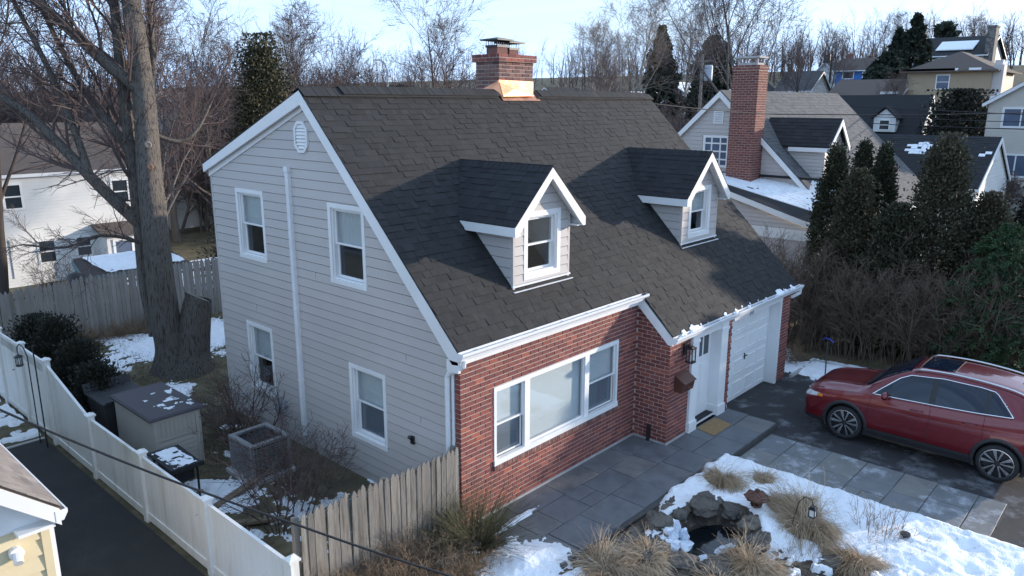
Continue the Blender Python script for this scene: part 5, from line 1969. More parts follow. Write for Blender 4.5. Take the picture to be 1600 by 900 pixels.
st_a = np.array([0.00, 0.03, 0.12, 0.35, 0.75, 1.12, 1.50, 1.95, 2.5, 3.1, 3.65, 4.02, 4.25, 4.36])
st_zt = np.array([0.66, 0.76, 0.86, 0.945, 1.01, 1.06, 1.32, 1.535, 1.59, 1.58, 1.52, 1.38, 1.10, 0.90])
st_zb = np.array([0.58, 0.68, 0.78, 0.86, 0.92, 0.965, 0.99, 1.01, 1.035, 1.07, 1.12, 1.14, 1.02, 0.84])
st_w = np.array([0.60, 0.72, 0.83, 0.895, 0.918, 0.92, 0.92, 0.92, 0.92, 0.92, 0.915, 0.885, 0.835, 0.78])
st_wt = np.array([0.46, 0.56, 0.66, 0.71, 0.73, 0.735, 0.665, 0.60, 0.595, 0.59, 0.58, 0.60, 0.66, 0.66])
st_zl = np.array([0.32, 0.26, 0.22, 0.21, 0.20, 0.20, 0.20, 0.20, 0.20, 0.20, 0.21, 0.23, 0.27, 0.34])


def crom(P, n):
    """Catmull-Rom through rows of P -> n samples per span"""
    P = np.asarray(P, float)
    Q = np.concatenate([2 * P[:1] - P[1:2], P, 2 * P[-1:] - P[-2:-1]])
    out = []
    t = np.linspace(0, 1, n, False)[:, None]
    sh_ = (n,) + P.shape[1:]
    for i in range(len(P) - 1):
        p0, p1, p2, p3 = [Q[i + k].reshape(1, -1) for k in range(4)]
        v = 0.5 * (2 * p1 + (p2 - p0) * t + (2 * p0 - 5 * p1 + 4 * p2 - p3) * t ** 2 + (3 * p1 - p0 - 3 * p2 + p3) * t ** 3)
        out.append(v.reshape(sh_))
    out.append(P[-1:])
    return np.concatenate(out)


secs = []
for a, zt, zb, w_, wt, zl in zip(st_a, st_zt, st_zb, st_w, st_wt, st_zl):
    z4 = min(0.62, zb - 0.06)
    ze = zt - 0.075 if zt - zb > 0.2 else max(zb + 0.02, zt - 0.05)
    wb = 0.945 * w_
    secs.append([(0, zl), (0.75 * w_, zl), (0.94 * w_, zl + 0.05), (0.985 * w_, zl + 0.2 * (z4 - zl) / 0.4), (1.0 * w_, z4), (0.992 * w_, z4 + (zb - z4) * 0.55), (wb, zb - 0.006), (wb * 0.985, zb + 0.02 * min(1, (ze - zb) / 0.1)),
                 (wb * 0.985 * 0.47 + wt * 0.53 + 0.012, zb + (ze - zb) * 0.55), (wt, ze), (wt * 0.80, (ze + zt) / 2 + 0.016), (wt * 0.4, zt - 0.006), (0, zt)])
secs = np.array(secs)                                     # stations, pts, 2
NA_, NP_ = 9, 5
A_d = crom(st_a[:, None], NA_)[:, 0]
S1 = crom(secs, NA_)                                      # dense stations
S2 = np.swapaxes(crom(np.swapaxes(S1, 0, 1), NP_), 0, 1)   # dense section points
na, npp = S2.shape[:2]


def side_b(a, c):
    """outer half width at length a and height c"""
    i = np.searchsorted(A_d, a) - 1
    i = min(max(i, 0), na - 2)
    t = (a - A_d[i]) / max(1e-6, A_d[i + 1] - A_d[i])
    s = S2[i] * (1 - t) + S2[i + 1] * t
    k0, k1 = NP_ * 2, NP_ * 9 + 1
    return float(np.interp(c, s[k0:k1, 1], s[k0:k1, 0]))


def top_c(a, b):
    i = np.searchsorted(A_d, a) - 1
    i = min(max(i, 0), na - 2)
    t = (a - A_d[i]) / max(1e-6, A_d[i + 1] - A_d[i])
    s = S2[i] * (1 - t) + S2[i + 1] * t
    q = s[NP_ * 8:][::-1]
    return float(np.interp(abs(b), q[:, 0], q[:, 1]))


WA, WR, WC = (0.90, 3.547), 0.345, 0.335
V, F = [], []
for i in range(na):
    for sg in (-1, 1):
        for j in range(npp):
            V.append(cw(A_d[i], sg * S2[i, j, 0], S2[i, j, 1]))
for i in range(na - 1):
    for s_ in (0, 1):
        for j in range(npp - 1):
            a = (i * 2 + s_) * npp + j
            ac_, bc_, cc_ = (A_d[i] + A_d[i + 1]) / 2, (S2[i, j, 0] + S2[i, j + 1, 0]) / 2, (S2[i, j, 1] + S2[i, j + 1, 1]) / 2
            if any((ac_ - wa) ** 2 + (cc_ - WC) ** 2 < 0.40 ** 2 for wa in WA) and bc_ > 0.5:
                continue
            f = (a, a + 1, a + 1 + 2 * npp, a + 2 * npp)
            F.append(f if s_ else f[::-1])
Vb = np.array(V)
bo = np_obj('body', Vb, np.array(F), CARRED, car, None, True)
m = MB()
for i in (0, na - 1):
    for s_ in (0, 1):
        pass
ring = [tuple(Vb[(0 * 2 + 1) * npp + j]) for j in range(npp)] + [tuple(Vb[(0 * 2) * npp + j]) for j in range(npp - 1, -1, -1)]
m.face(ring)
ring = [tuple(Vb[((na - 1) * 2 + 1) * npp + j]) for j in range(npp)] + [tuple(Vb[((na - 1) * 2) * npp + j]) for j in range(npp - 1, -1, -1)]
m.face(ring)
m.build('bumper_face', CARRED, car)
m = MB()
x0, y0, z0 = cw(4.15, -0.62, 0.17)
x1, y1, z1 = cw(0.25, 0.62, 0.80)
m.box(x0, x1, y0, y1, z0, z1)
m.build('underbody', BLACKR, car)


def patch(name, mat, fn, nu, nv, parent=car):
    """fn(u,v)->(a,b,c)"""
    V = [cw(*fn(i / nu, j / nv)) for i in range(nu + 1) for j in range(nv + 1)]
    F = [(i * (nv + 1) + j, (i + 1) * (nv + 1) + j, (i + 1) * (nv + 1) + j + 1, i * (nv + 1) + j + 1) for i in range(nu) for j in range(nv)]
    return np_obj(name, np.array(V), np.array(F), mat, parent, None, True)


def zb_at(a):
    return float(np.interp(a, st_a, st_zb)) + 0.028


def zr_at(a):
    r_ = float(np.interp(a, st_a, st_zt)) - 0.10
    fr_ = zb_at(a) + (a - 1.36) * 0.78
    rr = zb_at(a) + (3.68 - a) * 1.0
    return max(zb_at(a), min(r_, fr_, rr))


for sg in (-1, 1):
    m = MB()
    aa = np.linspace(1.36, 3.675, 40)
    loop = [(a, zr_at(a)) for a in aa] + [(a, zb_at(a)) for a in aa[::-1]]
    pts = [cw(a, sg * (side_b(a, c) + 0.008), c) for a, c in loop]
    m.tube(pts + [pts[0]], 0.013, 6, False)
    m.build('window_trim', CHROME, car, smooth=True)
    patch('window_surround', CLAD, lambda u, v: (1.37 + u * 2.29, sg * (side_b(1.37 + u * 2.29, zb_at(1.37 + u * 2.29) + v * (zr_at(1.37 + u * 2.29) - zb_at(1.37 + u * 2.29))) + 0.003), zb_at(1.37 + u * 2.29) + v * (zr_at(1.37 + u * 2.29) - zb_at(1.37 + u * 2.29))), 40, 6)
    for (a0, a1) in ((1.43, 2.34), (2.44, 3.22), (3.29, 3.60)):
        def gf(u, v, a0=a0, a1=a1):
            a = a0 + u * (a1 - a0)
            lo_, hi_ = zb_at(a) + 0.012, zr_at(a) - 0.012
            c = lo_ + v * max(0, hi_ - lo_)
            return (a, sg * (side_b(a, c) + 0.007), c)
        patch('side_window', M('dark_glass_sheen', (0.006, 0.012, 0.026), 0.03, 0.1, 2, coat=0.0, spec=0.6, rsweep=0.01) if 'dark_glass_sheen' not in bpy.data.materials else bpy.data.materials['dark_glass_sheen'], gf, 16, 6)
    # seams, handles
    for a in (1.30, 2.39, 3.26):
        m = MB()
        cs = np.linspace(0.30, zb_at(a) - 0.03, 10)
        if a > 3:
            cs = np.linspace(0.62, zb_at(a) - 0.03, 10)
        m.tube([cw(a + (0.10 * (c - 0.5) if a < 2 else 0), sg * (side_b(a, c) + 0.001), c) for c in cs], 0.0045, 4, False)
        m.build('door_seam', BLACKR, car)
    for a in (2.17, 3.05):
        m = MB()
        c = 0.90
        m.tube([cw(a - 0.11, sg * (side_b(a, c) + 0.004), c), cw(a - 0.08, sg * (side_b(a, c) + 0.03), c + 0.006), cw(a + 0.08, sg * (side_b(a, c) + 0.03), c + 0.012), cw(a + 0.11, sg * (side_b(a, c) + 0.004), c + 0.012)], 0.014, 6)
        m.build('door_handle', CARRED, car, smooth=True)
    # rocker cladding and wheel arch cladding
    patch('sill_cladding', CLAD, lambda u, v: (1.28 + u * 1.90, sg * (side_b(1.28 + u * 1.9, 0.22 + v * 0.15) + 0.012), 0.215 + v * 0.155), 20, 4)
    for wa in WA:
        V, F = [], []
        n = 30
        for i in range(n + 1):
            t = R(-22) + (R(224)) * i / n
            for (rr, off) in ((0.372, -0.10), (0.372, 0.018), (0.425, 0.020), (0.438, 0.002)):
                a, c = wa - rr * math.cos(t), WC + rr * math.sin(t)
                V.append(cw(a, sg * (side_b(min(max(a, 0.02), 4.34), max(c, 0.22)) + off), max(c, 0.2)))
        for i in range(n):
            for j in range(3):
                F.append((i * 4 + j, i * 4 + j + 1, i * 4 + 5 + j, i * 4 + 4 + j))
        np_obj('arch_cladding', np.array(V), np.array(F), CLAD, car, None, True)
        # wheel
        hub = cw(wa, sg * 0.80, WC)
        wh = empty_part('wheel', car, hub)

        def wp(r_, t, lat):
            return (hub[0] + sg * lat * CS, hub[1] - r_ * math.cos(t) * CS, hub[2] + r_ * math.sin(t) * CS)
        V, F = [], []
        prof = [(0.262, -0.11), (0.30, -0.115), (0.335, -0.10), (0.345, -0.06), (0.345, 0.06), (0.335, 0.095), (0.30, 0.108), (0.275, 0.106), (0.262, 0.098)]
        n = 36
        for i in range(n):
            for (r_, lat) in prof:
                V.append(wp(r_, 2 * math.pi * i / n, lat))
        k = len(prof)
        for i in range(n):
            for j in range(k - 1):
                F.append((i * k + j, i * k + j + 1, ((i + 1) % n) * k + j + 1, ((i + 1) % n) * k + j))
        np_obj('tyre', np.array(V), np.array(F), BLACKR, wh, None, True)
        m = MB()
        V, F = [], []
        prof = [(0.262, 0.096), (0.268, 0.106), (0.256, 0.108), (0.248, 0.090), (0.246, 0.02), (0.0, 0.02)]
        for i in range(n):
            for (r_, lat) in prof:
                V.append(wp(r_, 2 * math.pi * i / n, lat))
        k = len(prof)
        mi = []
        for i in range(n):
            for j in range(k - 1):
                F.append((i * k + j, i * k + j + 1, ((i + 1) % n) * k + j + 1, ((i + 1) % n) * k + j))
        ro = np_obj('rim', np.array(V), np.array(F), SILVER, wh, None, False)
        ro.data.materials.append(BLACK)
        ro.data.polygons.foreach_set('material_index', np.array([(1 if j >= 2 else 0) for i in range(n) for j in range(k - 1)], dtype=np.int32))
        m = MB()
        for s5 in range(5):
            for d_ in (-0.17, 0.17):
                t = 2 * math.pi * s5 / 5 + 0.3 + d_
                t1 = 2 * math.pi * s5 / 5 + 0.3 + d_ * 1.55
                w0, w1 = (0.10 / 0.6, 0.032 / 0.25) if d_ > 0 else (0.10 / 0.6, 0.02 / 0.25)
                q = [wp(0.045, t - w0, 0.085), wp(0.045, t + w0, 0.085), wp(0.252, t1 + w1, 0.094), wp(0.252, t1 - w1, 0.094)]
                q2 = [wp(0.045, t - w0, 0.05), wp(0.045, t + w0, 0.05), wp(0.252, t1 + w1, 0.05), wp(0.252, t1 - w1, 0.05)]
                m.grid(q + q2, [(0, 1, 2, 3), (0, 4, 5, 1), (1, 5, 6, 2), (2, 6, 7, 3), (3, 7, 4, 0)])
        m.build('spokes', SILVER, wh)
        m = MB()
        c0 = [wp(0.05, 2 * math.pi * i / 12, 0.092) for i in range(12)]
        c1 = [wp(0.05, 2 * math.pi * i / 12, 0.04) for i in range(12)]
        m.grid(c0 + c1, [tuple(range(12))] + [(i, (i + 1) % 12, 12 + (i + 1) % 12, 12 + i) for i in range(12)])
        m.build('hub_cap', BLACK, wh)
    # mirror
    m = MB()
    bm_ = bmesh.new()
    bmesh.ops.create_icosphere(bm_, subdivisions=2, radius=1)
    a, c = 1.60, 1.04
    bb = sg * (side_b(a, c) + 0.15)
    for v in bm_.verts:
        q = v.co
        v.co = Vector(cw(a + q.x * 0.07 + 0.02, bb + q.y * 0.115, c + q.z * 0.075 + 0.02))
    b0 = len(m.v)
    bm_.verts.ensure_lookup_table()
    m.grid([v.co.copy() for v in bm_.verts], [tuple(v.index for v in f.verts) for f in bm_.faces])
    bm_.free()
    mo = m.build('mirror', CARRED, car, smooth=True)
    m = MB()
    m.tube([cw(a - 0.02, sg * (side_b(a, c) - 0.01), c - 0.03), cw(a, bb, c - 0.03)], 0.022, 6)
    m.build('stalk', CLAD, mo)
    # roof rail
    m = MB()
    pts = []
    for a in np.linspace(1.98, 3.85, 16):
        e = min(1, (a - 1.98) / 0.12, (3.85 - a) / 0.12)
        b = float(np.interp(a, st_a, st_wt)) * 0.955
        pts.append(cw(a, sg * b, top_c(a, b) + 0.008 + 0.04 * e))
    m.tube(pts, 0.02, 8)
    m.build('roof_rail', SILVER, car, smooth=True)
    # lamps
    patch('headlight', LAMPG, lambda u, v: (0.05 + u * 0.34, sg * (side_b(0.05 + u * 0.34, 0.69 + 0.05 * u + v * 0.11 * (1 - 0.5 * u)) + 0.006), 0.69 + 0.05 * u + v * 0.11 * (1 - 0.5 * u)), 10, 4)
    patch('turn_signal', AMBER, lambda u, v: (0.33 + u * 0.11, sg * (side_b(0.33 + u * 0.11, 0.735 + v * 0.05) + 0.008), 0.735 + v * 0.05), 5, 3)
    patch('fog_lamp', CHROME, lambda u, v: (0.03 + u * 0.07, sg * (side_b(0.03 + u * 0.07, 0.40 + v * 0.09) + 0.006), 0.40 + v * 0.09), 4, 3)
    patch('bumper_cladding', CLAD, lambda u, v: (0.02 + u * 0.50, sg * (side_b(0.02 + u * 0.50, 0.27 + v * 0.06) + 0.008), 0.27 + v * 0.06), 10, 2)
    patch('tail_light', TAIL, lambda u, v: (4.0 + u * 0.28, sg * (side_b(4.0 + u * 0.28, 0.88 + v * 0.14) + 0.007), 0.88 + v * 0.14), 8, 4)


def ws(u, v):
    a = 1.19 + u * 0.73
    wmax = float(np.interp(a, st_a, st_wt)) * 0.90
    b = (v * 2 - 1) * wmax
    return (a - 0.006, b, top_c(a, b) + 0.009)


patch('windscreen', bpy.data.materials['dark_glass_sheen'], ws, 14, 16)


def sr(u, v):
    a = 2.05 + u * 0.55
    b = (v * 2 - 1) * 0.40
    return (a, b, top_c(a, b) + 0.006)


patch('sunroof', bpy.data.materials['dark_glass_sheen'], sr, 8, 8)
m = MB()
for a_ in (2.03, 2.62):
    m.tube([cw(a_, b, top_c(a_, b) + 0.003) for b in np.linspace(-0.42, 0.42, 9)], 0.006, 4, False)
m.build('sunroof_seam', BLACKR, car)
m = MB()
m.prism([cw(3.62, -0.012, 1.52), cw(3.80, -0.012, 1.49), cw(3.78, -0.012, 1.60)], (0.024 * CS, 0, 0))
m.build('shark_fin', CARRED, car)
for b0, b1 in ((-0.55, -0.02), (0.02, 0.5)):
    m = MB()
    m.tube([cw(1.16, b0, top_c(1.16, b0) + 0.015), cw(1.24, (b0 + b1) / 2, top_c(1.24, (b0 + b1) / 2) + 0.02), cw(1.26, b1, top_c(1.26, b1) + 0.02)], 0.01, 4)
    m.build('wiper', BLACKR, car)
m = MB()
for sg in (-1, 1):
    m.tube([cw(a, sg * 0.50 + 0.0, top_c(a, 0.5) + 0.001) for a in np.linspace(0.25, 1.05, 8)], 0.006, 4, False)
m.tube([cw(0.14, b, top_c(0.14, b) + 0.001) for b in np.linspace(-0.55, 0.55, 12)], 0.006, 4, False)
m.build('bonnet_crease', CARRED, car)
m = MB()
x0, y0, z0 = cw(-0.012, -0.40, 0.46)
x1, y1, z1 = cw(0.02, 0.40, 0.68)
m.box(x0, x1, y1, y0, z0, z1)
m.build('grille', BLACKR, car)

# ================================================================ VEGETATION
UPV = np.array([0, 0, 1.0])


def _norm(v):
    return v / np.maximum(np.linalg.norm(v, axis=-1, keepdims=True), 1e-9)


def polyl(P, D, L, k, wob, up_, g):
    """random-walk polylines; returns (n,k+1,3)"""
    n = len(P)
    pts = np.empty((n, k + 1, 3))
    pts[:, 0] = P
    D = _norm(D)
    for i in range(k):
        D = _norm(D + g.normal(0, wob, (n, 3)) + UPV * up_)
        pts[:, i + 1] = pts[:, i] + D * (L / k)[:, None]
    return pts


def kids(pts, rad, nc, t0, ang, lr, rr, g, t1=1.0, minr=0.004, jl=0.35, L=None):
    n, k1, _ = pts.shape
    if L is None:
        L = np.linalg.norm(np.diff(pts, axis=1), axis=2).sum(1)
    t = (t0 + (t1 - t0) * (np.arange(nc)[None, :] + g.random((n, nc))) / nc)
    f = t * (k1 - 1)
    i = np.minimum(f.astype(int), k1 - 2)
    fr = (f - i)[..., None]
    b = np.arange(n)[:, None]
    p = pts[b, i] * (1 - fr) + pts[b, i + 1] * fr
    tan = _norm(pts[b, i + 1] - pts[b, i])
    r = rad[b, i] * (1 - fr[..., 0]) + rad[b, i + 1] * fr[..., 0]
    rv = _norm(np.cross(tan, g.normal(0, 1, tan.shape)))
    a = g.uniform(ang[0], ang[1], t.shape)[..., None]
    d = tan * np.cos(a) + rv * np.sin(a)
    Lc = L[:, None] * lr * (1.15 - 0.6 * (t - t0) / max(1e-6, t1 - t0)) * g.uniform(1 - jl, 1 + jl, t.shape)
    rc = np.maximum(r * rr, minr)
    return p.reshape(-1, 3), d.reshape(-1, 3), Lc.ravel(), rc.ravel()


def taper(r0, k, e=0.75, end=0.25):
    return r0[:, None] * (1 - (1 - end) * (np.arange(k + 1) / k)[None, :] ** e)


def tubes(pts, rad, ns):
    n, k1, _ = pts.shape
    tan = np.empty_like(pts)
    tan[:, 1:-1] = pts[:, 2:] - pts[:, :-2]
    tan[:, 0] = pts[:, 1] - pts[:, 0]
    tan[:, -1] = pts[:, -1] - pts[:, -2]
    tan = _norm(tan)
    main = _norm(pts[:, -1] - pts[:, 0])
    ref = np.where(np.abs(main[:, 2:]) > 0.8, np.array([[1.0, 0.13, 0]]), np.array([[0, 0.1, 1.0]]))
    u = _norm(np.cross(tan, ref[:, None, :]))
    v = np.cross(tan, u)
    an = 2 * np.pi * np.arange(ns) / ns
    ring = pts[:, :, None, :] + rad[:, :, None, None] * (u[:, :, None, :] * np.cos(an)[None, None, :, None] + v[:, :, None, :] * np.sin(an)[None, None, :, None])
    V = ring.reshape(-1, 3)
    idx = (np.arange(n)[:, None, None] * k1 + np.arange(k1 - 1)[None, :, None]) * ns + np.arange(ns)[None, None, :]
    nxt = (np.arange(n)[:, None, None] * k1 + np.arange(k1 - 1)[None, :, None]) * ns + (np.arange(ns)[None, None, :] + 1) % ns
    F = np.stack([idx, nxt, nxt + ns, idx + ns], -1).reshape(-1, 4)
    return V, F


def merge(lst, g):
    Vs, Fs, rn, nv = [], [], [], 0
    for V, F in lst:
        Vs.append(V)
        Fs.append(F + nv)
        rn.append(g.random(len(F)) * 0 + np.repeat(g.random(max(1, len(F) // 6 + 1)), 6)[:len(F)])
        nv += len(V)
    return np.concatenate(Vs), np.concatenate(Fs), np.concatenate(rn)


def bare_tree(seed, H, R0, n1=12, n2=8, n3=7, n4=5, ang1=(0.5, 1.0), t0=0.28, l1=0.55, up1=0.10, lean=(0, 0), wob=0.10, fork=True, mb=0.006, up2=0.03):
    """meshes (trunk V,F,r),(crown V,F,r) of a leafless tree, base at origin"""
    g = np.random.default_rng(seed)
    P = np.zeros((1, 3))
    P[0, 2] = -0.2
    D = np.array([[lean[0], lean[1], 1.0]])
    k = 10
    tr = polyl(P, D, np.array([H * 0.86]), k, 0.05, 0.03, g)
    rd = taper(np.array([R0]), k, 0.9, 0.12)
    rd[0, 0] *= 1.45
    trunk = [tubes(tr, rd, 9)]
    p, d, L, r = kids(tr, rd, n1, t0, ang1, l1, 0.55, g, 0.98)
    d = d + UPV * 0.25
    k = 7
    q1 = polyl(p, d, L, k, wob, up1, g)
    r1 = taper(r, k, 0.8, 0.18)
    trunk.append(tubes(q1, r1, 6))
    p, d, L, r = kids(q1, r1, n2, 0.18, (0.45, 1.0), 0.48, 0.55, g)
    k = 5
    q2 = polyl(p, d, L, k, wob * 1.2, up2, g)
    r2_ = taper(r, k, 0.8, 0.3)
    crown = [tubes(q2, r2_, 4)]
    p, d, L, r = kids(q2, r2_, n3, 0.12, (0.4, 1.0), 0.52, 0.6, g, minr=mb)
    k = 3
    q3 = polyl(p, d, L, k, wob * 1.4, up2, g)
    r3 = taper(r, k, 1, 0.45)
    crown.append(tubes(q3, r3, 3))
    if n4:
        p, d, L, r = kids(q3, r3, n4, 0.12, (0.35, 0.95), 0.6, 0.7, g, minr=mb * 0.8)
        q4 = polyl(p, d, L, 2, wob * 1.5, up2, g)
        crown.append(tubes(q4, taper(r, 2, 1, 0.5), 3))
    return merge(trunk, g), merge(crown, g)


def tree_meshes(name, data, mt, mc):
    (V1, F1, r1), (V2, F2, r2_) = data
    return np_mesh(name + '_trunk', V1, F1, mt, r1, True), np_mesh(name + '_crown', V2, F2, mc, r2_, False)


def put_tree(name, meshes, loc, label, group=None, s=1.0, rz=0.0, sz=None, cat='tree'):
    o = thing(name, label, cat, loc, group)
    o.rotation_euler = (0, 0, rz)
    o.scale = (s, s, sz or s)
    link('trunk', meshes[0], o)
    link('crown', meshes[1], o)
    return o


TV = []
for k in range(5):
    TV.append(tree_meshes('maple%d' % k, bare_tree(100 + k, 15 + k % 3, 0.24, 13, 9, 8, 5, l1=0.50, mb=0.011), BARKD if k % 2 else BARKG, TWIG if k % 2 else TWIGR))
SYC = tree_meshes('sycamore', bare_tree(140, 16, 0.26, 12, 9, 8, 5, (0.3, 0.75), 0.25, 0.5, mb=0.012), BARKP, TWIGP)
THK = []
for k in range(3):     # upright thicket trees, several stems
    g = np.random.default_rng(300 + k)
    n = 7
    a = g.uniform(0, 6.28, n)
    P = np.stack([0.4 * np.cos(a), 0.4 * np.sin(a), np.full(n, -0.2)], -1)
    D = np.stack([np.cos(a) * 0.35, np.sin(a) * 0.35, np.ones(n)], -1)
    L = g.uniform(6.5, 9.5, n)
    q0 = polyl(P, D, L, 8, 0.08, 0.04, g)
    r0 = taper(g.uniform(0.05, 0.09, n), 8, 0.9, 0.2)
    p, d, L1, r = kids(q0, r0, 14, 0.15, (0.35, 0.9), 0.34, 0.5, g)
    q1 = polyl(p, d, L1, 4, 0.13, 0.06, g)
    r1 = taper(r, 4, 0.9, 0.3)
    p, d, L2, r = kids(q1, r1, 8, 0.1, (0.35, 0.9), 0.5, 0.6, g, minr=0.009)
    q2 = polyl(p, d, L2, 3, 0.16, 0.05, g)
    r2_ = taper(r, 3, 1, 0.5)
    p, d, L3, r = kids(q2, r2_, 4, 0.1, (0.35, 0.9), 0.6, 0.7, g, minr=0.008)
    q3 = polyl(p, d, L3, 2, 0.16, 0.05, g)
    THK.append(tree_meshes('thicket%d' % k, (merge([tubes(q0, r0, 6)], g), merge([tubes(q1, r1, 4), tubes(q2, r2_, 3), tubes(q3, taper(r, 2, 1, .5), 3)], g)), BARKG, TWIGR if k != 1 else TWIG))


def gz1(x, y):
    return float(gz(np.array(float(x)), np.array(float(y))))


# --- the big old maple in the back yard, built limb by limb
g = np.random.default_rng(5)
bt = thing('old_maple', 'huge furrowed leafless maple with a sawn-off side stump in the yard', 'tree', (0.35, 11.4, 0))
def limb(pts, r0, r1, n=7, ns=9):
    p = crom(np.array(pts, float), n)
    r = np.linspace(r0, r1, len(p))
    return p[None], r[None]


LB = [
    limb([(0.30, 11.4, -0.2), (0.20, 11.42, 0.5), (0.12, 11.45, 1.5), (0.10, 11.45, 3.2), (0.22, 11.7, 5.2), (0.42, 12.0, 7.2), (0.50, 12.3, 9.0), (0.6, 12.7, 10.8), (0.5, 12.8, 13)], 0.43, 0.18, 7, 14),
    limb([(0.0, 11.8, 1.0), (-0.05, 12.0, 2.4), (0.02, 12.15, 4.2), (0.10, 12.4, 6.2), (0.2, 12.7, 8.2), (0.32, 13.0, 10), (0.2, 13.2, 12.5)], 0.22, 0.09),
    limb([(0.0, 12.1, 4.0), (-0.7, 12.6, 5.0), (-1.3, 13.1, 6.0), (-1.9, 13.6, 6.9), (-2.7, 14.2, 7.5), (-3.6, 14.8, 8.3)], 0.17, 0.06),
    limb([(-0.85, 12.7, 5.2), (-1.0, 12.9, 6.3), (-1.2, 13.3, 7.6), (-1.6, 13.8, 9.2), (-2.1, 14.2, 10.8)], 0.11, 0.04),
    limb([(0.35, 12.0, 7.4), (-0.2, 12.4, 8.0), (-0.8, 12.9, 8.8), (-1.6, 13.3, 9.8), (-2.6, 13.8, 11.2)], 0.17, 0.07),
    limb([(0.05, 12.4, 5.9), (-0.25, 12.7, 6.6), (-0.7, 13.2, 7.7), (-1.2, 13.6, 9.4)], 0.13, 0.05),
    limb([(0.55, 12.2, 7.0), (0.85, 12.3, 7.9), (1.0, 12.5, 9.2), (1.1, 12.6, 11)], 0.09, 0.05),
    limb([(0.50, 12.0, 6.3), (1.1, 11.8, 6.1), (1.6, 11.7, 6.4), (2.2, 11.9, 7.2), (3.0, 12.2, 8.4)], 0.07, 0.02),
    limb([(0.15, 11.9, 3.4), (-0.5, 12.0, 3.7), (-1.2, 11.8, 3.85), (-2.0, 11.6, 3.7), (-2.9, 11.5, 3.9)], 0.05, 0.02),
    limb([(0.6, 12.9, 10.3), (1.2, 13.0, 11.2), (2.2, 13.2, 12.2), (3.4, 13.4, 13.0)], 0.10, 0.04),
    limb([(0.5, 12.6, 10.0), (0.0, 12.2, 11.0), (-0.8, 11.6, 12.0)], 0.10, 0.05),
]
V, F, rr_ = merge([tubes(p, r, 16 if i == 0 else 8) for i, (p, r) in enumerate(LB)], g)
# fluted, flaring foot
for vi in range(len(V)):
    z = V[vi, 2]
    if z < 1.6:
        dx, dy = V[vi, 0] - 0.3, V[vi, 1] - 11.42
        rad_ = math.hypot(dx, dy)
        if rad_ < 1.0:
            th = math.atan2(dy, dx)
            fl = 1 + 0.75 * max(0, (0.9 - z)) ** 2 * (0.8 + 0.3 * math.sin(5 * th + 1))
            V[vi, 0], V[vi, 1] = 0.3 + dx * fl, 11.42 + dy * fl
np_obj('trunk', V, F, BARK, bt, rr_, True)
st_p, st_r = limb([(0.52, 11.2, -0.2), (0.60, 11.15, 0.4), (0.70, 11.1, 1.1), (0.82, 11.06, 1.75), (0.88, 11.04, 2.02)], 0.50, 0.33, 6)
st_r[0, :8] *= np.linspace(1.45, 1.0, 8)
V, F = tubes(st_p, st_r, 14)
ns_ = 14
top = V[-ns_:].copy()
V[-ns_:, 2] += (V[-ns_:, 0] - V[-ns_:, 0].mean()) * -0.35 + 0.0
np_obj('stump', V, F, BARK, bt, None, True)
m = MB()
m.face([tuple(q) for q in V[-ns_:]])
m.build('sawn_face', M('sawn_wood', (0.17, 0.145, 0.12), 0.9, 0.3, 6, 0.5, 30), bt)
for (kx, ky, kz, q, c_) in ((0.22, 11.58, 6.05, 0.09, (0.26, 0.21, 0.17)), (0.16, 11.46, 5.5, 0.075, (0.25, 0.14, 0.09))):
    m = MB()
    m.lathe([(q, 0), (q * 1.05, 0.03), (q * 0.7, 0.05), (q * 0.3, 0.045), (0, 0.04)], 12)
    dv = (Vector(CAM) - Vector((kx, ky, kz))).normalized()
    rot = dv.to_track_quat('Z', 'Y')
    m.v = [tuple(rot @ Vector(p) + Vector((kx, ky, kz)) + dv * 0.05) for p in m.v]
    m.build('pruning_scar', M('healed_cut', c_, 0.9, 0.3, 20), bt)
cr = []
for i, (p, r) in enumerate(LB):
    if i == 0:
        continue
    pp, d, L, rr = kids(p, r, 16 if i < 8 else 12, 0.22, (0.4, 1.0), 0.42, 0.35, g, minr=0.014)
    L = np.minimum(L, 2.4)
    q1 = polyl(pp, d, L, 5, 0.12, 0.05, g)
    r1 = taper(rr, 5, 0.9, 0.3)
    cr.append(tubes(q1, r1, 5))
    pp, d, L, rr = kids(q1, r1, 8, 0.1, (0.4, 1.0), 0.5, 0.55, g, minr=0.006)
    q2 = polyl(pp, d, L, 4, 0.15, 0.02, g)
    r2_ = taper(rr, 4, 0.9, 0.4)
    cr.append(tubes(q2, r2_, 3))
    pp, d, L, rr = kids(q2, r2_, 6, 0.1, (0.4, 1.0), 0.55, 0.7, g, minr=0.0045)
    q3 = polyl(pp, d, L, 3, 0.16, 0.0, g)
    cr.append(tubes(q3, taper(rr, 3, 1, 0.5), 3))
V, F, rr_ = merge(cr, g)
np_obj('crown', V, F, TWIG, bt, rr_)

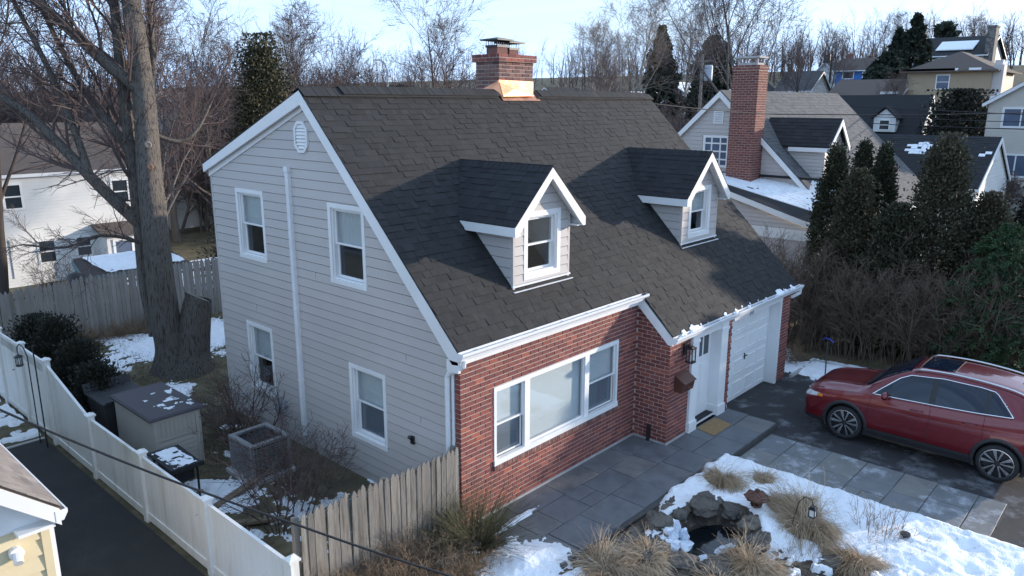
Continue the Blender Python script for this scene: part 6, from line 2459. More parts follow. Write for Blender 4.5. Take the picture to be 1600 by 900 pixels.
# --- other leafless trees, each its own thing
GRB = 'leafless trees behind the houses'
SPECS = [  # name, mesh, x, y, scale, rz, zscale, label
    ('leafless_tree', TV[4], 3.6, 19.2, 0.62, 0.4, 0.72, 'slender grey-barked tree just beyond the stockade fence'),
    ('leafless_tree', TV[1], -1.6, 19.8, 0.8, 1.1, 0.85, 'leafless tree behind the fence at the picture edge, thick dark limbs'),
    ('leafless_tree', TV[0], 34.0, 37.4, 0.98, 2.0, 1.0, 'tall rounded leafless tree rising above the ridge beside the chimney'),
    ('sycamore_tree', SYC, 66.0, 40.5, 1.05, 2.2, 1.05, 'tall pale sycamore on the skyline next to the dark spruce'),
    ('sycamore_tree', SYC, 58.0, 38.5, 0.86, 4.0, 0.9, 'smaller pale sycamore on the skyline nearer the brick chimney'),
    ('sycamore_tree', SYC, 80.0, 42.0, 0.95, 1.0, 0.95, 'pale thin-branched tree between the spruce and the pines'),
    ('leafless_tree', TV[2], 36.6, 12.2, 1.0, 0.6, 1.02, 'large dark leafless tree spreading above the neighbour chimney'),
    ('leafless_tree', TV[3], 84.0, 29.4, 0.75, 1.6, 0.72, 'round leafless tree on the hill left of the blue house'),
    ('leafless_tree', TV[4], 51.0, 34.0, 0.7, 2.8, 0.75, 'open leafless tree right of the copper flashing'),
    ('leafless_tree', TV[0], 98.0, 30.5, 0.62, 3.0, 0.72, 'leafless tree behind the blue house roof'),
    ('leafless_tree', TV[1], 108.0, 27.0, 0.8, 0.2, 0.8, 'leafless tree between the dark pines on the hill'),
    ('leafless_tree', TV[3], 74.0, 15.5, 0.52, 5.0, 0.5, 'small spreading leafless tree before the tan hillside house'),
    ('leafless_tree', TV[2], 150.0, 24.0, 0.8, 1.0, 0.7, 'leafless tree behind the grey house on the hilltop'),
    ('leafless_tree', TV[1], 2.0, 47.0, 1.1, 4.1, 1.05, 'tall leafless tree directly behind the white rear house'),
    ('leafless_tree', TV[3], -5.0, 45.0, 1.1, 0.7, 1.05, 'tall leafless tree behind the far end of the white rear house'),
    ('leafless_tree', TV[0], 12.5, 38.5, 0.95, 0.9, 1.0, 'tall leafless tree between the maple and the olive conifer'),
    ('leafless_tree', TV[2], 20.0, 36.0, 0.85, 2.9, 0.85, 'dark leafless tree right behind the gable peak'),
    ('leafless_tree', TV[4], 8.5, 24.5, 0.72, 3.0, 0.75, 'leafless tree behind the gable peak, beside the olive conifer'),
]
for (nm, ms, x, y, s, rz, sz, lab) in SPECS:
    put_tree(nm, ms, (x, y, gz1(x, y)), lab, GRB, s, rz, sz)
# thicket that reads as a belt behind the back fence and the ridge; individuals nobody can tell apart
THL = 'one of the many-stemmed leafless trees in the brown thicket behind the house'
r_ = random.Random(4)
spots = []
for (x0, x1, y0, y1, n, s0, s1) in ((-2, 12, 46, 58, 10, 1.1, 1.35), (13, 26, 35, 45, 12, 1.0, 1.25), (20, 34, 30, 42, 7, 0.95, 1.15), (34, 52, 26, 40, 6, 0.7, 0.9), (42, 66, 16, 28, 11, 0.65, 0.85), (-14, 4, 44, 56, 8, 1.0, 1.2), (52, 74, 10, 20, 5, 0.45, 0.6)):
    for k in range(n):
        spots.append((r_.uniform(x0, x1), r_.uniform(y0, y1), r_.uniform(s0, s1)))
for (x, y, s) in spots:
    if 0 < x < 13 and 28 < y < 42:
        y += 12
    put_tree('thicket_tree', THK[r_.randrange(3)], (x, y, gz1(x, y)), THL, 'brown thicket behind the house', s, r_.uniform(0, 6.28), s * r_.uniform(0.9, 1.1))

# far woods as one mass
g = np.random.default_rng(77)
n = 730
fx = np.concatenate([g.uniform(-60, 240, 600), g.uniform(145, 245, 130)])
fy = np.concatenate([g.uniform(95, 190, 600), g.uniform(18, 80, 130)])
fy[:600] -= 0.35 * np.clip(fx[:600], 0, 240) * g.uniform(0.5, 1.0, 600)
P = np.stack([fx, fy, gz(fx, fy) - 0.3], -1)
D = np.stack([g.normal(0, .05, n), g.normal(0, .05, n), np.ones(n)], -1)
L = g.uniform(5, 13, n)
q0 = polyl(P, D, L, 5, 0.07, 0.02, g)
r0 = taper(g.uniform(0.1, 0.2, n), 5, .9, .2)
p, d, L1, r = kids(q0, r0, 9, 0.2, (0.4, 0.9), 0.36, 0.5, g, minr=0.03)
q1 = polyl(p, d, L1, 3, 0.12, 0.08, g)
r1 = taper(r, 3, .9, .4)
p, d, L2, r = kids(q1, r1, 5, 0.1, (0.4, 0.9), 0.5, 0.6, g, minr=0.022)
q2 = polyl(p, d, L2, 2, 0.14, 0.05, g)
V, F, rr_ = merge([tubes(q0, r0, 4), tubes(q1, r1, 3), tubes(q2, taper(r, 2, 1, .5), 3)], g)
tag(np_obj('distant_woods', V, F, TWIG, None, rr_), 'far leafless woodland along the horizon', None, None, 'stuff')


# --- evergreens
def sprays(C, N, size, g, droop=0.0, asp=0.45, up_=0.4):
    """leaf-spray quads at C oriented along N"""
    n = len(C)
    d = _norm(N + g.normal(0, 0.55, (n, 3)) + UPV * up_ - UPV * droop)
    s_ = _norm(np.cross(d, g.normal(0, 1, (n, 3))))
    sz = size * g.uniform(0.6, 1.35, n)[:, None]
    tip = C + d * sz
    w_ = s_ * sz * asp
    nrm = np.cross(d, s_)
    mid = C + d * sz * 0.5 + nrm * sz * 0.10
    V = np.stack([C, mid + w_, tip, mid - w_], 1).reshape(-1, 3)
    F = np.arange(4 * n).reshape(-1, 4)
    return V, F


def conifer(seed, H, rad, prof, n, size, lump=0.22, droop=0.0, inner=0.45, asp=0.45, up_=0.4, lf=2.2, cl=0.16):
    g = np.random.default_rng(seed)
    nc = max(60, n // 55)
    h = (np.arange(nc) + g.random(nc)) / nc
    h = h ** 0.9
    th = g.uniform(0, 2 * np.pi, nc)
    pr_ = np.interp(h, [p[0] for p in prof], [p[1] for p in prof])
    lum = 1 + lump * (2 * fbm(th * lf + 40 * np.sin(th), h * H * 1.4, 1.0, 3, seed) - 1) * 1.7
    rr = rad * pr_ * lum * (inner + (1 - inner) * g.random(nc) ** 0.35)
    CC = np.stack([rr * np.cos(th), rr * np.sin(th), 0.04 * H + h * H * 0.93], -1)
    ci = g.integers(0, nc, n)
    crad = rad * cl * g.uniform(0.6, 1.5, nc)
    off = g.normal(0, 1, (n, 3)) * np.array([1, 1, 1.5])
    C = CC[ci] + off * crad[ci][:, None]
    C[:, 2] = np.clip(C[:, 2], 0.05, H * 1.02)
    N = _norm(np.stack([np.cos(th[ci]), np.sin(th[ci]), np.zeros(n)], -1) + off * 0.5)
    V, F = sprays(C, N, size, g, droop, asp, up_)
    crown = (V, F, (g.random(nc)[ci] * 0.6 + g.random(n) * 0.4))
    tk = polyl(np.array([[0, 0, -0.2]]), np.array([[0, 0, 1.0]]), np.array([H * 0.95]), 8, 0.02, 0.02, g)
    tr = taper(np.array([max(0.05, rad * 0.12)]), 8, 1, 0.15)
    pb, db, Lb, rb = kids(tk, tr, 40, 0.08, (1.0, 1.5), 0.001, 0.4, g, minr=0.012)
    Lb = rad * 0.85 * np.interp(np.clip(pb[:, 2] / H, 0, 1), [p[0] for p in prof], [p[1] for p in prof])
    qb = polyl(pb, db, Lb, 3, 0.08, 0.05, g)
    return merge([tubes(tk, tr, 7), tubes(qb, taper(rb, 3, 1, 0.4), 4)], g), crown


def bough_tree(seed, H, rad, prof, nb, per, size, droop=0.09):
    """layered drooping boughs carrying small sprays on both sides"""
    g = np.random.default_rng(seed)
    h = (np.arange(nb) + g.random(nb)) / nb
    th = g.uniform(0, 6.28, nb)
    L = rad * np.interp(h, [p[0] for p in prof], [p[1] for p in prof]) * g.uniform(0.75, 1.2, nb)
    P = np.stack([0 * h, 0 * h, 0.03 * H + h * H * 0.92], -1)
    D = np.stack([np.cos(th), np.sin(th), np.full(nb, 0.42)], -1)
    k = 6
    pts = np.empty((nb, k + 1, 3))
    pts[:, 0] = P
    D = _norm(D)
    for i in range(k):
        D = _norm(D - UPV * droop * (1 + 0.4 * i) + g.normal(0, 0.06, (nb, 3)))
        pts[:, i + 1] = pts[:, i] + D * (L / k)[:, None]
    rad_b = taper(np.full(nb, 0.016), k, 1, 0.3)
    p, d, Ls, r = kids(pts, rad_b, 9, 0.15, (0.6, 1.1), 0.34, 0.6, g, minr=0.004)
    d[:, 2] *= 0.35
    q = polyl(p, d, Ls, 3, 0.05, -0.06, g)
    rq = taper(r, 3, 1, 0.4)
    cp, cd_, _, _ = kids(q, rq, per, 0.0, (0.5, 0.9), 0.1, 1, g)
    V, F = sprays(cp, cd_, size, g, 0.35, 0.20 if size < 0.2 else 0.30, 0.0)
    tk = polyl(np.array([[0, 0, -0.2]]), np.array([[0, 0, 1.0]]), np.array([H * 0.97]), 8, 0.02, 0.02, g)
    tr = taper(np.array([0.12]), 8, 1, 0.12)
    return merge([tubes(tk, tr, 7), tubes(pts, rad_b, 4)], g), (V, F, np.clip(np.repeat(np.repeat(g.random(nb), 9), per) * 0.5 + g.random(len(F)) * 0.5, 0, 1))


COLUMN = [(0, 0.8), (0.15, 1.0), (0.55, 0.9), (0.8, 0.62), (0.93, 0.32), (1, 0.06)]
CONE = [(0, 1.0), (0.1, 1.0), (0.4, 0.72), (0.75, 0.34), (0.95, 0.08), (1, 0.02)]
BUSH2 = [(0, 0.8), (0.2, 1.0), (0.45, 0.9), (0.65, 0.66), (0.8, 0.45), (0.92, 0.28), (1, 0.06)]
BUSHY = [(0, 0.75), (0.2, 1.0), (0.5, 0.92), (0.75, 0.66), (0.9, 0.36), (1, 0.1)]


def ever(name, seed, loc, H, rad, prof, n, size, mat, label, group=None, **kw):
    o = thing(name, label, 'tree' if 'shrub' not in name else 'shrub', loc, group)
    t, c = bough_tree(seed, H, rad, prof, n, kw['per'], size) if 'per' in kw else conifer(seed, H, rad, prof, n, size, **kw)
    link('trunk', np_mesh('trunk', t[0], t[1], BARKD, t[2], True), o)
    link('crown', np_mesh('crown', c[0], c[1], mat, c[2], False), o)
    return o


GA = 'evergreen screen beyond the driveway'
ever('arborvitae', 1, (16.2, 0.05, -0.1), 5.95, 0.55, COLUMN, 24000, 0.085, ARBOR, 'dark columnar arborvitae nearest the neighbour snowy roof', GA, lump=0.14, cl=0.13, asp=0.34, up_=0.9, inner=0.55)
ever('arborvitae', 2, (16.9, -0.52, -0.1), 6.1, 0.44, COLUMN, 24000, 0.085, ARBOR, 'dark columnar arborvitae, middle spire of the screen', GA, lump=0.14, cl=0.13, asp=0.34, up_=0.9, inner=0.55)
ever('arborvitae', 3, (16.9, -1.15, -0.1), 6.0, 0.47, COLUMN, 24000, 0.085, ARBOR, 'dark columnar arborvitae, last spire before the bushy evergreens', GA, lump=0.14, cl=0.13, asp=0.34, up_=0.9, inner=0.55)
ever('bushy_evergreen', 4, (15.6, -0.85, -0.1), 5.2, 0.85, BUSH2, 30000, 0.09, ARBOR2, 'bronzed bushy evergreen in front of the three spires', GA, lump=0.26, cl=0.13, asp=0.34, up_=0.7)
ever('bushy_evergreen', 5, (15.9, -3.05, -0.1), 6.25, 1.0, BUSH2, 30000, 0.09, ARBOR2, 'tallest bushy evergreen with a tan rounded top', GA, lump=0.26, cl=0.13, asp=0.34, up_=0.7)
ever('bushy_evergreen', 6, (15.4, -2.1, -0.1), 4.3, 0.85, BUSH2, 30000, 0.09, ARBOR, 'lower dark evergreen filling the middle of the screen', GA, lump=0.26, cl=0.13, asp=0.34, up_=0.7)
ever('bushy_evergreen', 7, (16.3, -4.2, -0.1), 4.7, 0.85, BUSH2, 30000, 0.09, ARBOR2, 'dark evergreen between the tall bush and the green hemlock', GA, lump=0.26, cl=0.13, asp=0.34, up_=0.7)
ever('hemlock', 8, (14.8, -5.0, -0.1), 4.4, 1.55, [(0, 0.85), (0.15, 1.0), (0.5, 0.9), (0.8, 0.6), (1, 0.12)], 230, 0.075, HEML, 'bright green drooping hemlock at the driveway edge', GA, per=34)
for k, (x, y, h, rd) in enumerate(((-2.6, 12.6, 1.85, 0.55), (-2.6, 11.2, 2.05, 0.55), (-2.55, 9.9, 1.75, 0.52), (-2.55, 8.9, 1.45, 0.5))):
    ever('yew_shrub', 20 + k, (x, y, 0), h, rd, [(0, 0.9), (0.3, 1.0), (0.7, 0.8), (0.92, 0.42), (1, 0.1)], 9000, 0.075, YEWD, ['dark yew farthest along inside the white fence', 'tallest dark yew inside the white fence', 'dark yew behind the shepherd hook', 'lowest dark yew next to the charcoal bin'][k], 'dark yews inside the white fence', asp=0.25, up_=0.9, cl=0.2)
ever('yew_shrub', 42, (6.4, 18.6, 0), 2.3, 1.3, [(0, 0.9), (0.4, 1.0), (0.8, 0.7), (1, 0.2)], 9000, 0.1, YEWD, 'dark evergreen shrub behind the stockade fence, half hidden by the gable', None, asp=0.25)
ever('olive_conifer', 30, (9.2, 21.3, gz1(9.2, 21.3)), 9.9, 1.7, BUSH2, 32000, 0.10, OLIVE, 'olive brown conifer behind the house gable', None, lump=0.35)
ever('spruce', 31, (72.5, 41.1, gz1(72.5, 41.1)), 14.0, 4.0, CONE, 130, 0.5, PINE, 'dark pointed spruce on the skyline among pale sycamores', None, per=9)
ever('pine', 32, (96.1, 46.8, gz1(96, 46.8)), 12.0, 4.4, BUSHY, 120, 0.55, PINE, 'dark broad pine behind the utility pole', 'dark pines on the hill', per=9)
ever('pine', 33, (90.0, 45.5, gz1(90, 45.5)), 8.5, 2.4, CONE, 90, 0.45, PINE, 'small dark pine left of the broad pine', 'dark pines on the hill', per=8)
ever('pine', 34, (104.2, 22.4, gz1(104, 22.4)), 13.2, 3.8, CONE, 120, 0.55, PINE, 'tall ragged pine on the hill above the tan house', 'dark pines on the hill', per=9)
ever('pine', 35, (102.5, 24.0, gz1(101, 25)), 11.5, 2.8, CONE, 100, 0.5, PINE, 'second ragged pine close behind the tallest hill pine', 'dark pines on the hill', per=9)
ever('pine', 36, (96.5, 23.2, gz1(96, 23)), 8.6, 3.4, BUSHY, 110, 0.5, PINE, 'low broad dark pine right of the blue house', 'dark pines on the hill', per=9)
ever('spruce', 37, (142.3, 28.2, gz1(142, 28)), 10.0, 2.4, CONE, 3500, 0.8, PINE, 'small spruce tip behind the grey hilltop house', None)
ever('golden_conifer', 38, (93.5, 24.7, gz1(93, 25)), 4.6, 1.3, CONE, 2600, 0.5, M('golden_needles', (0.16, 0.13, 0.04), 0.8, 0.3, 1, rnd=[(0.12, 0.10, 0.03), (0.2, 0.16, 0.05)]), 'yellow-green conifer beside the blue house')
ever('yew_shrub', 39, (60.0, 6.3, gz1(60, 6.3) - 0.5), 7.8, 3.0, [(0, 1), (0.4, 0.95), (0.75, 0.6), (1, 0.08)], 14000, 0.22, YEWD, 'big dome-shaped dark evergreen before the tan house')
ever('yew_shrub', 40, (42.0, -2.6, 0), 2.6, 1.6, BUSHY, 7000, 0.16, YEWD, 'dark evergreen shrub under the beige house window')
ever('pine', 41, (46.0, 57.0, gz1(46, 57)), 8.6, 2.2, BUSHY, 5000, 0.3, PINE, 'little dark evergreen beside the chimney cap skyline', None)


# --- multi-stem shrubs
def shrub(seed, n0, L0, sp, nst, k=6, n1=7, n2=5, r0=0.012, spread=0.5, up_=0.05, wob=0.12, l1=0.4, base=0.15, mr=0.0035):
    g = np.random.default_rng(seed)
    a = g.uniform(0, 6.28, n0)
    q = g.random(n0) ** 0.5
    P = np.stack([base * sp[0] * q * np.cos(a), base * sp[1] * q * np.sin(a), np.full(n0, -0.05)], -1)
    D = np.stack([np.cos(a) * spread * q, np.sin(a) * spread * q, np.ones(n0)], -1)
    q0 = polyl(P, D, L0 * g.uniform(0.65, 1.1, n0), k, wob, up_, g)
    rr0 = taper(g.uniform(0.7, 1.3, n0) * r0, k, 0.9, 0.3)
    out = [tubes(q0, rr0, 5)]
    p, d, L, r = kids(q0, rr0, n1, 0.2, (0.35, 1.0), l1, 0.6, g, minr=mr)
    q1 = polyl(p, d, L, 3, wob * 1.3, up_, g)
    r1 = taper(r, 3, 1, 0.5)
    out.append(tubes(q1, r1, 3))
    if n2:
        p, d, L, r = kids(q1, r1, n2, 0.2, (0.35, 1.0), 0.55, 0.75, g, minr=mr * 0.85)
        q2 = polyl(p, d, L, 2, wob * 1.4, up_, g)
        out.append(tubes(q2, taper(r, 2, 1, .6), 3))
    return merge(out, g)


def put_shrub(name, data, loc, mat, label, group=None, cat='shrub'):
    V, F, r = data
    o = link(name, np_mesh(name, V, F, mat, r), None, loc)
    ORG[o] = Vector(loc)
    return tag(o, label, cat, group)


# hedge of bare upright stems beyond the drive
for k in range(15):
    t = k / 14
    x, y = 13.9 + 0.75 * t + random.uniform(-.1, .1), 1.4 - 6.6 * t + random.uniform(-.1, .1)
    put_shrub('bare_hedge_shrub', shrub(500 + k, 16, 2.75 + 0.35 * math.sin(k), (1, 1), 1, 7, 11, 6, 0.016, 0.28, 0.06, 0.10, 0.30, 0.38, 0.006), (x, y, -0.1), TWIGH, 'one of the upright leafless stems of the tall bare hedge by the driveway', 'bare hedge by the driveway')
for k, (x, y, h) in enumerate(((12.2, 0.4, 0.9), (12.6, -0.3, 0.7), (11.9, 1.4, 1.1))):
    put_shrub('dry_shrub', shrub(560 + k, 30, h, (1, 1), 1, 5, 7, 4, 0.007, 0.8, 0.0, 0.16, 0.45, 0.25, 0.004), (x, y, -0.15), BRUSH, ['low brown dry shrub at the garage corner', 'small brown dry shrub closest to the snow strip', 'taller brown dry shrub behind the garage corner'][k], 'dry shrubs at the garage corner')
put_shrub('bare_sapling', shrub(570, 9, 2.9, (1, 1), 1, 8, 8, 5, 0.014, 0.35, 0.05, 0.1, 0.3, 0.3, 0.005), (16.0, 1.7, -0.1), TWIGP, 'thin pale sapling stems before the neighbour painted wall')
# shrubs by the gable
put_shrub('rose_shrub', shrub(580, 10, 1.75, (1, 1), 1, 7, 9, 7, 0.020, 0.55, 0.02, 0.16, 0.42, 0.3, 0.005), (-0.95, 5.75, 0), TWIG, 'small crooked leafless shrub in front of the lower gable window')
put_shrub('bramble_shrub', shrub(581, 24, 1.35, (1.8, 2.0), 1, 7, 8, 5, 0.009, 0.7, -0.02, 0.2, 0.5, 0.3, 0.0045), (-1.15, 3.2, 0), TWIG, 'tangled brown leafless shrub between condenser and picket fence')
put_shrub('bramble_shrub', shrub(583, 13, 1.7, (1.3, 1.3), 1, 7, 7, 4, 0.016, 0.35, 0.02, 0.15, 0.42, 0.35, 0.005), (-1.95, 2.35, 0), TWIG, 'thicker-stemmed leafless shrub just behind the grey pickets')
put_shrub('bramble_shrub', shrub(582, 20, 0.8, (2.4, 3.0), 1, 6, 7, 5, 0.006, 1.1, -0.03, 0.22, 0.5, 0.3, 0.004), (-1.0, 6.9, 0), TWIG, 'low twiggy shrub against the rear part of the gable wall')
# dead brush outside the picket fence
for k, (x, y, h) in enumerate(((-2.75, -0.45, 0.75), (-2.1, -0.6, 0.8), (-1.5, -0.55, 0.7), (-0.95, -0.75, 0.55), (-2.5, -1.1, 0.6))):
    put_shrub('dead_brush', shrub(600 + k, 110, h, (2.2, 1.6), 1, 5, 7, 3, 0.004, 0.9, 0.0, 0.2, 0.4, 0.3, 0.003), (x, y, -0.05), BRUSH, ['tan dead brush at the white fence end of the pickets', 'tallest tan dead brush before the pickets', 'tan dead brush before the middle of the pickets', 'thin dead brush next to the green broom shrub', 'dead brush lowest in the picture below the cable'][k], 'dead brush before the picket fence')
g = np.random.default_rng(620)
n = 900
a = g.uniform(0, 6.28, n)
P = np.stack([0.12 * np.cos(a), 0.12 * np.sin(a), np.zeros(n)], -1) + np.array([-0.25, -0.55, 0])
D = np.stack([np.cos(a) * g.uniform(0.2, 1.2, n), np.sin(a) * g.uniform(0.2, 1.2, n), g.uniform(0.5, 1.2, n)], -1)
q0 = polyl(P, D, g.uniform(0.5, 1.25, n), 5, 0.1, -0.03, g)
V, F, rr_ = merge([tubes(q0, taper(np.full(n, 0.004), 5, 1, 0.4), 3)], g)
o = np_obj('broom_shrub', V, F, M('green_broom_stem', (0.06, 0.065, 0.025), 0.8, 0.3, 3, rnd=[(0.035, 0.04, 0.016), (0.085, 0.085, 0.035), (0.06, 0.06, 0.025), (0.12, 0.095, 0.05)]), None, rr_)
tag(o, 'arching green broom shrub at the foot of the brick corner', 'shrub')
for k, (x, y, h) in enumerate(((-0.3, 15.7, 0.55), (1.25, 15.75, 0.6), (2.3, 15.8, 0.45))):
    put_shrub('dry_shrub', shrub(640 + k, 70, h, (2.2, 1), 1, 5, 7, 4, 0.006, 0.9, 0, 0.18, 0.45, 0.3, 0.004), (x, y, -0.03), BRUSH, ['low russet shrub at the stockade fence, leftmost of the three', 'low russet shrub at the stockade fence, middle of the three', 'low russet shrub at the stockade fence, closest to the maple'][k], 'russet shrubs along the stockade fence')
put_shrub('dry_shrub', shrub(650, 40, 1.9, (2, 1), 1, 6, 8, 5, 0.008, 0.6, 0.03, 0.14, 0.4, 0.4, 0.006), (1.2, 21.5, gz1(1.2, 21.5)), TWIGR, 'reddish bare shrub behind the fence by the white house')
for k, (x, y, h) in enumerate(((41.5, 1.5, 2.3), (44.0, 3.0, 2.0), (40.5, 3.8, 2.2))):
    put_shrub('red_shrub', shrub(660 + k, 60, h, (3, 3), 1, 6, 9, 6, 0.02, 0.9, 0.02, 0.15, 0.45, 0.5, 0.014), (x, y, 1.5), TWIGR, ['reddish mounded shrub before the beige house', 'reddish mounded shrub under the beige house corner', 'reddish mounded shrub nearest the dome evergreen'][k], 'reddish shrubs before the beige house')

# --- ornamental grass clumps
GL = ['straw grass clump nearest the front step', 'largest drooping straw grass clump by the hook lamp', 'straw grass clump between the iron lantern and big clump', 'trailing straw grass tuft on the snow below the big clump', 'straw grass clump at the patio end of the pond', 'straw grass tuft beside the large dark rock', 'straw grass clump on the near pond edge', 'small straw tuft in the snow by the flagstone path', 'straw tuft low beneath the long flat rock']
for k, (x, y, rd, h) in enumerate(GRASS):
    g = np.random.default_rng(700 + k)
    Vs, Fs, rn, nv = [], [], [], 0
    zg_ = float(soil_z(np.array(x), np.array(y)))
    nt_f = int(9 + rd * 16)
    for tf_ in range(nt_f):
        n = int(g.uniform(90, 260))
        ta, tq = g.uniform(0, 6.28), g.random() ** 0.6
        cx, cy = x + rd * 0.45 * tq * math.cos(ta), y + rd * 0.45 * tq * math.sin(ta)
        fl_dir = ta + g.normal(0, 1.1)
        flat_ = g.uniform(0.25, 1.5) * (0.4 + 0.8 * tq)
        a = g.uniform(0, 6.28, n)
        q = g.random(n) ** 0.5 * rd * 0.14
        P = np.stack([cx + q * np.cos(a), cy + q * np.sin(a), np.full(n, zg_)], -1)
        D = np.stack([np.cos(fl_dir) * flat_ + np.cos(a) * 0.2, np.sin(fl_dir) * flat_ + np.sin(a) * 0.2, np.full(n, 1.0)], -1) + g.normal(0, 0.13, (n, 3))
        L = h * g.uniform(0.5, 1.6, n) * g.uniform(0.7, 1.2)
        stiff = np.where(g.random((n, 1)) < 0.14, 0.25, 1.0)
        k_ = 7
        pts = np.empty((n, k_ + 1, 3))
        pts[:, 0] = P
        D = _norm(D)
        for i in range(k_):
            D = _norm(D + g.normal(0, 0.11, (n, 3)) - UPV * (0.10 + 0.14 * i) * stiff * g.uniform(0.7, 1.4, (n, 1)) + np.array([np.cos(fl_dir), np.sin(fl_dir), 0]) * 0.07)
            pts[:, i + 1] = pts[:, i] + D * (L / k_)[:, None]
        pts[:, :, 2] = np.maximum(pts[:, :, 2], zg_ + 0.01 + g.random((n, 1)) * 0.07)
        V, F = tubes(pts, taper(g.uniform(0.0028, 0.005, n), k_, 1, 0.4), 3)
        Vs.append(V)
        Fs.append(F + nv)
        nv += len(V)
        rn.append(np.repeat(np.clip(g.random() * 0.6 + g.random(n) * 0.5, 0, 0.999), k_ * 3))
    o = np_obj('grass_clump', np.concatenate(Vs), np.concatenate(Fs), STRAW, None, np.concatenate(rn))
    tag(o, GL[k], 'ornamental grass', 'straw grass clumps in the front garden')
put_shrub('dry_plant', shrub(720, 26, 0.75, (1, 1), 1, 5, 4, 0, 0.005, 0.28, 0.02, 0.08, 0.3, 0.3, 0.004), (4.6, -5.35, -0.02), BRUSH, 'upright dry stems standing in snow beside the path light', None, 'plant')
put_shrub('dry_tuft', shrub(721, 60, 0.25, (1.5, 1.5), 1, 4, 4, 0, 0.004, 1.2, -0.03, 0.2, 0.3, 0.3, 0.003), (2.9, -4.75, -0.02), BRUSH, 'little brown tuft in the snow beside the grey rock', None, 'plant')
put_shrub('dry_tuft', shrub(722, 70, 0.32, (1.5, 1.5), 1, 4, 4, 0, 0.004, 1.1, -0.03, 0.2, 0.3, 0.3, 0.003), (3.85, -3.75, -0.02), BRUSH, 'dark dry tuft at the foot of the iron lantern', None, 'plant')
put_shrub('dry_tuft', shrub(723, 80, 0.3, (1.5, 2.2), 1, 4, 5, 0, 0.004, 1.1, -0.03, 0.2, 0.3, 0.3, 0.003), (4.5, -5.5, -0.02), BRUSH, 'flattened brown tuft under the upright dry stems', None, 'plant')

# short lawn stubble in the back yard, uncountable
g = np.random.default_rng(800)
n = 26000
C = np.stack([g.uniform(-3.3, 7, n), g.uniform(5, 16.2, n), np.zeros(n)], -1)
C[:, 2] = gz(C[:, 0], C[:, 1]) - 0.01
V, F = sprays(C, np.tile(UPV, (n, 1)) * 0.8, 0.07, g, 0, 0.09, 0.2)
tag(np_obj('lawn_stubble', V, F, M('dead_grass_blade', (0.14, 0.115, 0.06), 0.9, 0.2, 3, rnd=[(0.07, 0.07, 0.03), (0.18, 0.14, 0.08), (0.11, 0.095, 0.05)]), None, g.random(n)), 'short dead grass of the back lawn', None, None, 'stuff')
# fallen leaves
n = 900
C = np.stack([g.uniform(-3.3, 6, n), g.uniform(1.5, 16, n), np.full(n, 0.03)], -1)
V, F = sprays(C, g.normal(0, 1, (n, 3)) * np.array([1, 1, 0.15]), 0.06, g, 0, 0.4, 0.0)
tag(np_obj('fallen_leaves', V, F, BRUSH, None, g.random(n)), 'scattered fallen leaves on the back lawn', None, None, 'stuff')

# ================================================================ NEIGHBOURING HOUSES
SID_W = M('white_siding', (0.70, 0.70, 0.68), 0.6, 0.06, 1.5)
SID_B = M('beige_siding', (0.55, 0.50, 0.43), 0.6, 0.06, 1.5)
SID_G = M('blue_grey_siding', (0.36, 0.38, 0.41), 0.6, 0.06, 1.5)
SID_T = M('tan_siding', (0.36, 0.28, 0.185), 0.65, 0.08, 1.5)
SID_BL = M('bright_blue_siding', (0.03, 0.17, 0.50), 0.6, 0.06, 1.5)
SID_Y = M('pale_yellow_siding', (0.66, 0.56, 0.36), 0.6, 0.06, 2.0, 0.1, 60)
PBRICK = M('painted_pale_brick', (0.52, 0.48, 0.46), 0.8, 0.08, 3, 0.5, 25)
FIELD = M('grey_field_stone', (0.20, 0.185, 0.17), 0.9, 0.4, 3.5, 0.8, 8, col2=(0.09, 0.085, 0.08), c2=(0.45, 0.6), c2scale=3)
DARKW = M('dark_window', (0.03, 0.04, 0.05), 0.06, 0.2, 1, rsweep=0.02)
BLUEW = M('curtained_window', (0.10, 0.13, 0.19), 0.1, 0.2, 1, rsweep=0.02)
BRICKN = M('neighbour_chimney_brick', (0.18, 0.06, 0.045), 0.88, 0.25, 20, 0.5, 60, rnd=[(0.15, 0.048, 0.038), (0.21, 0.072, 0.054), (0.13, 0.045, 0.04), (0.24, 0.085, 0.062)])


def hwin(host, F, a0, a1, z0, z1, pane=DARKW, fr=0.09, mt=(1, 2), d=0.05):
    m = MB()
    F.box(m, a0, a1, z1 - fr, z1, 0.0, d)
    F.box(m, a0, a1, z0, z0 + fr, 0.0, d)
    F.box(m, a0, a0 + fr, z0 + fr, z1 - fr, 0.0, d - 0.004)
    F.box(m, a1 - fr, a1, z0 + fr, z1 - fr, 0.0, d - 0.004)
    for k in range(1, mt[0]):
        a = a0 + (a1 - a0) * k / mt[0]
        F.box(m, a - fr * 0.3, a + fr * 0.3, z0 + fr, z1 - fr, 0.0, d - 0.012)
    for k in range(1, mt[1]):
        z = z0 + (z1 - z0) * k / mt[1]
        F.box(m, a0 + fr, a1 - fr, z - fr * 0.3, z + fr * 0.3, 0.0, d - 0.008)
    w_ = m.build('window', WHITE, host)
    m = MB()
    F.box(m, a0 + fr * 0.9, a1 - fr * 0.9, z0 + fr * 0.9, z1 - fr * 0.9, 0.0, 0.022)
    m.build('pane', pane, w_)
    return w_


def siding_stuff(host, F, z0, z1, bnd, opens, mat, e=0.18, dlo=0.022):
    big = MB()
    for r in clap_rows(F, z0, z1, bnd, opens, e, dlo, 0.012, 0.02, 0.016):
        b = len(big.v)
        big.v += r.v
        big.f += [[b + i for i in f] for f in r.f]
        big.m += r.m
        big.r += [random.random()] * len(r.f)
    o = big.build('siding', mat, host, fix=False, rnd=True)
    o['kind'] = 'stuff'
    return o


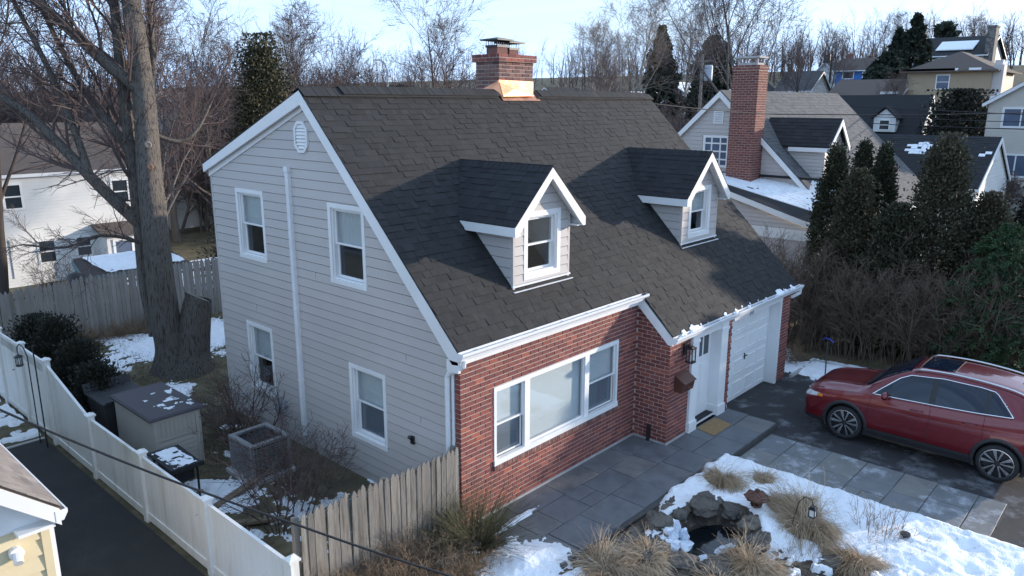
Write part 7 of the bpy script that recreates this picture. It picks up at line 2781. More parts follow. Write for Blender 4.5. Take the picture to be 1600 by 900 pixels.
def slope_shingles(host, O, ux, us, LX, LS, mat, name='shingles', expo=0.15, step=0.3):
    ux, us = Vector(ux).normalized(), Vector(us).normalized()
    un = ux.cross(us).normalized()
    if un.z < 0:
        un = -un
    Vs, Fs, rn, nv = [], [], [], 0
    O = Vector(O)
    base = np.array([(0, 0, 0), (1, 0, 0), (1, 1, 0), (0, 1, 0), (0, 0, 1), (1, 0, 1), (1, 1, 0.3), (0, 1, 0.3)], float)
    fc = np.array([(4, 5, 6, 7), (0, 1, 5, 4), (1, 2, 6, 5), (3, 0, 4, 7)])
    r = 0
    while r * expo < LS - 0.02:
        x = -random.uniform(0, step)
        e = min(expo + 0.01, LS - r * expo)
        while x < LX:
            w_ = random.uniform(0.6, 1.2) * step
            a, b = max(0, x), min(LX, x + w_)
            if b - a > 0.02:
                th = random.choice((0.008, 0.014))
                q = base * np.array([b - a, e, th])
                p = np.array(O + ux * a + us * (r * expo) + un * 0.003)
                Vs.append(p + q[:, :1] * np.array(ux) + q[:, 1:2] * np.array(us) + q[:, 2:] * np.array(un))
                Fs.append(fc + nv)
                nv += 8
                rn += [random.random()] * 4
            x += w_
        r += 1
    o = np_obj(name, np.concatenate(Vs), np.concatenate(Fs), mat, host, rn)
    o['kind'] = 'stuff'
    return o


def gable_house(name, label, x0, x1, y0, y1, zg, ze, zr, axis, wm, rm, oh=0.3, group=None, shingle=None, step=0.5, expo=0.25):
    h = thing(name, label, 'house', ((x0 + x1) / 2, (y0 + y1) / 2, zg), group)
    m = MB()
    if axis == 'x':
        ym = (y0 + y1) / 2
        m.prism([(x0, y0, zg - 1.5), (x0, y1, zg - 1.5), (x0, y1, ze), (x0, ym, zr - 0.05), (x0, y0, ze)], (x1 - x0, 0, 0))
        k = (zr - ze) / (ym - y0)
        ends = [((x0 - oh, ym, zr), (x0 - oh, y0 - oh, ze - oh * k)), ((x0 - oh, ym, zr), (x0 - oh, y1 + oh, ze - oh * k))]
        vec = (x1 - x0 + 2 * oh, 0, 0)
    else:
        xm = (x0 + x1) / 2
        m.prism([(x0, y0, zg - 1.5), (x1, y0, zg - 1.5), (x1, y0, ze), (xm, y0, zr - 0.05), (x0, y0, ze)], (0, y1 - y0, 0))
        k = (zr - ze) / (xm - x0)
        ends = [((xm, y0 - oh, zr), (x0 - oh, y0 - oh, ze - oh * k)), ((xm, y0 - oh, zr), (x1 + oh, y0 - oh, ze - oh * k))]
        vec = (0, y1 - y0 + 2 * oh, 0)
    m.build('wall', wm, h)
    for (a, b) in ends:
        a, b = Vector(a), Vector(b)
        m = MB()
        m.prism([a, b, b + Vector((0, 0, 0.10)), a + Vector((0, 0, 0.10))], vec)
        rf = m.build('roof', rm, h)
        if shingle:
            us = (a - b)
            slope_shingles(rf, b + Vector((0, 0, 0.10)), vec, us, Vector(vec).length, us.length, shingle, 'shingles', expo, step)
        m = MB()
        v1 = Vector(vec).normalized() * 0.05
        m.prism([a - v1 + Vector((0, 0, 0.06)), b - v1 + Vector((0, 0, 0.06)), b - v1 - Vector((0, 0, 0.14)), a - v1 - Vector((0, 0, 0.17))], v1)
        m.build('rake_board', WHITE, h)
        m = MB()
        d = Vector((b.x - a.x, b.y - a.y, 0)).normalized() * 0.05
        m.prism([b + Vector((0, 0, 0.07)), b + d + Vector((0, 0, 0.07)), b + d - Vector((0, 0, 0.08)), b - Vector((0, 0, 0.08))], vec)
        m.build('eave_board', WHITE, h)
    return h


# --- the cape next door with the tall brick chimney
NX, NR, NZ = 19.15, 5.57, 7.50
nb = gable_house('neighbour_cape', 'pale sided cape house with tall red chimney beyond the evergreens', NX, 31.0, 0.75, 10.4, 0, 2.95, NZ, 'x', SIDING, SHINGG, 0.12, None, SHINGG, 0.32, 0.17)
NF = Fr((NX, 0, 0), (0, 1, 0), (-1, 0, 0))
kk = (NZ - 2.95) / (NR - 0.75)
siding_stuff(nb, NF, 0.3, NZ - 0.15, lambda z: (0.8 if z < 3 else 0.75 + (z - 2.95) / kk + 0.05, 10.35 if z < 3 else 10.4 - (z - 2.95) / kk - 0.05), [(5.1, 6.25, 4.7, 5.95)], SIDING, 0.15)
hwin(nb, NF, 5.12, 6.2, 4.72, 5.92, BLUEW, 0.09, (3, 4))
m = MB()
NF.box(m, 5.42, 5.82, 6.36, 6.86, 0.0, 0.05)
nv = m.build('gable_vent', WHITE, nb)
m = MB()
for k in range(6):
    NF.box(m, 5.46, 5.78, 6.42 + k * 0.07, 6.445 + k * 0.07, 0.05, 0.065)
m.build('louvres', GUTIN, nv)['kind'] = 'stuff'
ch = empty_part('chimney', nb, (18.75, 4.3, 0))
cx0, cx1, cy0, cy1 = 18.38, 19.15, 3.80, 4.80
m = MB()
m.box(cx0 + .008, cx1, cy0 + .008, cy1 - .008, 0, 8.42)
m.build('core', MORTAR, ch)
keep, cb = bricks, []
for F, L, st in ((Fr((0, cy0, 0), (1, 0, 0), (0, -1, 0)), cx1 - cx0, cx0), (Fr((cx0, cy0, 0), (0, 1, 0), (-1, 0, 0)), cy1 - cy0, 0.0)):
    bricks = []
    lay(F, L, 3.6, 8.28, (), None, 0, st)
    cb += bricks
for F, L, st in ((Fr((0, cy0 - .03, 0), (1, 0, 0), (0, -1, 0)), cx1 - cx0 + .06, cx0 - .03), (Fr((cx0 - .03, cy0 - .03, 0), (0, 1, 0), (-1, 0, 0)), cy1 - cy0 + .06, 0.0)):
    bricks = []
    lay(F, L, 8.28, 8.42, (), None, 0, st)
    cb += bricks
bricks = keep
join_bricks(cb, 'brickwork', BRICKN, ch)
m = MB()
m.box(cx0 - .025, cx1 + .02, cy0 - .025, cy1 + .02, 8.28, 8.43)
m.build('cap', MORTAR, ch)
m = MB()
m.box(cx0 + 0.12, cx1 - 0.12, cy0 + 0.12, cy1 - 0.12, 8.43, 8.52)
for (a, b) in ((cx0 + .12, cy0 + .12), (cx1 - .18, cy0 + .12), (cx0 + .12, cy1 - .18), (cx1 - .18, cy1 - .18)):
    m.box(a, a + .06, b, b + .06, 8.52, 8.68)
m.box(cx0 + 0.02, cx1 - 0.02, cy0 + 0.02, cy1 - 0.02, 8.68, 8.74)
m.build('flue_hood', CONC, ch)
# dormer next door
d = empty_part('dormer', nb, (20.9, 1.8, 4))
dx0, dx1, dyf, dzp = 20.05, 21.85, 1.85, 6.52
dxm = (dx0 + dx1) / 2


def nroof(y):
    return NZ - (NR - y) * kk + 0.1


zed = dzp - 0.98
m = MB()
m.prism([(dx0, dyf, nroof(dyf) - 0.2), (dx1, dyf, nroof(dyf) - 0.2), (dx1, dyf, zed), (dxm, dyf, dzp - 0.1), (dx0, dyf, zed)], (0, NR - (NZ - zed) / kk - dyf, 0))
m.build('dormer_wall', SIDING, d)
siding_stuff(d, Fr((dx0, 0, 0), (0, 1, 0), (-1, 0, 0)), nroof(dyf), zed, lambda z: (dyf, max(dyf + 0.02, NR - (NZ - z) / kk)), [], SIDING, 0.13)
siding_stuff(d, Fr((0, dyf, 0), (1, 0, 0), (0, -1, 0)), nroof(dyf), dzp - 0.2, lambda z: (dx0, dx1) if z < zed else (dxm - (dzp - z) * 0.9, dxm + (dzp - z) * 0.9), [(20.5, 21.4, 4.3, 5.5)], SIDING, 0.13)
hwin(d, Fr((0, dyf, 0), (1, 0, 0), (0, -1, 0)), 20.5, 21.4, 4.3, 5.5, BLUEW, 0.08, (3, 3))
for sg in (-1, 1):
    a, b = Vector((dxm, dyf - 0.2, dzp)), Vector((dxm + sg * 1.02, dyf - 0.2, dzp - 1.0))
    m = MB()
    m.prism([a, b, b + Vector((0, 0, .07)), a + Vector((0, 0, .07))], (0, 2.6, 0))
    m.build('dormer_roof', SHINGD, d)
    slope_shingles(d, b + Vector((0, 0, .07)), (0, 1, 0), a - b, 2.75 if sg < 0 else 2.6, (a - b).length, SHINGD, 'shingles', 0.17, 0.32)
    m = MB()
    m.prism([a + Vector((0, -.03, .03)), b + Vector((0, -.03, .03)), b - Vector((0, .03, .15)), a - Vector((0, .03, .17))], (0, 0.04, 0))
    m.build('barge_board', WHITE, d)
    m = MB()
    m.box(b.x - .02, b.x + .02, dyf - .2, dyf + 1.3, b.z - .12, b.z + .03)
    m.build('eave_board', WHITE, d)

# --- low wing next door, roof under snow
nw = thing('neighbour_wing', 'low painted brick wing with snow covered roof below the red chimney', 'house wing', (18.5, 2.6, 0))
C00, C01, C10, C11 = Vector((16.9, 5.2, 4.5)), Vector((16.9, 0.55, 3.17)), Vector((19.1, 5.2, 4.5)), Vector((20.6, 0.25, 4.30))


def wq(s, t):
    return (C00 * (1 - s) + C10 * s) * (1 - t) + (C01 * (1 - s) + C11 * s) * t


m = MB()
m.prism([(17.05, 0.8, 0), (17.05, 5.6, 0), (17.05, 5.6, 4.2), (17.05, 0.8, 3.0)], (2.0, 0, 0))
m.prism([(19.05, 0.8, 0), (19.05, 3.2, 0), (19.05, 3.2, 3.9), (19.05, 0.8, 3.4)], (1.4, 0, 0))
m.build('wall', PBRICK, nw)
WFr = Fr((17.05, 0, 0), (0, 1, 0), (-1, 0, 0))
m = MB()
WFr.box(m, 0.78, 5.6, 2.62, 2.98, 0.0, 0.03)
m.build('band_board', WHITE, nw)
siding_stuff(nw, WFr, 2.98, 4.15, lambda z: (max(0.85, 0.85 + (z - 3.0) / 0.285), 5.6), [], SIDING, 0.14)
m = MB()
m.prism([C00 + Vector((-.03, 0, -.02)), C01 + Vector((-.03, 0, -.02)), C01 + Vector((-.03, 0, -.2)), C00 + Vector((-.03, 0, -.22))], (0.04, 0, 0))
m.box(16.92, 17.1, 0.42, 0.62, 2.93, 3.15)
m.build('rake_board', WHITE, nw)
m = MB()
ns, nt_ = 10, 24
vs = [wq(i / ns, j / nt_) for i in range(ns + 1) for j in range(nt_ + 1)]
m.grid(vs + [v - Vector((0, 0, .08)) for v in vs], [(i * (nt_ + 1) + j, (i + 1) * (nt_ + 1) + j, (i + 1) * (nt_ + 1) + j + 1, i * (nt_ + 1) + j + 1) for i in range(ns) for j in range(nt_)])
m.build('roof', SHINGD, nw)
m = MB()
m.beam(C10 + Vector((0, 0.1, 0.03)), Vector((19.12, 1.2, 4.5)), 0.16, 0.08)
m.build('ridge_flashing', SHINGD, nw)


def roof_snow(host, fn, nrow, ncol, thr, sd, bias):
    m = MB()
    for i in range(nrow):
        for j in range(ncol):
            n = float(fbm(np.array(i * 0.16), np.array(j * 0.12), 1.0, 3, sd)) + 0.16 * random.random() + bias(i / nrow, j / ncol)
            if n < thr:
                continue
            a, b = i / nrow, (i + random.uniform(0.72, 1.0)) / nrow
            c, d_ = (j - random.uniform(0, .15)) / ncol, (j + 1 + random.uniform(0, .15)) / ncol
            P = [fn(a, c), fn(b, c), fn(b, d_), fn(a, d_)]
            up_ = Vector((0, 0, 0.035))
            m.grid([p + up_ * 0.2 for p in P] + [p + up_ for p in P], [(4, 5, 6, 7), (0, 1, 5, 4), (1, 2, 6, 5), (2, 3, 7, 6), (3, 0, 4, 7)])
    o = m.build('roof_snow', SNOW, host, fix=False)
    o['kind'] = 'stuff'


roof_snow(nw, wq, 20, 34, 0.70, 5, lambda s, t: 0.22 - 0.30 * max(0, t - 0.55) * 2 + (0.1 if s > 0.15 else -0.5))

# --- front-gabled garage with snow remnants
gb2 = gable_house('front_gabled_garage', 'dark roofed front-gabled garage with pale sunlit gable, snow scraps', 33.3, 40.6, -0.5, 7.0, 0, 3.2, 5.42, 'y', SID_W, SHINGD, 0.12, None, SHINGD, 0.4, 0.2)
G2 = Fr((0, -0.5, 0), (1, 0, 0), (0, -1, 0))
siding_stuff(gb2, G2, 0.1, 5.25, lambda z: (33.35, 40.55) if z < 3.2 else (33.35 + (z - 3.2) * 1.64, 40.55 - (z - 3.2) * 1.64), [], SID_W, 0.2)
m = MB()
G2.box(m, 36.5, 37.35, 4.35, 4.8, 0.0, 0.06)
m.build('gable_vent', WHITE, gb2)
roof_snow(gb2, lambda s, t: Vector((33.2 + 3.7 * s, -0.5 + 7.4 * t, 3.24 + 2.26 * s)), 20, 30, 0.60, 44, lambda s, t: 0.30 * math.exp(-((s - 0.62) / .2) ** 2 - ((t - 0.42) / 0.1) ** 2) + 0.3 * math.exp(-((s - 0.3) / .16) ** 2 - ((t - 0.6) / 0.1) ** 2) + 0.25 * math.exp(-((s - 0.35) / .3) ** 2 - ((t - 0.05) / 0.12) ** 2) - 0.33)

# --- black-roofed cape with dormer further up
h3 = gable_house('black_roofed_cape', 'steep black-roofed cape with narrow sunlit white gable', 59.9, 64.6, 9.15, 19.5, gz1(62, 10), 4.7, 7.76, 'y', SID_W, SHINGD, 0.15)
hwin(h3, Fr((0, 9.15, 0), (1, 0, 0), (0, -1, 0)), 62.0, 62.9, 4.6, 5.9, DARKW, 0.09)
d = empty_part('dormer', h3, (60.0, 11.7, 5))
m = MB()
m.prism([(59.6, 10.9, 4.9), (59.6, 12.6, 4.9), (59.6, 12.6, 6.0), (59.6, 11.75, 6.75), (59.6, 10.9, 6.0)], (2.2, 0, 0))
m.build('dormer_wall', SID_W, d)
for sg in (-1, 1):
    m = MB()
    m.prism([(59.4, 11.75, 6.85), (59.4, 11.75 + sg * 1.05, 5.92), (59.4, 11.75 + sg * 1.05, 6.02), (59.4, 11.75, 6.95)], (2.5, 0, 0))
    m.build('dormer_roof', SHINGD, d)
hwin(d, Fr((59.6, 0, 0), (0, 1, 0), (-1, 0, 0)), 11.3, 12.2, 5.0, 5.9, DARKW, 0.1)

# --- beige house at the right edge
h4 = gable_house('beige_house', 'beige sided house with brown roof and snow along its eave', 45.2, 56, -5.6, 1.75, 1.5, 7.25, 9.6, 'x', SID_B, SHINGB, 0.25)
H4 = Fr((45.2, 0, 0), (0, 1, 0), (-1, 0, 0))
siding_stuff(h4, H4, 1.5, 7.2, lambda z: (-5.55, 1.7), [], SID_B, 0.2)
hwin(h4, H4, -0.95, 1.0, 5.75, 6.95, BLUEW, 0.12, (2, 1))
hwin(h4, H4, -0.95, 0.9, 2.9, 4.3, BLUEW, 0.12, (2, 1))
m = MB()
for k in range(14):
    a = random.uniform(45.0, 47.0)
    t_ = random.uniform(0, 0.6)
    m.box(a, a + 0.5, 1.75 - t_ - 0.25, 1.95 - t_, 7.17 + t_ * 0.64 + 0.12, 7.3 + t_ * 0.64 + 0.12)
m.build('roof_snow', SNOW, h4)['kind'] = 'stuff'

# --- tan hip-roofed house on the slope
zb5 = gz1(84, 12) - 0.8
h5 = thing('tan_house', 'tan two-storey house with brown hip roof and pale chimney', 'house', (87, 12.5, zb5))
m = MB()
m.box(82, 93, 8.9, 16.7, zb5 - 1, 10.45)
m.build('wall', SID_T, h5)
m = MB()
o_ = 0.6
hp = [(82 - o_, 8.9 - o_, 10.4), (93 + o_, 8.9 - o_, 10.4), (93 + o_, 16.7 + o_, 10.4), (82 - o_, 16.7 + o_, 10.4), (85.8, 12.8, 12.55), (89.5, 12.8, 12.55)]
m.grid(hp, [(0, 1, 5, 4), (1, 2, 5), (2, 3, 4, 5), (3, 0, 4), (3, 2, 1, 0)])
m.build('roof', SHINGB, h5)
m = MB()
m.box(81.35, 81.43, 8.3, 17.3, 10.32, 10.46)
m.box(81.35, 93.6, 8.25, 8.33, 10.32, 10.46)
m.build('gutter', SHINGB, h5)
H5 = Fr((82, 0, 0), (0, 1, 0), (-1, 0, 0))
hwin(h5, H5, 12.6, 13.9, 8.6, 10.1, BLUEW, 0.1)
hwin(h5, H5, 12.7, 14.1, 5.6, 7.0, BLUEW, 0.1)
hwin(h5, H5, 10.0, 11.0, 5.6, 6.9, BLUEW, 0.1)
hwin(h5, Fr((0, 8.9, 0), (1, 0, 0), (0, -1, 0)), 85.5, 88.0, 8.5, 10.0, DARKW, 0.1, (2, 1))
m = MB()
m.box(82.3, 83.7, 8.0, 8.9, zb5 - 1, 10.95)
m.box(82.55, 83.45, 8.2, 8.9, 10.95, 11.4)
m.build('chimney', PBRICK, h5)
m = MB()
for k in range(26):
    y = random.uniform(9.0, 17)
    m.box(81.42, 81.42 + random.uniform(0.5, 1.1), y, y + random.uniform(0.5, 1.3), 10.42, 10.68)
m.build('roof_snow', SNOW, h5)['kind'] = 'stuff'
h5b = gable_house('tan_wing_house', 'low tan house with brown roof beside the tan two-storey house', 80.2, 88, 16.9, 24.0, zb5, 8.0, 9.7, 'y', SID_T, SHINGB, 0.4)
H5b = Fr((80.2, 0, 0), (0, 1, 0), (-1, 0, 0))
hwin(h5b, H5b, 17.3, 19.0, 6.6, 7.8, BLUEW, 0.1, (3, 1))
hwin(h5b, H5b, 20.0, 21.0, 6.6, 7.8, BLUEW, 0.1)
m = MB()
m.box(79.9, 80.8, 17.0, 18.6, 8.15, 8.4)
m.build('roof_snow', SNOW, h5b)['kind'] = 'stuff'

# --- grey house on the hilltop
zb6 = gz1(130, 22)
h6 = gable_house('grey_hilltop_house', 'grey house on the hilltop with two stone chimneys', 123.5, 136.5, 18.3, 31, zb6, 14.3, 17.2, 'y', SID_G, SHINGD, 0.5)
hwin(h6, Fr((0, 18.3, 0), (1, 0, 0), (0, -1, 0)), 129.2, 130.6, 15.6, 16.8, WHITE, 0.15)
H6 = Fr((123.5, 0, 0), (0, 1, 0), (-1, 0, 0))
for a in (20.6, 23.4, 25.0):
    hwin(h6, H6, a, a + (2.0 if a < 21 else 0.9), 12.6, 13.9, DARKW, 0.14, (2 if a < 21 else 1, 2))
for (a, b, c, d_, z) in ((123.6, 125.6, 17.2, 18.3, 18.2), (127.0, 128.6, 27.5, 29, 18.0)):
    m = MB()
    m.box(a, b, c, d_, zb6, z - 0.25)
    m.box(a - .1, b + .1, c - .1, d_ + .1, z - 0.25, z)
    m.build('chimney', FIELD, h6)
m = MB()
m.prism([(124.4, 20, 15.0), (127.6, 20, 16.35), (127.6, 25, 16.35), (124.4, 25, 15.0)], (0, 0, 0.15))
m.build('roof_snow', SNOW, h6)['kind'] = 'stuff'

# --- blue and white houses on the hill
zb7 = gz1(119, 35)
h7 = gable_house('blue_house', 'bright blue house with dark roof on the hill', 118.5, 124, 32.4, 37.4, zb7, 12.4, 14.1, 'y', SID_BL, SHINGB, 0.4)
H7 = Fr((118.5, 0, 0), (0, 1, 0), (-1, 0, 0))
hwin(h7, H7, 34.6, 36.4, 10.9, 12.1, DARKW, 0.14, (1, 1))
hwin(h7, H7, 32.6, 33.4, 10.9, 12.1, DARKW, 0.14, (1, 1))
hwin(h7, H7, 34.9, 36.4, 8.6, 9.8, DARKW, 0.14, (2, 1))
m = MB()
m.box(121.4, 122.2, 36.2, 37.0, 13, 14.9)
m.build('chimney', BRICKD, h7)
h7b = gable_house('blue_shed', 'small blue gabled building just below the blue house', 109.0, 112.5, 29.5, 33.4, gz1(110, 31), 8.6, 10.3, 'x', SID_BL, SHINGD, 0.3)
h7c = gable_house('white_hill_house', 'white house with grey roof beside the blue house', 121, 129, 37.9, 42.3, gz1(122, 40), 11.4, 13.8, 'x', SID_W, SHINGG, 0.4)
hwin(h7c, Fr((121, 0, 0), (0, 1, 0), (-1, 0, 0)), 39.3, 40.8, 9.6, 10.9, DARKW, 0.14)
hwin(h7c, Fr((121, 0, 0), (0, 1, 0), (-1, 0, 0)), 38.6, 41.6, 7.2, 8.6, DARKW, 0.14, (3, 1))

# --- far roofs between the trees
FARH = [(88, 96, 68, 75, 7.2, 9.6, 'x', SID_W, SHINGD, 'small white house with navy roof far behind the chimney'), (98, 106, 72, 79, 7.4, 9.4, 'x', SID_W, SHINGD, 'far white house with dark roof right of the navy-roofed one'),
        (100, 108, 61, 67, 6.8, 9.2, 'y', SID_B, SHINGD, 'far cream house seen through the twigs behind the ridge'), (74, 82, 43.5, 50, 6.2, 8.6, 'x', SID_G, SHINGD, 'far grey house with snowy roof behind the ridge end'),
        (103, 111, 55, 62, 8.4, 10.6, 'x', SID_G, SHINGB, 'far house low under the dark spruce'), (90, 97, 36.5, 42, 8.0, 10.2, 'x', SID_G, SHINGD, 'far blue-grey house beside the utility pole'), (96, 103, 32.5, 37, 9.0, 11.4, 'y', SID_W, SHINGG, 'far white gabled house left of the round hill tree')]
for (a, b, c, d_, ze, zr, ax, wm, rm, lab) in FARH:
    zg_ = gz1((a + b) / 2, (c + d_) / 2)
    hh = gable_house('far_house', lab, a, b, c, d_, zg_, ze, zr, ax, wm, rm, 0.35, 'far houses among the trees')
    for k in range(3):
        hwin(hh, Fr((a, 0, 0), (0, 1, 0), (-1, 0, 0)), c + 0.7 + k * 1.9, c + 1.7 + k * 1.9, zg_ + 1.0 if ze - zg_ < 3.5 else ze - 2.0, zg_ + 2.2 if ze - zg_ < 3.5 else ze - 0.7, DARKW, 0.13)
    if 'snowy' in lab or 'spruce' in lab:
        m = MB()
        ym = (c + d_) / 2
        m.prism([(a, c - .2, ze + 0.1), (b - 2, c - .2, ze + 0.1), (b - 2, ym - .6, zr - 0.15), (a, ym - .6, zr - .15)], (0, 0, 0.15))
        m.build('roof_snow', SNOW, hh)['kind'] = 'stuff'

# --- white house behind the back fence
zrw = -1.35
rw = gable_house('white_rear_house', 'white clapboard house behind the stockade fence', -9, 8.6, 32, 40, zrw, 3.9, 6.0, 'x', SID_W, SHINGB, 0.15)
RF = Fr((0, 32, 0), (1, 0, 0), (0, -1, 0))
siding_stuff(rw, RF, zrw, 3.85, lambda z: (-8.95, 8.55), [], SID_W, 0.155, 0.02)
for (a, b, z0, z1) in ((1.9, 2.75, 2.25, 3.5), (6.6, 7.5, 2.1, 3.4), (3.0, 3.85, -0.42, 0.78), (4.65, 5.45, -0.32, 0.75), (-1.2, -0.3, 2.25, 3.5), (-1.0, 0.2, -0.42, 0.78), (-5, -4.1, 2.25, 3.5)):
    hwin(rw, RF, a, b, z0, z1, DARKW, 0.10)
m = MB()
m.box(5.75, 8.2, 30.9, 32, zrw, 0.75)
pr_ = m.build('porch', SID_W, rw)
hwin(rw, Fr((0, 30.9, 0), (1, 0, 0), (0, -1, 0)), 6.0, 7.0, -0.9, 0.55, BLUEW, 0.12)
hwin(rw, Fr((0, 30.9, 0), (1, 0, 0), (0, -1, 0)), 7.3, 8.0, -0.9, 0.55, DARKW, 0.12)
m = MB()
m.prism([(5.5, 32, 1.25), (5.5, 30.6, 0.8), (5.5, 30.6, 0.72), (5.5, 32, 1.1)], (2.95, 0, 0))
m.build('porch_roof', SHINGB, rw)
m = MB()
RF.box(m, 1.4, 1.65, 0.2, 0.5, 0, 0.12)
m.tube([RF.p(1.9, 0.9, 0.03), RF.p(1.9, -0.9, 0.03)], 0.03, 6)
m.build('meter_box', GUTIN, rw)
# lean-to with teal frame and snow on its flat roof
TEAL = M('faded_teal_paint', (0.10, 0.18, 0.20), 0.7, 0.2, 4)
lt = thing('lean_to', 'flat-roofed lean-to with faded teal frame and snow, behind the fence', 'lean-to', (1.8, 18.6, -0.2))
m = MB()
m.prism([(0.2, 17.5, 1.60), (3.6, 17.3, 1.60), (3.9, 19.9, 1.78), (0.75, 20.0, 1.78)], (0, 0, 0.08))
m.build('roof', BARKD, lt)
m = MB()
n = 40
X = np.linspace(0.95, 3.6, n)
Y = np.linspace(17.6, 19.75, n)
XX, YY = np.meshgrid(X, Y, indexing='ij')
T = fbm(XX, YY, 1.6, 4, 8) - 0.40 + 0.05
ZZ = 1.68 + (YY - 17.4) * 0.07 + np.where(T > 0, 0.02 + T * 0.15, T * 1.5)
V = np.stack([XX, YY, ZZ], -1).reshape(-1, 3)
i = np.arange((n - 1) * (n - 1))
a = (i // (n - 1)) * n + i % (n - 1)
np_obj('roof_snow', V, np.stack([a, a + n, a + n + 1, a + 1], -1), SNOW, lt, None, True)['kind'] = 'stuff'
for (x, y) in ((0.3, 17.6), (3.5, 17.4), (0.8, 19.9), (3.8, 19.8)):
    m = MB()
    m.box(x - .05, x + .05, y - .05, y + .05, -0.4, 1.6)
    m.build('post', TEAL, lt)
m = MB()
m.prism([(0.16, 17.46, 1.48), (0.7, 20.02, 1.64), (0.7, 20.02, 1.80), (0.16, 17.46, 1.68)], (0.04, 0, 0))
m.prism([(0.16, 17.44, 1.48), (3.62, 17.24, 1.48), (3.62, 17.24, 1.68), (0.16, 17.44, 1.68)], (0, 0.04, 0))
m.build('fascia', TEAL, lt)
# round grill behind the fence
kg = thing('kettle_grill', 'black kettle grill peeking over the stockade fence', 'grill', (-0.05, 17.4, 0))
m = MB()
m.lathe([(0.02, 1.0), (0.2, 1.06), (0.29, 1.22), (0.30, 1.28), (0.29, 1.36), (0.2, 1.5), (0.04, 1.56), (0, 1.57)], 16, (-0.05, 17.4, 0.35))
m.build('bowl', BLACK, kg, smooth=True)
for t in (0, 2.1, 4.2):
    m = MB()
    m.tube([(-0.05 + 0.28 * math.cos(t), 17.4 + 0.28 * math.sin(t), 0), (-0.05 + 0.12 * math.cos(t), 17.4 + 0.12 * math.sin(t), 1.4)], 0.014, 5)
    m.build('leg', BLACK, kg)
# white gabled house glimpsed right of the maple
wh2 = gable_house('white_gabled_house', 'white gabled house glimpsed through twigs right of the maple trunk', 11, 17.5, 43, 51, -1.2, 5.2, 7.8, 'y', SID_W, SHINGG, 0.3)
hwin(wh2, Fr((0, 43, 0), (1, 0, 0), (0, -1, 0)), 13.0, 14.2, 3.2, 4.6, DARKW, 0.12)

# --- pale yellow house at the lower left corner
yh = thing('yellow_house', 'pale yellow sided house corner with white gutter, bottom left', 'house', (-8.5, 5, 0))
YX, YY0, YZ = -5.86, 0.80, 2.50
m = MB()
m.prism([(YX - 0.02, YY0 + 0.03, -0.2), (-12, YY0 + 0.03, -0.2), (-12, YY0 + 0.03, 2.5), (-8.93, YY0 + 0.03, 5.2), (YX - 0.02, YY0 + 0.03, 2.5)], (0, 12, 0))
m.build('wall', SID_Y, yh)
YF = Fr((0, YY0, 0), (1, 0, 0), (0, -1, 0))
z = 0.02
while z < 2.42:
    m = MB()
    q = Fr((0, YY0 + 0.03, 0), (1, 0, 0), (0, -1, 0))
    q.wedge(m, -12, YX - 0.07, -12, YX - 0.07, z, z + 0.2, 0.058, 0.034)
    m.build('clapboard', SID_Y, yh)
    z += 0.2
m = MB()
m.box(YX - 0.09, YX, YY0 - 0.035, YY0 + 0.06, -0.1, 2.42)
m.build('corner_board', SID_Y, yh)
m = MB()
m.box(YX, YX + 0.05, YY0 - 0.02, YY0 + 0.09, -0.1, 2.42)
m.build('corner_trim', WHITE, yh)
SY = 0.88
m = MB()
m.prism([(YX + 0.10, YY0 - 0.22, YZ + 0.12), (-9.0, YY0 - 0.22, YZ + 0.12 + SY * 3.24), (-9.0, YY0 - 0.22, YZ + 0.04 + SY * 3.24), (YX + 0.10, YY0 - 0.22, YZ + 0.04)], (0, 12.4, 0))
yr = m.build('roof', SHINGB, yh)
m = MB()
m.prism([(-9.0, YY0 - 0.22, YZ + 0.12 + SY * 3.24), (-12.3, YY0 - 0.22, YZ + 0.04), (-12.3, YY0 - 0.22, YZ - 0.04), (-9.0, YY0 - 0.22, YZ + 0.04 + SY * 3.24)], (0, 12.4, 0))
m.build('roof', SHINGB, yh)
SHT = M('tan_grey_shingle', (0.2, 0.175, 0.155), 0.9, 0.2, 8, 0.3, 120, rnd=[(0.15, 0.13, 0.118), (0.24, 0.21, 0.185), (0.19, 0.165, 0.15), (0.27, 0.24, 0.215)])
us = Vector((-1, 0, SY)).normalized()
slope_shingles(yr, (YX + 0.10, YY0 - 0.235, YZ + 0.12), (0, 1, 0), us, 12.3, 4.2, SHT, 'shingles', 0.14, 0.26)
m = MB()
m.prism([(YX + 0.08, YY0 - 0.24, YZ + 0.10), (-9.0, YY0 - 0.24, YZ + 0.10 + SY * 3.22), (-9.0, YY0 - 0.24, YZ - 0.12 + SY * 3.22), (YX + 0.08, YY0 - 0.24, YZ - 0.10)], (0, 0.03, 0))
m.prism([(YX + 0.06, YY0 - 0.21, YZ - 0.02), (-9.0, YY0 - 0.21, YZ - 0.02 + SY * 3.2), (-9.0, YY0 - 0.21, YZ - 0.04 + SY * 3.2), (YX + 0.06, YY0 - 0.21, YZ - 0.04)], (0, 0.2, 0))
m.build('rake_board', WHITE, yh)
m = MB()
m.prism([(YX + 0.02, YY0 - 0.02, YZ - 0.09), (-9, YY0 - 0.02, YZ - 0.09), (-9, YY0 - 0.02, YZ + 2.6), (YX - 0.1, YY0 - 0.02, YZ + 0.0)], (0, 0.03, 0))
m.build('gable_panel', WHITE, yh)
m = MB()
m.box(YX - 0.35, YX + 0.02, YY0 - 0.22, YY0 - 0.03, YZ - 0.10, YZ - 0.06)
m.build('cornice_return', WHITE, yh)
m = MB()
pr2 = [(0, 0), (0.075, 0), (0.09, 0.045), (0.122, 0.085), (0.125, 0.125), (0.108, 0.127), (0.106, 0.098), (0, 0.098)]
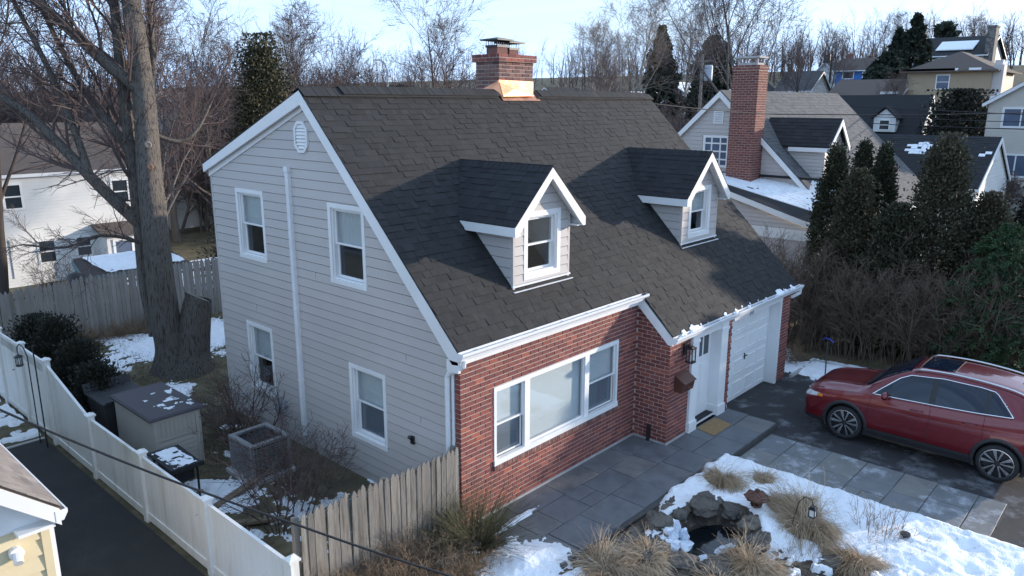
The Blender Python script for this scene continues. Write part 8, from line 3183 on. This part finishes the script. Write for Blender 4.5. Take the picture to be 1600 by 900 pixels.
m.prism([(YX + 0.03 + a, YY0 - 0.24, YZ - 0.04 + b) for a, b in pr2], (0, 12, 0))
m.prism([(YX + 0.029, YY0 - 0.246, YZ - 0.041), (YX + 0.107, YY0 - 0.246, YZ - 0.041), (YX + 0.157, YY0 - 0.246, YZ + 0.045), (YX + 0.157, YY0 - 0.246, YZ + 0.088), (YX + 0.029, YY0 - 0.246, YZ + 0.088)], (0, 0.006, 0))
yg = m.build('gutter', GUTTER, yh)
m = MB()
m.box(YX + 0.04, YX + 0.135, YY0 - 0.22, YY0 + 11.7, YZ + 0.05, YZ + 0.062)
m.build('trough', CONC, yg)
m = MB()
bm_c = (-6.22, YY0 - 0.03, 2.17)
m.tube([bm_c, (-6.22, YY0 - 0.10, 2.17)], 0.075, 14)
m.tube([(-6.22, YY0 - 0.10, 2.17), (-6.24, YY0 - 0.2, 2.11)], 0.05, 10)
m.build('floodlight', WHITE, yh)

# ================================================================ POLES AND WIRES
POLEW = M('grey_pole_wood', (0.22, 0.20, 0.18), 0.9, 0.2, 4, stretch=(3, 3, .4))
zp_ = gz1(48.4, 22.5)
po = thing('utility_pole', 'grey utility pole carrying a transformer behind the neighbour gable', 'utility pole', (48.4, 22.5, zp_))
m = MB()
m.tube([(48.4, 22.5, zp_ - 0.3), (48.4, 22.5, 10.9)], [0.17, 0.11], 8)
m.build('pole', POLEW, po)
m = MB()
m.beam((47.9, 23.2, 10.4), (48.9, 21.8, 10.4), 0.1, 0.12)
m.build('crossarm', POLEW, po)
m = MB()
m.lathe([(0, 0), (0.3, 0), (0.33, 0.1), (0.33, 1.1), (0.28, 1.2), (0, 1.2)], 14, (48.95, 22.2, 8.9))
m.build('transformer', M('transformer_grey', (0.42, 0.47, 0.52), 0.5), po)
zp2 = gz1(112, 35)
po2 = thing('utility_pole', 'dark utility pole with a box before the white hill house', 'utility pole', (108, 34.4, zp2))
m = MB()
m.tube([(108, 34.4, zp2 - 0.3), (108, 34.4, 14.6)], [0.2, 0.14], 8)
m.build('pole', BARKD, po2)
m = MB()
m.box(107.6, 108.2, 34.6, 35.4, 12.9, 14.1)
m.build('transformer', BLACK, po2)
zp3 = gz1(31.4, 40.7)
lp = thing('street_lamp', 'thin pale metal lamp post rising behind the ridge', 'street lamp', (31.4, 40.7, zp3))
m = MB()
m.tube([(31.4, 40.7, zp3), (31.4, 40.7, 9.6), (31.2, 40.8, 10.2), (30.9, 41.0, 10.4)], [0.09, 0.07, 0.06, 0.06], 8)
m.build('post', GUTTER, lp)
m = MB()
m.box(30.6, 31.0, 40.85, 41.15, 10.33, 10.45)
m.build('lamp_head', GUTTER, lp)


def wire(pts, r, label, name='overhead_wire', sag=0.0, grp='overhead wires'):
    p = []
    for a, b in zip(pts[:-1], pts[1:]):
        a, b = Vector(a), Vector(b)
        for k in range(24):
            t = k / 24
            q = a.lerp(b, t)
            q.z -= sag * 4 * t * (1 - t)
            p.append(q)
    p.append(Vector(pts[-1]))
    m = MB()
    m.tube(p, r, 6)
    o = m.build(name, BLACKR, None, smooth=True)
    return tag(o, label, 'wire', grp)


wire([(10.6, 4.2, 7.2), (18.2, 3.2, 6.75), (48.4, 22.5, 9.4)][:2] + [(29, -3.0, 6.78)], 0.018, 'thin black service wire passing the neighbour chimney', sag=0.05)
wire([(48.4, 22.5, 8.2), (28.4, -3.1, 6.7)], 0.022, 'upper black cable over the garage roof', sag=0.25)
wire([(48.4, 22.5, 7.4), (28.35, -3.1, 6.42)], 0.016, 'middle black cable over the garage roof', sag=0.3)
wire([(48.4, 22.5, 6.9), (28.3, -3.1, 6.14)], 0.022, 'lower black cable over the garage roof', sag=0.3)
wire([(-7.0, 1.7, 4.55), (-6.19, 0.54, 3.94), (-5.25, -0.73, 3.31), (-4.26, -2.02, 2.75), (-3.33, -3.22, 2.26), (-2.2, -4.65, 1.75)], 0.0125, 'thick black cable hanging across the white fence', sag=0.012)
